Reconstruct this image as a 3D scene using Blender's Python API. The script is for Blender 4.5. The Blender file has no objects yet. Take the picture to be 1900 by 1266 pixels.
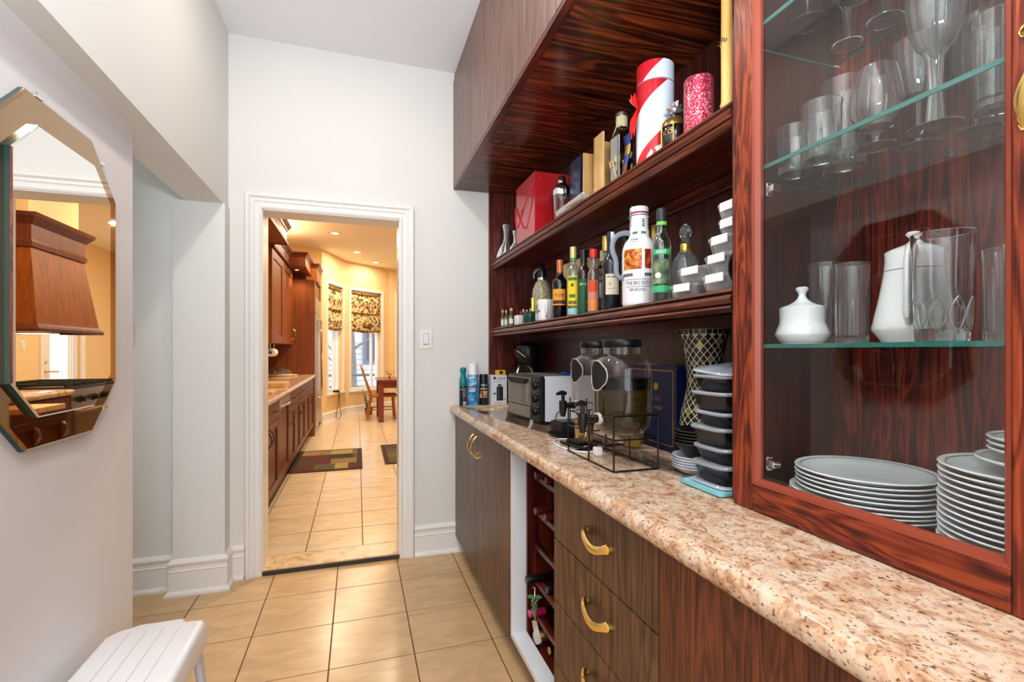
import bpy, bmesh, math, random
from mathutils import Vector, Matrix
C = bpy.context.scene.collection
SC = bpy.context.scene
random.seed(7)
PI = math.pi

# ------------------------------------------------------------------ camera, world, lights, exposure
cam_data = bpy.data.cameras.new('camera')
cam = bpy.data.objects.new('camera', cam_data)
C.objects.link(cam)
cam.location = (0, 0, 1.25)
cam.rotation_euler = (PI / 2, 0, -0.3108)
cam_data.sensor_fit = 'HORIZONTAL'
cam_data.sensor_width = 36.0
cam_data.lens = 36.0 * 891.2 / 1900
cam_data.shift_y = (651.3 - 633) / 1900
cam_data.clip_start = 0.02
SC.camera = cam

world = bpy.data.worlds.new('world')
SC.world = world
world.use_nodes = True
wbg = world.node_tree.nodes['Background']
wbg.inputs[0].default_value = (0.92, 0.96, 1.0, 1)
wbg.inputs[1].default_value = 1.7

def area(name, loc, size, power, color, rot=(0, 0, 0), shape='SQUARE', size_y=None, spread=PI):
    l = bpy.data.lights.new(name, 'AREA')
    l.energy = power
    l.color = color
    l.shape = 'RECTANGLE' if size_y else shape
    l.size = size
    if size_y:
        l.size_y = size_y
    l.spread = spread
    o = bpy.data.objects.new(name, l)
    o.location = loc
    o.rotation_euler = rot
    C.objects.link(o)
    return o

def spot(name, loc, power, color, angle=2.2, blend=0.7, radius=0.04):
    l = bpy.data.lights.new(name, 'SPOT')
    l.energy = power
    l.color = color
    l.spot_size = angle
    l.spot_blend = blend
    l.shadow_soft_size = radius
    o = bpy.data.objects.new(name, l)
    o.location = loc
    C.objects.link(o)
    return o

# daylight from the window behind the photographer, added fill lights, and the recessed ceiling lamps
area('window_daylight', (0.25, -1.9, 1.75), 1.5, 30, (0.86, 0.935, 1.0), (PI / 2, 0, 0.28), size_y=1.7)
area('added_ceiling_fill', (0.0, -0.30, 1.62), 0.35, 64, (0.86, 0.935, 1.0), (PI - 0.1, 0, 0))  # added upward fill that brightens the ceiling, no real source
area('added_passage_fill', (-1.9, 1.9, 1.6), 0.9, 4.2, (0.9, 0.98, 0.98), (PI / 2, 0, -PI / 2 + 0.5))  # added fill to lift the dark passage niche
area('recessed_lamp', (-0.1, 2.0, 2.97), 0.12, 5, (1.0, 0.9, 0.78), shape='DISK')
area('recessed_lamp', (-0.1, 0.7, 2.97), 0.12, 6, (1.0, 0.93, 0.84), shape='DISK')
area('recessed_lamp', (-0.1, -0.6, 2.97), 0.12, 6, (1.0, 0.93, 0.84), shape='DISK')
WARM = (1.0, 0.83, 0.61)
for kx, ky, kp in ((-0.315, 7.4, 21), (-0.009, 8.7, 15), (0.33, 9.6, 9), (0.45, 4.2, 24), (0.45, 5.9, 18), (1.5, 5.0, 7), (1.6, 7.6, 18)):  # first ones at the recessed lamps, the rest added fill without fixtures
    area('kitchen_lamp_and_fill', (kx, ky, 2.925), 0.12, kp, WARM, shape='DISK')
area('cove_lamp', (-1.05, 6.4, 2.63), 0.2, 16, (1.0, 0.82, 0.5), (PI, 0, 0), size_y=2.2)
area('hood_lamp', (1.25, 5.3, 1.40), 0.3, 4, (1.0, 0.6, 0.25), shape='DISK')
spot('valance_lamp', (-0.95, 4.9, 2.37), 10, WARM)
spot('valance_lamp', (-0.78, 7.2, 2.34), 8, WARM)

SC.view_settings.view_transform = 'Standard'
SC.view_settings.look = 'None'
SC.view_settings.exposure = 0.38
SC.view_settings.gamma = 1.0
SC.view_settings.use_curve_mapping = False
SC.cycles.max_bounces = 14
SC.cycles.transparent_max_bounces = 64
SC.cycles.transmission_bounces = 12
SC.cycles.glossy_bounces = 8
SC.cycles.caustics_reflective = False
SC.cycles.caustics_refractive = False

# ------------------------------------------------------------------ materials
def lin(c):
    return tuple(((x / 255.0) / 12.92 if x <= 10.3 else ((x / 255.0 + 0.055) / 1.055) ** 2.4) for x in c)

MATS = {}
def base_mat(name):
    m = bpy.data.materials.new(name)
    m.use_nodes = True
    nt = m.node_tree
    return m, nt, nt.nodes['Principled BSDF']

def N(nt, typ, **kw):
    n = nt.nodes.new(typ)
    for k, v in kw.items():
        if k.startswith('i_'):
            n.inputs[int(k[2:])].default_value = v
        else:
            setattr(n, k, v)
    return n

def mat(name, rgb, rough=0.5, metal=0.0, spec=0.5, coat=0.0, emit=0.0, noise=0.0, nscale=30, bump=0.0, trans=0.0, ior=1.45):
    if name in MATS:
        return MATS[name]
    m, nt, p = base_mat(name)
    c = lin(rgb) + (1,)
    p.inputs['Base Color'].default_value = c
    p.inputs['Roughness'].default_value = rough
    p.inputs['Metallic'].default_value = metal
    p.inputs['Specular IOR Level'].default_value = spec
    p.inputs['Coat Weight'].default_value = coat
    p.inputs['Transmission Weight'].default_value = trans
    p.inputs['IOR'].default_value = ior
    if emit:
        p.inputs['Emission Color'].default_value = c
        p.inputs['Emission Strength'].default_value = emit
    if noise or bump:
        tc = N(nt, 'ShaderNodeTexCoord')
        nz = N(nt, 'ShaderNodeTexNoise')
        nz.inputs['Scale'].default_value = nscale
        nz.inputs['Detail'].default_value = 5
        nt.links.new(tc.outputs['Object'], nz.inputs['Vector'])
        if noise:
            mx = N(nt, 'ShaderNodeMix', data_type='RGBA')
            mx.inputs['A'].default_value = tuple(x * (1 - noise) for x in c[:3]) + (1,)
            mx.inputs['B'].default_value = tuple(min(1, x * (1 + noise)) for x in c[:3]) + (1,)
            nt.links.new(nz.outputs['Fac'], mx.inputs['Factor'])
            nt.links.new(mx.outputs['Result'], p.inputs['Base Color'])
        if bump:
            b = N(nt, 'ShaderNodeBump')
            b.inputs['Strength'].default_value = bump
            b.inputs['Distance'].default_value = 0.004
            nt.links.new(nz.outputs['Fac'], b.inputs['Height'])
            nt.links.new(b.outputs['Normal'], p.inputs['Normal'])
    MATS[name] = m
    return m

def ramp(nt, stops):
    r = N(nt, 'ShaderNodeValToRGB')
    el = r.color_ramp.elements
    while len(el) < len(stops):
        el.new(0.5)
    for e, (pos, col) in zip(el, stops):
        e.position = pos
        e.color = lin(col) + (1,)
    return r

def wood(name, dark, mid, light, axis='Z', rough=0.32, fine=70, coarse=9, rnd=True, spec=0.5, coat=0.0, figure=0.09):
    """oak: long pores and cathedral figure running along one axis"""
    m, nt, p = base_mat(name)
    tc = N(nt, 'ShaderNodeTexCoord')
    oi = N(nt, 'ShaderNodeObjectInfo')
    add = N(nt, 'ShaderNodeVectorMath', operation='MULTIPLY_ADD')
    comb = N(nt, 'ShaderNodeCombineXYZ')
    for k in range(3):
        nt.links.new(oi.outputs['Random'], comb.inputs[k])
    nt.links.new(comb.outputs[0], add.inputs[0])
    add.inputs[1].default_value = (7.3, 5.1, 3.7) if rnd else (0, 0, 0)
    nt.links.new(tc.outputs['Object'], add.inputs[2])
    def mapped(across, along):
        mp = N(nt, 'ShaderNodeMapping')
        s = [across] * 3
        s['XYZ'.index(axis)] = along
        mp.inputs['Scale'].default_value = s
        nt.links.new(add.outputs[0], mp.inputs['Vector'])
        return mp
    m1 = mapped(fine, fine / 28)
    n1 = N(nt, 'ShaderNodeTexNoise')
    n1.inputs['Scale'].default_value = 1
    n1.inputs['Detail'].default_value = 6
    n1.inputs['Roughness'].default_value = 0.65
    nt.links.new(m1.outputs[0], n1.inputs['Vector'])
    m2 = mapped(coarse, coarse / 9)
    w = N(nt, 'ShaderNodeTexNoise')
    w.inputs['Scale'].default_value = 1.0
    w.inputs['Detail'].default_value = 2
    w.inputs['Distortion'].default_value = 1.6
    nt.links.new(m2.outputs[0], w.inputs['Vector'])
    # ring figure: sine of the coarse field
    mul = N(nt, 'ShaderNodeMath', operation='MULTIPLY')
    mul.inputs[1].default_value = 46
    nt.links.new(w.outputs['Fac'], mul.inputs[0])
    sn = N(nt, 'ShaderNodeMath', operation='SINE')
    nt.links.new(mul.outputs[0], sn.inputs[0])
    mr = N(nt, 'ShaderNodeMath', operation='MULTIPLY_ADD')
    mr.inputs[1].default_value = figure
    mr.inputs[2].default_value = 0.0
    nt.links.new(sn.outputs[0], mr.inputs[0])
    sm = N(nt, 'ShaderNodeMath', operation='ADD')
    nt.links.new(n1.outputs['Fac'], sm.inputs[0])
    nt.links.new(mr.outputs[0], sm.inputs[1])
    r = ramp(nt, [(0.28, dark), (0.50, mid), (0.78, light)])
    nt.links.new(sm.outputs[0], r.inputs[0])
    nt.links.new(r.outputs[0], p.inputs['Base Color'])
    p.inputs['Roughness'].default_value = rough
    p.inputs['Specular IOR Level'].default_value = spec
    p.inputs['Coat Weight'].default_value = coat
    b = N(nt, 'ShaderNodeBump')
    b.inputs['Strength'].default_value = 0.10
    b.inputs['Distance'].default_value = 0.002
    nt.links.new(sm.outputs[0], b.inputs['Height'])
    nt.links.new(b.outputs['Normal'], p.inputs['Normal'])
    return m

def thin_glass(name, tint=(1, 1, 1), low=0.05, high=0.75, power=2.6, haze=0.0, rough=0.02, body=(235, 240, 240)):
    """clear glass seen as a thin wall: lets light through, mirrors more at grazing angles"""
    m = bpy.data.materials.new(name)
    m.use_nodes = True
    nt = m.node_tree
    for n in list(nt.nodes):
        if n.type == 'BSDF_PRINCIPLED':
            nt.nodes.remove(n)
    out = nt.nodes['Material Output']
    tr = N(nt, 'ShaderNodeBsdfTransparent')
    tr.inputs[0].default_value = tuple(tint) + (1,)
    gl = N(nt, 'ShaderNodeBsdfGlossy')
    gl.inputs['Color'].default_value = (1, 1, 1, 1)
    gl.inputs['Roughness'].default_value = rough
    lw = N(nt, 'ShaderNodeLayerWeight')
    pw = N(nt, 'ShaderNodeMath', operation='POWER')
    pw.inputs[1].default_value = power
    nt.links.new(lw.outputs['Facing'], pw.inputs[0])
    ma = N(nt, 'ShaderNodeMath', operation='MULTIPLY_ADD')
    ma.inputs[1].default_value = high - low
    ma.inputs[2].default_value = low
    nt.links.new(pw.outputs[0], ma.inputs[0])
    mx = N(nt, 'ShaderNodeMixShader')
    nt.links.new(ma.outputs[0], mx.inputs[0])
    nt.links.new(tr.outputs[0], mx.inputs[1])
    nt.links.new(gl.outputs[0], mx.inputs[2])
    last = mx
    if haze:
        df = N(nt, 'ShaderNodeBsdfDiffuse')
        df.inputs[0].default_value = lin(body) + (1,)
        m2 = N(nt, 'ShaderNodeMixShader')
        m2.inputs[0].default_value = haze
        nt.links.new(mx.outputs[0], m2.inputs[1])
        nt.links.new(df.outputs[0], m2.inputs[2])
        last = m2
    nt.links.new(last.outputs[0], out.inputs['Surface'])
    return m

def blotch(name, stops, scale=20, detail=4, rough=0.5, voronoi=False, stretch=(1, 1, 1), distortion=0.0, spec=0.4):
    m, nt, p = base_mat(name)
    tc = N(nt, 'ShaderNodeTexCoord')
    mp = N(nt, 'ShaderNodeMapping')
    mp.inputs['Scale'].default_value = stretch
    nt.links.new(tc.outputs['Object'], mp.inputs['Vector'])
    if voronoi:
        nz = N(nt, 'ShaderNodeTexVoronoi')
        nz.inputs['Scale'].default_value = scale
        sep = N(nt, 'ShaderNodeSeparateColor')
        nt.links.new(nz.outputs['Color'], sep.inputs[0])
        src = sep.outputs[0]
    else:
        nz = N(nt, 'ShaderNodeTexNoise')
        nz.inputs['Scale'].default_value = scale
        nz.inputs['Detail'].default_value = detail
        nz.inputs['Distortion'].default_value = distortion
        src = nz.outputs['Fac']
    nt.links.new(mp.outputs[0], nz.inputs['Vector'])
    r = ramp(nt, stops)
    nt.links.new(src, r.inputs[0])
    nt.links.new(r.outputs[0], p.inputs['Base Color'])
    p.inputs['Roughness'].default_value = rough
    p.inputs['Specular IOR Level'].default_value = spec
    return m

# walls and ceiling
WALL = mat('wall_paint', (229, 228, 224), 0.6, noise=0.02, nscale=3, bump=0.05, spec=0.3)
WALL_L = mat('wall_paint_left', (232, 230, 230), 0.55, noise=0.02, nscale=3, bump=0.05, spec=0.3)
CEIL = mat('ceiling_paint', (240, 241, 244), 0.8)
TRIM = mat('trim_paint', (240, 238, 234), 0.35)
KWALL = mat('kitchen_wall_paint', (238, 206, 154), 0.6, noise=0.02, nscale=3)
KCEIL = mat('kitchen_ceiling_paint', (246, 236, 212), 0.8)

# hutch: red stained oak
R_D, R_M, R_L = (34, 9, 8), (78, 24, 16), (134, 52, 28)
HW_Z = wood('red_oak_upright', R_D, R_M, R_L, 'Z', 0.3)
HW_Y = wood('red_oak_long', R_D, R_M, R_L, 'Y', 0.28)
HW_X = wood('red_oak_cross', R_D, R_M, R_L, 'X', 0.25)
HF_Z = wood('red_oak_frame_upright', (50, 15, 9), (112, 42, 22), (166, 74, 38), 'Z', 0.34, fine=130, coarse=16, spec=0.35, figure=0.12)
HF_Y = wood('red_oak_frame_long', (48, 14, 9), (104, 38, 21), (156, 68, 36), 'Y', 0.34, fine=130, coarse=16, spec=0.35, figure=0.12)
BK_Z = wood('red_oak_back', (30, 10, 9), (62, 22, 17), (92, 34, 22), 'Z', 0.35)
B_Z = wood('oak_base_glare', (50, 30, 20), (86, 56, 38), (116, 78, 50), 'Z', 0.36, fine=90, coarse=8, figure=0.14)  # same wood as the hutch, with the glare on it painted in
BR_Z = wood('brown_red_oak', (46, 20, 12), (96, 46, 27), (132, 70, 40), 'Z', 0.36, fine=150, coarse=16, figure=0.10)
U_Z = wood('oak_upper_reflection', (78, 50, 42), (108, 74, 62), (128, 92, 78), 'Z', 0.34, fine=80, coarse=7, figure=0.12)  # pinkish grey reflection on the upper doors put into the oak colour
# kitchen cherry
K_Z = wood('cherry', (104, 50, 12), (132, 68, 20), (150, 82, 30), 'Z', 0.45, fine=30, coarse=4, figure=0.03, spec=0.3)
K_R = wood('cherry_dark', (76, 34, 22), (98, 48, 32), (116, 60, 42), 'Z', 0.4, fine=30, coarse=4, figure=0.03, spec=0.3)
K_Y = wood('cherry_long', (70, 30, 16), (100, 46, 24), (126, 62, 34), 'Y', 0.3, fine=30, coarse=4)
LIGHTWOOD = wood('pale_wood', (196, 146, 82), (216, 170, 104), (230, 190, 128), 'Z', 0.45, fine=40, coarse=5)
BAMBOO = wood('bamboo_cane', (200, 150, 70), (226, 184, 104), (240, 206, 136), 'Z', 0.35, fine=50, coarse=3)
TABLEWOOD = wood('table_wood', (96, 36, 22), (124, 50, 32), (144, 66, 42), 'Y', 0.25, fine=30, coarse=4)
WICKER = mat('wicker', (176, 110, 52), 0.6, noise=0.3, nscale=60)

def granite(name, gloss):
    m, nt, p = base_mat(name)
    tc = N(nt, 'ShaderNodeTexCoord')
    mp = N(nt, 'ShaderNodeMapping')
    mp.inputs['Scale'].default_value = (1.1, 0.9, 1.1)
    mp.inputs['Rotation'].default_value = (0, 0, 0.5)
    nt.links.new(tc.outputs['Object'], mp.inputs['Vector'])
    a = N(nt, 'ShaderNodeTexNoise')
    a.inputs['Scale'].default_value = 20
    a.inputs['Detail'].default_value = 9
    a.inputs['Roughness'].default_value = 0.72
    a.inputs['Distortion'].default_value = 0.6
    nt.links.new(mp.outputs[0], a.inputs['Vector'])
    ra = ramp(nt, [(0.27, (116, 90, 72)), (0.36, (172, 132, 100)), (0.44, (206, 166, 132)), (0.52, (216, 190, 164)), (0.64, (222, 204, 184)), (0.76, (206, 164, 130))])
    nt.links.new(a.outputs['Fac'], ra.inputs[0])
    b = N(nt, 'ShaderNodeTexNoise')
    b.inputs['Scale'].default_value = 170
    b.inputs['Detail'].default_value = 5
    nt.links.new(mp.outputs[0], b.inputs['Vector'])
    rb = ramp(nt, [(0.27, (52, 44, 40)), (0.345, (150, 122, 102)), (0.43, (255, 255, 255))])
    nt.links.new(b.outputs['Fac'], rb.inputs[0])
    mx = N(nt, 'ShaderNodeMix', data_type='RGBA', blend_type='MULTIPLY')
    mx.inputs['Factor'].default_value = 0.9
    nt.links.new(ra.outputs[0], mx.inputs['A'])
    nt.links.new(rb.outputs[0], mx.inputs['B'])
    c = N(nt, 'ShaderNodeTexNoise')
    c.inputs['Scale'].default_value = 42
    c.inputs['Detail'].default_value = 4
    nt.links.new(mp.outputs[0], c.inputs['Vector'])
    rc = ramp(nt, [(0.36, (196, 156, 130)), (0.48, (255, 255, 255)), (0.7, (255, 246, 234))])
    nt.links.new(c.outputs['Fac'], rc.inputs[0])
    m2 = N(nt, 'ShaderNodeMix', data_type='RGBA', blend_type='MULTIPLY')
    m2.inputs['Factor'].default_value = 0.6
    nt.links.new(mx.outputs['Result'], m2.inputs['A'])
    nt.links.new(rc.outputs[0], m2.inputs['B'])
    nt.links.new(m2.outputs['Result'], p.inputs['Base Color'])
    p.inputs['Roughness'].default_value = gloss
    p.inputs['Specular IOR Level'].default_value = 0.55
    return m
GRANITE = granite('granite', 0.07)

def tile_mat(name, rgb, rough):
    m, nt, p = base_mat(name)
    tc = N(nt, 'ShaderNodeTexCoord')
    oi = N(nt, 'ShaderNodeObjectInfo')
    av = N(nt, 'ShaderNodeVectorMath', operation='MULTIPLY_ADD')
    cb = N(nt, 'ShaderNodeCombineXYZ')
    nt.links.new(oi.outputs['Random'], cb.inputs[0])
    nt.links.new(oi.outputs['Random'], cb.inputs[1])
    nt.links.new(cb.outputs[0], av.inputs[0])
    av.inputs[1].default_value = (9, 5, 0)
    nt.links.new(tc.outputs['Object'], av.inputs[2])
    mp = N(nt, 'ShaderNodeMapping')
    mp.inputs['Scale'].default_value = (2, 5, 1)
    nt.links.new(av.outputs[0], mp.inputs['Vector'])
    nz = N(nt, 'ShaderNodeTexNoise')
    nz.inputs['Scale'].default_value = 2.4
    nz.inputs['Detail'].default_value = 7
    nz.inputs['Distortion'].default_value = 1.2
    nt.links.new(mp.outputs[0], nz.inputs['Vector'])
    r = ramp(nt, [(0.3, tuple(x * 0.93 for x in rgb)), (0.55, rgb), (0.75, tuple(min(255, x * 1.04) for x in rgb))])
    nt.links.new(nz.outputs['Fac'], r.inputs[0])
    nt.links.new(r.outputs[0], p.inputs['Base Color'])
    p.inputs['Roughness'].default_value = rough
    return m
TILE = tile_mat('floor_tile', (214, 175, 128), 0.24)
KTILE = tile_mat('kitchen_tile', (232, 206, 168), 0.2)
GROUT = mat('grout', (104, 72, 44), 0.9)

BRASS = mat('brass', (246, 214, 132), 0.2, metal=1.0)
CHROME = mat('chrome', (225, 225, 228), 0.08, metal=1.0)
STEEL = mat('brushed_steel', (176, 172, 166), 0.3, metal=1.0)
BLACK = mat('black_plastic', (16, 16, 17), 0.3)
BLACKM = mat('black_matte', (20, 19, 19), 0.6)
BLACKMETAL = mat('black_wire', (14, 13, 13), 0.35, metal=0.4)
WHITE = mat('white_plastic', (238, 238, 238), 0.35)
WHITEP = mat('white_porcelain', (240, 246, 248), 0.12, spec=0.6)
PAPER = mat('white_paper', (240, 238, 230), 0.7)
CREAM = mat('cream_label', (226, 216, 192), 0.7)
GOLD = mat('gold_foil', (222, 176, 78), 0.28, metal=0.9)
LINEGREY = mat('grey_line', (90, 92, 98), 0.4)
MIRROR = mat('mirror_glass', (246, 247, 245), 0.0, metal=1.0)
BRONZE = mat('bronze_mirror', (172, 144, 114), 0.03, metal=1.0)
TEALEDGE = mat('mirror_edge', (18, 62, 62), 0.12, spec=0.6)
def real_glass(name, rgb, rough=0.0, ior=1.5, haze=0.02):
    m = bpy.data.materials.new(name)
    m.use_nodes = True
    nt = m.node_tree
    nt.nodes.remove(nt.nodes['Principled BSDF'])
    g = N(nt, 'ShaderNodeBsdfGlass')
    g.inputs['Color'].default_value = tuple(rgb) + (1,)
    g.inputs['Roughness'].default_value = rough
    g.inputs['IOR'].default_value = ior
    df = N(nt, 'ShaderNodeBsdfDiffuse')
    df.inputs[0].default_value = (0.85, 0.9, 0.92, 1)  # pale diffuse share painted in for white highlights on the glass
    mx = N(nt, 'ShaderNodeMixShader')
    mx.inputs[0].default_value = haze
    nt.links.new(g.outputs[0], mx.inputs[1])
    nt.links.new(df.outputs[0], mx.inputs[2])
    nt.links.new(mx.outputs[0], nt.nodes['Material Output'].inputs['Surface'])
    return m
GLASS = real_glass('drinking_glass', (0.985, 0.99, 0.99), 0.0, 1.5, 0.035)
CUT = real_glass('cut_glass', (0.975, 0.985, 0.985), 0.02, 1.55, 0.08)
PANE = thin_glass('pane_glass', (0.965, 0.97, 0.965), 0.038, 0.6, 4.0)
SHELFGLASS = thin_glass('shelf_glass', (0.90, 0.965, 0.945), 0.03, 0.5, 4.0)
EDGEGLASS = mat('shelf_edge', (50, 112, 106), 0.15, spec=0.6)
WINDOWGLASS = thin_glass('window_glass', (0.96, 0.97, 0.98), 0.04, 0.5, 3.5)
JARGLASS = thin_glass('jar_glass', (0.93, 0.91, 0.88), 0.025, 0.85, 2.2)
CLEARPLASTIC = thin_glass('clear_plastic', (0.88, 0.90, 0.92), 0.08, 0.7, 1.6, haze=0.16, rough=0.08)
LIDPLASTIC = thin_glass('lid_plastic', (0.80, 0.82, 0.85), 0.08, 0.6, 1.5, haze=0.45, rough=0.15, body=(190, 196, 206))
GREENGLASS = thin_glass('bottle_glass', (0.80, 0.90, 0.84), 0.06, 0.8, 1.8, haze=0.02)
# ------------------------------------------------------------------ mesh helpers
class M:
    def __init__(s):
        s.v, s.f, s.sm, s.mi = [], [], [], []
        s.k = 0
    def _add(s, vs, fs, smooth=False):
        b = len(s.v)
        s.v += [tuple(v) for v in vs]
        for f in fs:
            s.f.append(tuple(b + i for i in f))
            s.sm.append(smooth)
            s.mi.append(s.k)
        return s
    def box(s, x0, x1, y0, y1, z0, z1):
        vs = [(x, y, z) for x in (x0, x1) for y in (y0, y1) for z in (z0, z1)]
        return s._add(vs, [(0, 1, 3, 2), (4, 6, 7, 5), (0, 4, 5, 1), (2, 3, 7, 6), (0, 2, 6, 4), (1, 5, 7, 3)])
    def quad(s, a, b, c, d):
        return s._add([a, b, c, d], [(0, 1, 2, 3)])
    def prism(s, poly, axis, a0, a1, smooth=False):
        """poly in the two remaining axes (x,y order), extruded along axis"""
        def P(p, a):
            return {'X': (a, p[0], p[1]), 'Y': (p[0], a, p[1]), 'Z': (p[0], p[1], a)}[axis]
        n = len(poly)
        s._add([P(p, a0) for p in poly] + [P(p, a1) for p in poly], [(i, (i + 1) % n, n + (i + 1) % n, n + i) for i in range(n)], smooth)
        b = len(s.v) - 2 * n
        for o in (0, n):
            s.f.append(tuple(b + o + i for i in range(n)))
            s.sm.append(False)
            s.mi.append(s.k)
        return s
    def lathe(s, prof, cx=0, cy=0, seg=24, a0=0.0, a1=2 * PI, mod=None, sx=1.0, sy=1.0):
        full = abs(a1 - a0 - 2 * PI) < 1e-6
        n = seg if full else seg + 1
        vs, fs = [], []
        for (r, z) in prof:
            for i in range(n):
                a = a0 + (a1 - a0) * i / seg
                q = r * (mod(a, z) if mod else 1.0)
                vs.append((cx + q * math.cos(a) * sx, cy + q * math.sin(a) * sy, z))
        for j in range(len(prof) - 1):
            for i in range(seg):
                i2 = (i + 1) % n
                fs.append((j * n + i, j * n + i2, (j + 1) * n + i2, (j + 1) * n + i))
        return s._add(vs, fs, True)
    def tube(s, pts, r, seg=8, closed=False, flat=1.0, cap=True):
        pts = [Vector(p) for p in pts]
        n = len(pts)
        rad = r if isinstance(r, (list, tuple)) else [r] * n
        vs = []
        up0 = None
        for i, p in enumerate(pts):
            if closed:
                d = pts[(i + 1) % n] - pts[i - 1]
            else:
                d = pts[min(i + 1, n - 1)] - pts[max(i - 1, 0)]
            d.normalize()
            if up0 is None:
                up0 = Vector((0, 0, 1)) if abs(d.z) < 0.9 else Vector((1, 0, 0))
            a = d.cross(up0)
            if a.length < 1e-4:
                a = d.cross(Vector((0.3, 1, 0.2)))
            a.normalize()
            b = a.cross(d)
            b.normalize()
            up0 = b
            for k in range(seg):
                t = 2 * PI * k / seg
                vs.append(p + a * math.cos(t) * rad[i] + b * math.sin(t) * rad[i] * flat)
        fs = []
        for i in range(n if closed else n - 1):
            j = (i + 1) % n
            for k in range(seg):
                k2 = (k + 1) % seg
                fs.append((i * seg + k, i * seg + k2, j * seg + k2, j * seg + k))
        if not closed and cap:
            fs.append(tuple(range(seg)))
            fs.append(tuple((n - 1) * seg + k for k in range(seg)))
        return s._add(vs, fs, True)
    def sphere(s, c, r, seg=12, rings=8, sx=1, sy=1, sz=1):
        prof = [(max(1e-5, math.sin(PI * i / rings)) * r, math.cos(PI * i / rings) * r * sz) for i in range(rings + 1)]
        m = M()
        m.lathe(prof, 0, 0, seg, sx=sx, sy=sy)
        return s._add([(c[0] + v[0], c[1] + v[1], c[2] + v[2]) for v in m.v], m.f, True)
    def sweep(s, path, prof, mapf, closed=False):
        """2D path with mitred corners; profile (offset to the left of travel, height)"""
        n = len(path)
        vs = []
        P = [Vector(p) for p in path]
        for i in range(n):
            if closed:
                d0, d1 = (P[i] - P[i - 1]).normalized(), (P[(i + 1) % n] - P[i]).normalized()
            else:
                d0 = (P[i] - P[i - 1]).normalized() if i else (P[1] - P[0]).normalized()
                d1 = (P[i + 1] - P[i]).normalized() if i < n - 1 else d0
            n0, n1 = Vector((-d0.y, d0.x)), Vector((-d1.y, d1.x))
            mi = (n0 + n1)
            mi = mi / max(0.2, mi.length_squared) * 2
            for (o, h) in prof:
                q = P[i] + mi * o
                vs.append(mapf(q.x, q.y, h))
        k = len(prof)
        fs = []
        for i in range(n if closed else n - 1):
            j = (i + 1) % n
            for a in range(k):
                b = (a + 1) % k
                fs.append((i * k + a, i * k + b, j * k + b, j * k + a))
        if not closed:
            fs.append(tuple(range(k)))
            fs.append(tuple((n - 1) * k + a for a in range(k)))
        return s._add(vs, fs, False)
    def xf(s, mtx):
        s.v = [tuple(mtx @ Vector(v)) for v in s.v]
        return s
    def build(s, name, material, parent=None, bevel=0.0, seg=2, sharp=40, loc=None):
        me = bpy.data.meshes.new(name)
        me.from_pydata(s.v, [], s.f)
        for p, sm, mi in zip(me.polygons, s.sm, s.mi):
            p.use_smooth = sm
            p.material_index = mi
        for m in (material if isinstance(material, (list, tuple)) else [material]):
            me.materials.append(m)
        bm = bmesh.new()
        bm.from_mesh(me)
        bmesh.ops.recalc_face_normals(bm, faces=bm.faces)
        if bevel:
            es = [e for e in bm.edges if len(e.link_faces) == 2 and e.calc_face_angle(0) > 0.6]
            bmesh.ops.bevel(bm, geom=es, offset=bevel, segments=seg, affect='EDGES', profile=0.6, clamp_overlap=True)
        bm.to_mesh(me)
        bm.free()
        if any(s.sm):
            me.set_sharp_from_angle(angle=math.radians(sharp))
        o = bpy.data.objects.new(name, me)
        C.objects.link(o)
        if parent is not None:
            o.parent = parent
        if loc is not None:
            o.location = loc
        return o

def thing(name, label, cat, loc=(0, 0, 0), group=None, rz=0.0):
    o = bpy.data.objects.new(name, None)
    o.empty_display_size = 0.05
    C.objects.link(o)
    o.location = loc
    o.rotation_euler = (0, 0, rz)
    o['label'] = label
    o['category'] = cat
    if group:
        o['group'] = group
    return o

def tag(o, label, cat, group=None):
    o['label'] = label
    o['category'] = cat
    if group:
        o['group'] = group
    return o

def struct(o, label=None):
    o['kind'] = 'structure'
    if label:
        o['label'] = label
    return o

def copy_tree(o, parent=None, label=None, loc=None, rz=None):
    c = o.copy()
    C.objects.link(c)
    if parent is not None:
        c.parent = parent
    if label:
        c['label'] = label
    if loc is not None:
        c.location = loc
    if rz is not None:
        c.rotation_euler = (0, 0, rz)
    for ch in list(o.children):
        copy_tree(ch, c)
    return c

def rect(x0, x1, y0, y1, r, n=4):
    pts = []
    for cx, cy, a in ((x1 - r, y1 - r, 0), (x0 + r, y1 - r, PI / 2), (x0 + r, y0 + r, PI), (x1 - r, y0 + r, 1.5 * PI)):
        for i in range(n + 1):
            t = a + PI / 2 * i / n
            pts.append((cx + r * math.cos(t), cy + r * math.sin(t)))
    return pts

def loft(m, sections, cap0=True, cap1=True, smooth=True):
    n = len(sections[0])
    b = len(m.v)
    vs = [p for s in sections for p in s]
    fs = []
    for j in range(len(sections) - 1):
        for i in range(n):
            fs.append((j * n + i, j * n + (i + 1) % n, (j + 1) * n + (i + 1) % n, (j + 1) * n + i))
    m._add(vs, fs, smooth)
    for ok, j in ((cap0, 0), (cap1, len(sections) - 1)):
        if ok:
            m.f.append(tuple(b + j * n + i for i in range(n)))
            m.sm.append(False)
            m.mi.append(m.k)
    return m

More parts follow.
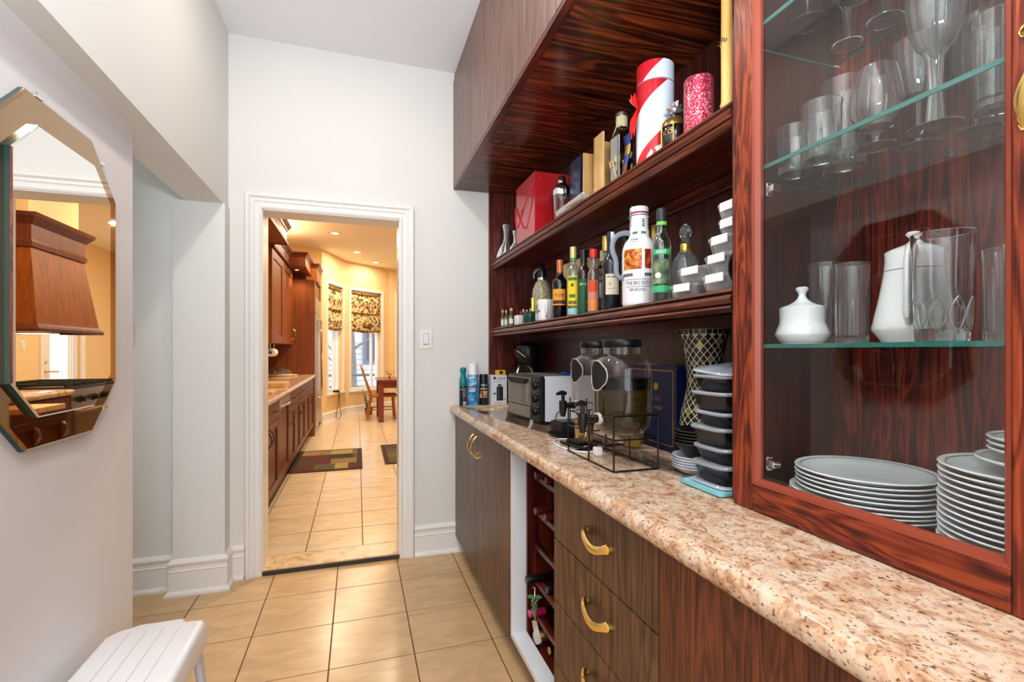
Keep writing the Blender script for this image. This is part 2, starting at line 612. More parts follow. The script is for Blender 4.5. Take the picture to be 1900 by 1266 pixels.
def text(parent, s, size, fn, material, name='lettering', align='CENTER', sx=1.0):
    cu = bpy.data.curves.new('lettering_curve', 'FONT')
    cu.body = s
    cu.size = size
    cu.align_x = align
    cu.align_y = 'CENTER'
    cu.resolution_u = 2
    ob = bpy.data.objects.new('lettering_curve', cu)
    C.objects.link(ob)
    bpy.context.view_layer.update()
    dg = bpy.context.evaluated_depsgraph_get()
    me = bpy.data.meshes.new_from_object(ob.evaluated_get(dg))
    bpy.data.objects.remove(ob)
    bpy.data.curves.remove(cu)
    for v in me.vertices:
        v.co = Vector(fn(v.co.x * sx, v.co.y))
    me.materials.clear()
    me.materials.append(material)
    me.name = name
    o = bpy.data.objects.new(name, me)
    C.objects.link(o)
    o.parent = parent
    return o

def on_plane(o, r, u):
    o, r, u = Vector(o), Vector(r), Vector(u)
    return lambda x, y: o + r * x + u * y

def on_cyl(R, phi, z):
    return lambda x, y: (R * math.cos(phi + x / R), R * math.sin(phi + x / R), z + y)

def face_cam(x, y):
    return math.atan2(-y, -x)

def bez(p0, p1, p2, p3, n=10):
    p0, p1, p2, p3 = map(Vector, (p0, p1, p2, p3))
    out = []
    for i in range(n + 1):
        t = i / n
        out.append(p0 * (1 - t) ** 3 + p1 * 3 * t * (1 - t) ** 2 + p2 * 3 * t * t * (1 - t) + p3 * t ** 3)
    return out

def strokes(parent, fn, x0, x1, y0, y1, material, seed=1, name='lettering'):
    """illegible small print: a row of uneven upright dashes"""
    rr = random.Random(seed)
    m = M()
    x = x0
    while x < x1:
        w = (y1 - y0) * rr.uniform(0.25, 0.75)
        a, b = (y0, y1) if rr.random() < 0.6 else (y0 + (y1 - y0) * 0.3, y1)
        xa, xb = x, min(x1, x + w)
        m.quad(fn(xa, a), fn(xb, a), fn(xb, b), fn(xa, b))
        x += w + (y1 - y0) * rr.uniform(0.15, 0.4)
    return m.build(name, material, parent)
# ------------------------------------------------------------------ setting: corridor
YB = 2.97          # pantry side of the wall with the doorway
CZ = 2.985         # ceiling
floor = struct(M().box(-2.1, 1.3, -3.0, 3.0, -0.06, -0.0015).build('floor', GROUT))
P = 0.3325
tile_me = None
def tile_grid(parent, xs, ys, z, material, sx, sy):
    proto = M().box(-sx / 2, sx / 2, -sy / 2, sy / 2, -0.008, 0.0).build('tile', material, None, bevel=0.0012, seg=1)
    first = True
    for x in xs:
        for y in ys:
            o = proto if first else proto.copy()
            if not first:
                C.objects.link(o)
            first = False
            o.parent = parent
            o.location = (x, y, z)
tile_grid(floor, [-0.441 + P * (k + 0.5) for k in range(-4, 4)], [2.012 + 0.334 * (k + 0.5) for k in range(-8, 3)], 0.0, TILE, P - 0.0045, 0.334 - 0.0048)

kfloor = struct(M().box(-1.4, 2.75, 2.99, 10.8, -0.06, 0.0285).build('floor', GROUT))
tile_grid(kfloor, [0.03 + P * (k + 0.5) for k in range(-3, 8)], [3.158 + 0.3315 * (k + 0.5) for k in range(0, 22)], 0.03, KTILE, P - 0.005, 0.3315 - 0.008)
sill = struct(M().box(-0.513, 0.248, 2.966, 3.155, 0.004, 0.031).build('trim_1', blotch('threshold_marble', [(0.3, (206, 160, 108)), (0.5, (232, 200, 158)), (0.7, (238, 212, 176))], 9, 6, 0.25, distortion=1.5), bevel=0.003))
sill['label'] = 'cream marble threshold strip in the doorway'
struct(M().box(-0.512, 0.247, 2.957, 2.966, 0.0, 0.022).build('trim_2', mat('threshold_gap_shade', (64, 52, 44), 0.6)))  # dark strip painting the shaded gap below the threshold

w = M()
w.box(-2.1, -0.512, YB, 3.05, 0, CZ)
w.box(0.247, 1.3, YB, 3.05, 0, CZ)
w.box(-0.512, 0.247, YB, 3.05, 2.045, CZ)
w.box(-2.1, -0.845, 2.94, YB, 0, CZ)
struct(w.build('wall_back', WALL))
w = M()
w.box(-1.4, -0.512, 3.05, 3.13, 0, 2.96)
w.box(0.247, 2.75, 3.05, 3.13, 0, 2.96)
w.box(-0.512, 0.247, 3.05, 3.13, 2.045, 2.96)
struct(w.build('wall_kitchen_front', KWALL))
# jamb lining of the doorway
w = M()
w.box(-0.514, -0.502, 2.965, 3.135, 0.03, 2.045)
w.box(0.237, 0.249, 2.965, 3.135, 0.03, 2.045)
w.box(-0.514, 0.249, 2.965, 3.135, 2.034, 2.047)
struct(w.build('trim_3', TRIM))
CASING = [(0, 0), (0, 0.013), (0.010, 0.018), (0.018, 0.013), (0.034, 0.013), (0.042, 0.019), (0.056, 0.017), (0.066, 0.027), (0.080, 0.027), (0.084, 0.02), (0.084, 0)]
dpath = [(-0.505, 0.0), (-0.505, 2.040), (0.240, 2.040), (0.240, 0.0)]
struct(M().sweep(dpath, CASING, lambda u, v, h: (u, YB - h, v)).build('trim_4', TRIM, bevel=0))
struct(M().sweep(dpath, CASING, lambda u, v, h: (u, 3.13 + h, v)).build('trim_5', TRIM, bevel=0))

# left side: wall with the mirror, passage opening, beam over it, pier
struct(M().box(-0.845, -0.75, -3.0, 2.006, 0, 2.025).build('wall_left', WALL_L))
struct(M().box(-0.85, -0.672, -3.0, YB, 2.025, CZ).build('wall_beam', WALL))
struct(M().box(-0.90, -0.665, 2.865, YB, 0, 2.026).build('wall_pier', WALL))
struct(M().box(-2.2, -2.1, -3.0, 3.0, 0, CZ).build('wall_passage', WALL))
struct(M().box(-2.1, -0.845, 0.9, 1.0, 0, CZ).build('wall_passage_front', WALL))
struct(M().box(-2.2, 1.3, -3.0, YB, CZ, CZ + 0.1).build('ceiling', CEIL))
struct(M().box(1.125, 1.3, -3.0, YB, 0, CZ).build('wall_right', WALL))
w = M()
w.box(-2.2, -0.72, -3.1, -3.0, 0, CZ)
w.box(0.75, 1.3, -3.1, -3.0, 0, CZ)
w.box(-0.72, 0.75, -3.1, -3.0, 0, 0.75)
w.box(-0.72, 0.75, -3.1, -3.0, 2.65, CZ)
struct(w.build('wall_rear', WALL))

BASE = [(0, 0), (0.030, 0), (0.029, 0.012), (0.024, 0.020), (0.016, 0.024), (0.015, 0.118), (0.018, 0.124), (0.013, 0.131), (0.012, 0.148), (0.019, 0.156), (0.021, 0.166), (0.012, 0.177), (0.004, 0.184), (0, 0.184)]
ident = lambda x, y, h: (x, y, h)
struct(M().sweep([(-0.592, YB), (-0.665, YB), (-0.665, 2.865), (-0.90, 2.865), (-0.90, 2.94), (-2.0, 2.94)], BASE, ident).build('baseboard_left', TRIM))
struct(M().sweep([(0.66, YB), (0.327, YB)], BASE, ident).build('baseboard_back', TRIM))

def switch_plate(name, label, loc, axis='Y'):
    t = thing(name, label, 'light switch', loc)
    if axis == 'X':
        t.rotation_euler = (0, 0, -PI / 2)
    part = lambda n, m, ma, b=0.0: m.build(n, ma, t, bevel=b)
    part('plate', M().box(-0.037, 0.037, -0.006, 0, -0.058, 0.058), WHITE, 0.003)
    part('rocker_frame', M().box(-0.018, 0.018, -0.0075, -0.005, -0.036, 0.036), mat('switch_grey', (188, 188, 192), 0.5))  # plain grey frame around the rocker
    m = M()
    m.prism([(-0.0065, -0.031), (-0.0135, -0.029), (-0.009, 0.031), (-0.0065, 0.031)], 'X', -0.0145, 0.0145)
    part('rocker', m, WHITE, 0.001)
    for z in (-0.048, 0.048):
        part('screw', M().lathe([(0.0001, -0.0068), (0.0025, -0.0068), (0.003, -0.006)], seg=10).xf(Matrix.Translation((0, 0, z)) @ Matrix.Rotation(0, 4, 'X')) if False else M().box(-0.0025, 0.0025, -0.0072, -0.006, z - 0.0025, z + 0.0025), CHROME, 0.001)
    return t
switch_plate('light_switch', 'white rocker light switch on the wall right of the doorway', (0.399, YB, 1.322))
switch_plate('light_switch', 'white switch plate half hidden behind the left wall edge', (-1.130, 2.94, 1.329))

# ------------------------------------------------------------------ setting: kitchen shell
def seg_frame(p0, p1):
    p0, p1 = Vector(p0), Vector(p1)
    d = (p1 - p0)
    L = d.length
    d.normalize()
    return p0, d, Vector((d.y, -d.x)), L       # right of travel = into the room

def wall_seg(name, p0, p1, hole=None, th=0.16, z1=2.96):
    """walls run clockwise seen from above (room on the right)"""
    p, d, n, L = seg_frame(p0, p1)
    m = M()
    def slab(u0, u1, za, zb):
        q = [p + d * u0, p + d * u1, p + d * u1 - n * th, p + d * u0 - n * th]
        m.prism([(v.x, v.y) for v in q], 'Z', za, zb)
    if hole:
        a, b, za, zb = hole
        slab(0, a, 0, z1)
        slab(b, L, 0, z1)
        slab(a, b, 0, za)
        slab(a, b, zb, z1)
    else:
        slab(0, L, 0, z1)
    return struct(m.build(name, KWALL))

PTS = [(-1.25, 3.13), (-1.25, 8.56), (-0.57, 8.60), (-0.22, 9.60), (0.62, 10.32), (1.59, 10.56), (2.6, 10.56), (2.6, 7.88), (2.6, 3.13)]
W1, W2, W3 = (0.24, 0.93, 0.51, 2.42), (0.13, 0.90, 0.49, 2.42), (0.18, 0.86, 0.51, 2.42)
DOOR = (10.56 - 9.02, 10.56 - 8.10, 0.03, 2.15)
wall_seg('wall_kitchen_left', PTS[0], PTS[1])
wall_seg('wall_kitchen_return', PTS[1], PTS[2])
wall_seg('wall_bay_left', PTS[2], PTS[3], W1)
wall_seg('wall_bay_middle', PTS[3], PTS[4], W2)
wall_seg('wall_bay_right', PTS[4], PTS[5], W3)
wall_seg('wall_kitchen_far', PTS[5], PTS[6])
wall_seg('wall_kitchen_right', PTS[6], PTS[8], DOOR)
struct(M().prism([(-1.4, 3.13), (-1.4, 8.7), (-0.75, 8.7), (-0.4, 9.75), (0.6, 10.5), (1.6, 10.75), (2.75, 10.75), (2.75, 3.13)], 'Z', 2.95, 3.05).build('ceiling', KCEIL))

KB = [(0, 0), (0.03, 0), (0.024, 0.02), (0.015, 0.024), (0.015, 0.13), (0.02, 0.14), (0.012, 0.15), (0.004, 0.17), (0, 0.17)]
# room on the right of travel -> use reversed path so that the offset goes into the room
struct(M().sweep([PTS[6], PTS[5], PTS[4], PTS[3], PTS[2]], [(o, h + 0.03) for o, h in KB], ident).build('baseboard_bay', TRIM))

def bay_window(k, p0, p1, hole):
    p, d, n, L = seg_frame(p0, p1)
    u0, u1, z0, z1 = hole
    def Q(u, w, z):
        v = p + d * u + n * w
        return (v.x, v.y, z)
    root = thing('window_%d' % k, '', '')
    for key in ('label', 'category'):
        del root[key]
    root['kind'] = 'structure'
    m = M()
    cas = [(0, 0), (0, 0.012), (0.02, 0.016), (0.045, 0.02), (0.05, 0.014), (0.05, 0)]
    m.sweep([(u0, z0), (u0, z1), (u1, z1), (u1, z0)], cas, lambda u, v, h: Q(u, h, v), closed=True)
    m.build('casing', TRIM, root)
    m = M()
    for (a, b, c, e) in ((u0, u0 + 0.05, z0, z1), (u1 - 0.05, u1, z0, z1), (u0, u1, z0, z0 + 0.05), (u0, u1, z1 - 0.05, z1)):
        q = [Q(a, -0.14, c), Q(b, -0.14, c), Q(b, -0.07, c), Q(a, -0.07, c)]
        m.prism([(v[0], v[1]) for v in q], 'Z', c, e)
    m.build('sash', WHITE, root)
    m = M()
    a = u1 - 0.20
    q = [Q(a, -0.13, 0), Q(a + 0.035, -0.13, 0), Q(a + 0.035, -0.08, 0), Q(a, -0.08, 0)]
    m.prism([(v[0], v[1]) for v in q], 'Z', z0, z1)
    m.build('mullion', WHITE, root)
    m = M()
    q = [Q(u0, -0.112, 0), Q(u1, -0.112, 0), Q(u1, -0.107, 0), Q(u0, -0.107, 0)]
    m.prism([(v[0], v[1]) for v in q], 'Z', z0, z1)
    m.build('pane', WINDOWGLASS, root)
    m = M()
    q = [Q(u0 - 0.06, 0.0, 0), Q(u1 + 0.06, 0.0, 0), Q(u1 + 0.06, 0.045, 0), Q(u0 - 0.06, 0.045, 0)]
    m.prism([(v[0], v[1]) for v in q], 'Z', z0 - 0.03, z0)
    m.build('sill', TRIM, root, bevel=0.004)
    return Q

FLORAL = blotch('floral_fabric', [(0.0, (56, 46, 30)), (0.16, (120, 92, 48)), (0.26, (226, 196, 140)), (0.55, (240, 222, 180)), (0.82, (186, 148, 78)), (0.93, (88, 76, 44))], 26, 4, 0.85, voronoi=True)
FLORAL_TRIM = blotch('floral_trim', [(0.2, (60, 46, 24)), (0.6, (150, 112, 48)), (0.9, (206, 170, 96))], 60, 3, 0.85, voronoi=True)
def roman_shade(label, Q, hole, zb):
    u0, u1, z0, z1 = hole
    t = thing('roman_shade', label, 'blind', group='roman shades in the bay windows')
    a, b = u0 + 0.02, u1 - 0.02
    prof = []
    zt = z1 - 0.03
    h = zt - zb
    for s in range(25):
        f = s / 24
        bulge = 0.012 + 0.03 * abs(math.sin(f * PI * 2.0)) ** 6
        prof.append((bulge, zt - f * h))
    m = M()
    nn = 9
    vs, fs = [], []
    for (w, z) in prof:
        for i in range(nn):
            u = a + (b - a) * i / (nn - 1)
            sag = 0.02 * (1 - (2 * i / (nn - 1) - 1) ** 2) * (zt - z) / h
            vs.append(Q(u, -0.05 + w + 0.004 * math.sin(i * 2.1 + z * 20), z - sag))
    for j in range(len(prof) - 1):
        for i in range(nn - 1):
            fs.append((j * nn + i, j * nn + i + 1, (j + 1) * nn + i + 1, (j + 1) * nn + i))
    m._add(vs, fs, True)
    o = m.build('fabric', FLORAL, t)
    md = o.modifiers.new('thick', 'SOLIDIFY')
    md.thickness = 0.006
    for zz in (zt - h * 0.52, zb + 0.03, zt - 0.02):
        m = M()
        m.tube([Q(a, -0.028, zz), Q((a + b) / 2, -0.018, zz - 0.012), Q(b, -0.028, zz)], 0.018, 6)
        m.build('fringe', FLORAL_TRIM, t)
    return t
Q1 = bay_window(1, PTS[2], PTS[3], W1)
Q2 = bay_window(2, PTS[3], PTS[4], W2)
Q3 = bay_window(3, PTS[4], PTS[5], W3)
roman_shade('floral roman shade on the narrow left bay window', Q1, W1, 1.63)
roman_shade('floral roman shade on the bay window behind the table', Q2, W2, 1.625)
roman_shade('floral roman shade cut off by the right door casing', Q3, W3, 1.63)

# exterior glazed door in the right kitchen wall (seen in the mirror)
p, d, n, L = seg_frame(PTS[6], PTS[8])
def QD(u, w, z):
    v = p + d * u + n * w
    return (v.x, v.y, z)
def dbox(m, u0, u1, w0, w1, z0, z1):
    q = [QD(u0, w0, 0), QD(u1, w0, 0), QD(u1, w1, 0), QD(u0, w1, 0)]
    return m.prism([(v[0], v[1]) for v in q], 'Z', z0, z1)
dr = bpy.data.objects.new('door_1', None)
C.objects.link(dr)
struct(dr, 'white glazed exterior door seen in the mirror')
u0, u1, z0, z1 = DOOR
m = M()
m.sweep([(u0, z0), (u0, z1), (u1, z1), (u1, z0)], [(0, 0), (0, 0.014), (0.04, 0.02), (0.09, 0.024), (0.09, 0)], lambda u, v, h: QD(u, h, v))
m.build('casing', TRIM, dr)
m = M()
dbox(m, u0 + 0.01, u0 + 0.14, -0.07, -0.03, z0, z1 - 0.01)
dbox(m, u1 - 0.21, u1 - 0.01, -0.07, -0.03, z0, z1 - 0.01)
dbox(m, u0 + 0.14, u1 - 0.21, -0.07, -0.03, z0, z0 + 0.24)
dbox(m, u0 + 0.14, u1 - 0.21, -0.07, -0.03, z1 - 0.16, z1 - 0.01)
m.build('leaf', TRIM, dr)
m = M()
dbox(m, u0 + 0.14, u1 - 0.21, -0.052, -0.047, z0 + 0.24, z1 - 0.16)
m.build('pane', WINDOWGLASS, dr)
hb = QD(u1 - 0.09, 0, 0.965)
m = M()
m.tube([(hb[0] + 0.02, hb[1], 0.965), (hb[0] - 0.05, hb[1], 0.965), (hb[0] - 0.055, hb[1] + 0.12, 0.96)], 0.011, 8)
m.sphere((hb[0] + 0.025, hb[1], 0.965), 0.03, 10, 6, sx=0.4)
m.build('lever_handle', BRASS, dr)
M().sphere((hb[0] + 0.02, hb[1], 1.10), 0.03, 10, 6, sx=0.6).build('deadbolt', BRASS, dr)
t = switch_plate('light_switch', 'white switch plate left of the glazed door in the mirror', QD(u1 + 0.42, 0, 1.32), 'X')
# ------------------------------------------------------------------ pantry cabinets on the right
CTOP = 0.912

def wave_pull(parent, a, b, out, material, r=0.0045, name='handle', strap=False):
    """wavy bow pull from point a to b (both on the front), bowing along vector out"""
    a, b, out = Vector(a), Vector(b), Vector(out)
    d = b - a
    s = out.cross(d).normalized() * d.length * (0.10 if strap else 0.17)
    m = M()
    pts, rad = [], []
    K = 22
    for i in range(K + 1):
        f = i / K
        bow = math.sin(PI * f) ** 0.6
        sway = math.sin(2 * PI * f) * 0.5 - math.sin(PI * f) * 0.8
        pts.append(a + d * f + out * (bow * 0.9 + 0.12) + s * sway)
        rad.append(r * (1.35 if i in (0, K) else 1.25 if i in (1, K - 1) else 1.0 + 0.3 * math.sin(PI * f)))
    m.tube(pts, rad, 8, flat=1.6 if strap else 0.85)
    o = m.build(name, material, parent)
    for e in (a, b):
        M().tube([e - out * 0.02, e + out * 0.2], r * 1.5, 8).build('post', material, o)
    return o

# two-door base cabinet by the doorway wall
def base_front(t, y0, y1, z0, z1, material, name='door', x=0.58):
    return M().box(x, x + 0.019, y0, y1, z0, z1).build(name, material, t, bevel=0.0015)

cab = thing('base_cabinet', 'dark brown oak two-door base cabinet under the far end of the worktop', 'cabinet', (0, 0, 0))
M().box(0.60, 1.10, 1.838, 2.965, 0.10, 0.70).build('carcass', B_Z, cab, bevel=0.001)
M().box(0.60, 0.618, 1.838, 2.965, 0.70, 0.861).build('top_rail', B_Z, cab)
M().box(0.618, 1.10, 1.838, 1.856, 0.70, 0.861).build('side_panel', B_Z, cab)
M().box(0.618, 1.10, 2.947, 2.965, 0.70, 0.861).build('side_panel', B_Z, cab)
M().box(0.645, 1.10, 1.838, 2.965, 0.0, 0.10).build('plinth', BLACKM, cab)
d1 = base_front(cab, 2.4155, 2.962, 0.10, 0.858, B_Z)
d2 = base_front(cab, 1.838, 2.4125, 0.10, 0.858, B_Z)
wave_pull(d1, (0.58, 2.445, 0.816), (0.58, 2.445, 0.704), (-0.030, 0, 0), BRASS)
wave_pull(d2, (0.58, 2.375, 0.816), (0.58, 2.375, 0.704), (-0.030, 0, 0), BRASS)

# open wine niche: white liner and a red oak rack set back
niche = thing('wine_rack', 'open wine rack with white lined front between doors and drawers', 'wine rack', (0, 0, 0))
m = M()
m.box(0.583, 0.645, 1.820, 1.836, 0.105, 0.861)
m.box(0.583, 0.645, 1.384, 1.820, 0.105, 0.126)
m.build('white_liner', mat('white_laminate', (226, 228, 232), 0.35), niche, bevel=0.001)
M().box(0.66, 1.08, 1.384, 1.836, 0.0, 0.10).build('plinth', BLACKM, niche)
m = M()
m.box(0.645, 1.06, 1.806, 1.836, 0.10, 0.861)
m.build('side_panel', HW_Z, niche)
M().box(0.645, 1.06, 1.384, 1.396, 0.10, 0.861).build('side_panel', HW_Z, niche)
M().box(1.05, 1.07, 1.384, 1.836, 0.10, 0.861).build('back_panel', BK_Z, niche)
M().box(0.645, 1.06, 1.396, 1.806, 0.09, 0.108).build('floor_panel', HW_Y, niche)
RZ = [0.757, 0.619, 0.482, 0.340, 0.207]
for z in RZ:
    M().box(0.672, 0.695, 1.397, 1.805, z - 0.020, z).build('front_rail', HW_Y, niche, bevel=0.002)
    M().box(0.94, 0.965, 1.397, 1.805, z - 0.042, z - 0.022).build('rear_rail', HW_Y, niche)

# four drawers
dr_ = thing('drawer_unit', 'brown oak unit of four drawers with brass wave pulls', 'cabinet', (0, 0, 0))
M().box(0.60, 1.10, 0.836, 1.383, 0.10, 0.861).build('carcass', BR_Z, dr_, bevel=0.001)
M().box(0.645, 1.10, 0.836, 1.383, 0.0, 0.10).build('plinth', BLACKM, dr_)
zz = [0.858, 0.672, 0.482, 0.293, 0.10]
for i in range(4):
    f = base_front(dr_, 0.8365, 1.379, zz[i + 1] + 0.0015, zz[i] - 0.0015, B_Z, 'drawer_front')
    zc = (zz[i] + zz[i + 1]) / 2 + 0.005
    wave_pull(f, (0.58, 1.158, zc + 0.004), (0.58, 1.036, zc - 0.002), (-0.026, 0, 0), BRASS, r=0.006, strap=True)

cab2 = thing('base_cabinet', 'reddish brown oak base cabinet with plain door in the near corner', 'cabinet', (0, 0, 0))
M().box(0.60, 1.10, -1.0, 0.833, 0.10, 0.861).build('carcass', BR_Z, cab2, bevel=0.001)
M().box(0.645, 1.10, -1.0, 0.833, 0.0, 0.10).build('plinth', BLACKM, cab2)
base_front(cab2, 0.205, 0.8335, 0.10, 0.858, BR_Z)
base_front(cab2, -0.425, 0.202, 0.10, 0.858, BR_Z)
base_front(cab2, -1.0, -0.428, 0.10, 0.858, BR_Z)

# granite worktop with a bullnose front and an oval cut-out for the bar sink
m = M()
prof = [(1.10, 0.862), (1.10, CTOP)]
for i in range(9):
    a = PI / 2 + PI * i / 8
    prof.append((0.570 + 0.025 * math.cos(a), 0.887 + 0.025 * math.sin(a)))
m.prism(prof, 'Y', -1.0, 2.968, smooth=True)
top = m.build('worktop', GRANITE, sharp=35)
SINK = (0.745, 2.70)
cut = M().lathe([(0.17, 0.80), (0.17, 0.95)], SINK[0], SINK[1], 40, sx=0.62, sy=0.70)
b = len(cut.v) // 2
cut.f += [tuple(range(b)), tuple(range(b, 2 * b))]
cut.sm += [False, False]
cut.mi += [0, 0]
co = cut.build('cutter', GRANITE)
md = top.modifiers.new('hole', 'BOOLEAN')
md.object = co
md.operation = 'DIFFERENCE'
md.solver = 'EXACT'
bpy.context.view_layer.update()
dg = bpy.context.evaluated_depsgraph_get()
nm = bpy.data.meshes.new_from_object(top.evaluated_get(dg))
top.modifiers.clear()
top.data = nm
bpy.data.objects.remove(co)
tag(top, 'speckled beige granite worktop with rounded front edge', 'worktop')
sk = thing('bar_sink', 'oval undermount bar sink cut into the far end of the worktop', 'sink', (SINK[0], SINK[1], 0.861))
M().lathe([(0.172, 0.0), (0.165, -0.06), (0.13, -0.12), (0.02, -0.13), (0.0001, -0.13)], 0, 0, 36, sx=0.62, sy=0.70).build('bowl', mat('sink_steel', (120, 112, 104), 0.3, metal=0.9), sk)
M().lathe([(0.02, -0.128), (0.018, -0.124), (0.0001, -0.124)], 0, 0, 16).build('drain', CHROME, sk)

# hutch: side panel, back, two moulded shelves
hutch = thing('hutch_shelving', 'red stained oak open shelving above the worktop', 'shelf unit', (0, 0, 0))
M().box(0.795, 1.10, 2.948, 2.967, CTOP, 2.257).build('side_panel', HW_Z, hutch)
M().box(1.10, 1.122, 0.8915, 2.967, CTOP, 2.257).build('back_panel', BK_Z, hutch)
def shelf(ztop, zbot):
    s = M().box(0.835, 1.099, 0.8915, 2.947, ztop - 0.03, ztop - 0.003).build('shelf_board', HW_Y, hutch)
    h = ztop - zbot
    pr = [(0.838, zbot + 0.004), (0.838, ztop), (0.815, ztop), (0.8125, ztop - 0.12 * h), (0.822, ztop - 0.2 * h), (0.8115, ztop - 0.27 * h), (0.807, ztop - 0.45 * h), (0.8115, ztop - 0.62 * h), (0.822, ztop - 0.68 * h), (0.812, ztop - 0.74 * h), (0.8095, ztop - 0.84 * h), (0.815, zbot + 0.06 * h), (0.822, zbot)]
    M().prism(pr, 'Y', 0.8915, 2.945).build('moulding', HF_MOULD, s)
    M().box(1.078, 1.099, 0.8915, 2.947, ztop - 0.075, ztop - 0.031).build('cleat', HW_Y, s, bevel=0.003)
HF_MOULD = wood('red_oak_moulding', (52, 18, 12), (98, 44, 28), (142, 78, 50), 'Y', 0.3, fine=80, coarse=10)
S1, S2 = 1.393, 1.822
shelf(S1, 1.340)
shelf(S2, 1.764)

# upper cabinets up to the ceiling
up = thing('upper_cabinet', 'row of flat brown oak wall cabinet doors below the ceiling', 'cabinet', (0, 0, 0))
M().box(0.587, 1.122, -1.0, 2.966, 2.267, 2.975).build('carcass', U_Z, up)
M().box(0.600, 1.10, -1.0, 2.966, 2.258, 2.2675).build('underside', wood('underside_oak', (26, 9, 6), (74, 28, 14), (142, 64, 30), 'X', 0.24, fine=46, coarse=9, figure=0.12), up)
M().box(0.5685, 0.600, -1.0, 2.966, 2.255, 2.270).build('bottom_trim', HW_Y, up, bevel=0.002)
ys = [2.964, 2.472, 2.185, 1.90, 1.62, 1.34, 1.06, 0.78, 0.5, 0.22, -0.06, -0.34, -0.62, -1.0]
for a, bb in zip(ys[:-1], ys[1:]):
    M().box(0.5675, 0.5865, bb + 0.0015, a - 0.0015, 2.271, 2.925).build('door', U_Z, up, bevel=0.0015)
M().box(0.575, 0.590, -1.0, 2.966, 2.928, 2.975).build('filler', U_Z, up)

# glazed cabinet
gc = thing('glass_cabinet', 'red stained oak cabinet with a glazed door and glass shelves', 'cabinet', (0, 0, 0))
M().box(0.815, 1.122, 0.872, 0.891, CTOP, 2.255).build('side_panel', BK_Z, gc)
M().box(0.815, 1.122, -0.20, -0.18, CTOP, 2.255).build('side_panel', BK_Z, gc)
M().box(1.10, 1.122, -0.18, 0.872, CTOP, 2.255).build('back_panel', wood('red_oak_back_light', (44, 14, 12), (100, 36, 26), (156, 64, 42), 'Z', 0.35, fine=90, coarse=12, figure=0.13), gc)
M().box(0.815, 1.10, -0.18, 0.872, CTOP, 0.936).build('floor_panel', HW_Y, gc)
def glass_shelf(z):
    s = M().box(0.8155, 1.097, -0.178, 0.870, z - 0.008, z).build('glass_shelf', SHELFGLASS, gc)
    M().box(0.8130, 0.8155, -0.178, 0.870, z - 0.008, z).build('polished_edge', EDGEGLASS, s)
    M().box(1.097, 1.0985, -0.178, 0.870, z - 0.0075, z - 0.004).build('polished_edge', EDGEGLASS, s)
    M().box(0.8155, 1.097, 0.8695, 0.8710, z - 0.0075, z - 0.004).build('polished_edge', EDGEGLASS, s)
    for y in (0.62, 0.858):
        M().tube([(1.0985, y, z - 0.013), (1.085, y, z - 0.013)], 0.004, 8).build('shelf_pin', CHROME, s)
SA, SB, SCz = 1.264, 1.640, 1.944
for z in (SA, SB, SCz):
    glass_shelf(z)
def glazed_door(y0, y1, handle):
    """y0 near edge, y1 far edge"""
    dd = bpy.data.objects.new('glazed_door', None)
    C.objects.link(dd)
    dd.parent = gc
    x0, x1, z0, z1 = 0.792, 0.813, 0.914, 2.250
    st, rl = 0.066, 0.068
    M().box(x0, x1, y1 - st + 0.012, y1, z0, z1).build('stile', HF_Z, dd, bevel=0.003)
    M().box(x0, x1, y0, y0 + st - 0.012, z0, z1).build('stile', HF_Z, dd, bevel=0.003)
    for za, zb in ((z0, z0 + rl - 0.012), (z1 - rl, z1)):
        M().box(x0, x1, y0 + st - 0.012, y1 - st + 0.012, za, zb).build('rail', HF_Y, dd, bevel=0.003)
    m = M()
    pth = [(y1 - st + 0.012, z0 + rl - 0.012), (y0 + st - 0.012, z0 + rl - 0.012), (y0 + st - 0.012, z1 - rl), (y1 - st + 0.012, z1 - rl)]
    m.sweep(pth, [(0, 0.0), (0, 0.018), (-0.012, 0.018), (-0.012, 0.011), (-0.006, 0.002)], lambda u, v, h: (x0 + h, u, v), closed=True)
    m.build('glazing_bead', mat('bead_highlight', (138, 60, 40), 0.3), dd)  # bright reddish highlight of the inner bevel put into the bead colour
    M().box(0.8045, 0.8085, y0 + st - 0.008, y1 - st + 0.008, z0 + rl - 0.008, z1 - rl + 0.006).build('pane', PANE, dd)
    if handle:
        wave_pull(dd, (x0, y0 + 0.036, 1.532), (x0, y0 + 0.036, 1.648), (-0.022, 0, 0), BRASS, r=0.006)
        for z in (1.587, 1.015):
            q = M().box(0.8135, 0.835, y1 - 0.088, y1 - 0.068, z - 0.008, z + 0.008)
            q.box(0.8135, 0.828, y1 - 0.074, y1 - 0.060, z - 0.015, z + 0.015)
            q.build('hinge', CHROME, dd, bevel=0.003)
glazed_door(0.334, 0.864, True)
glazed_door(-0.20, 0.331, False)
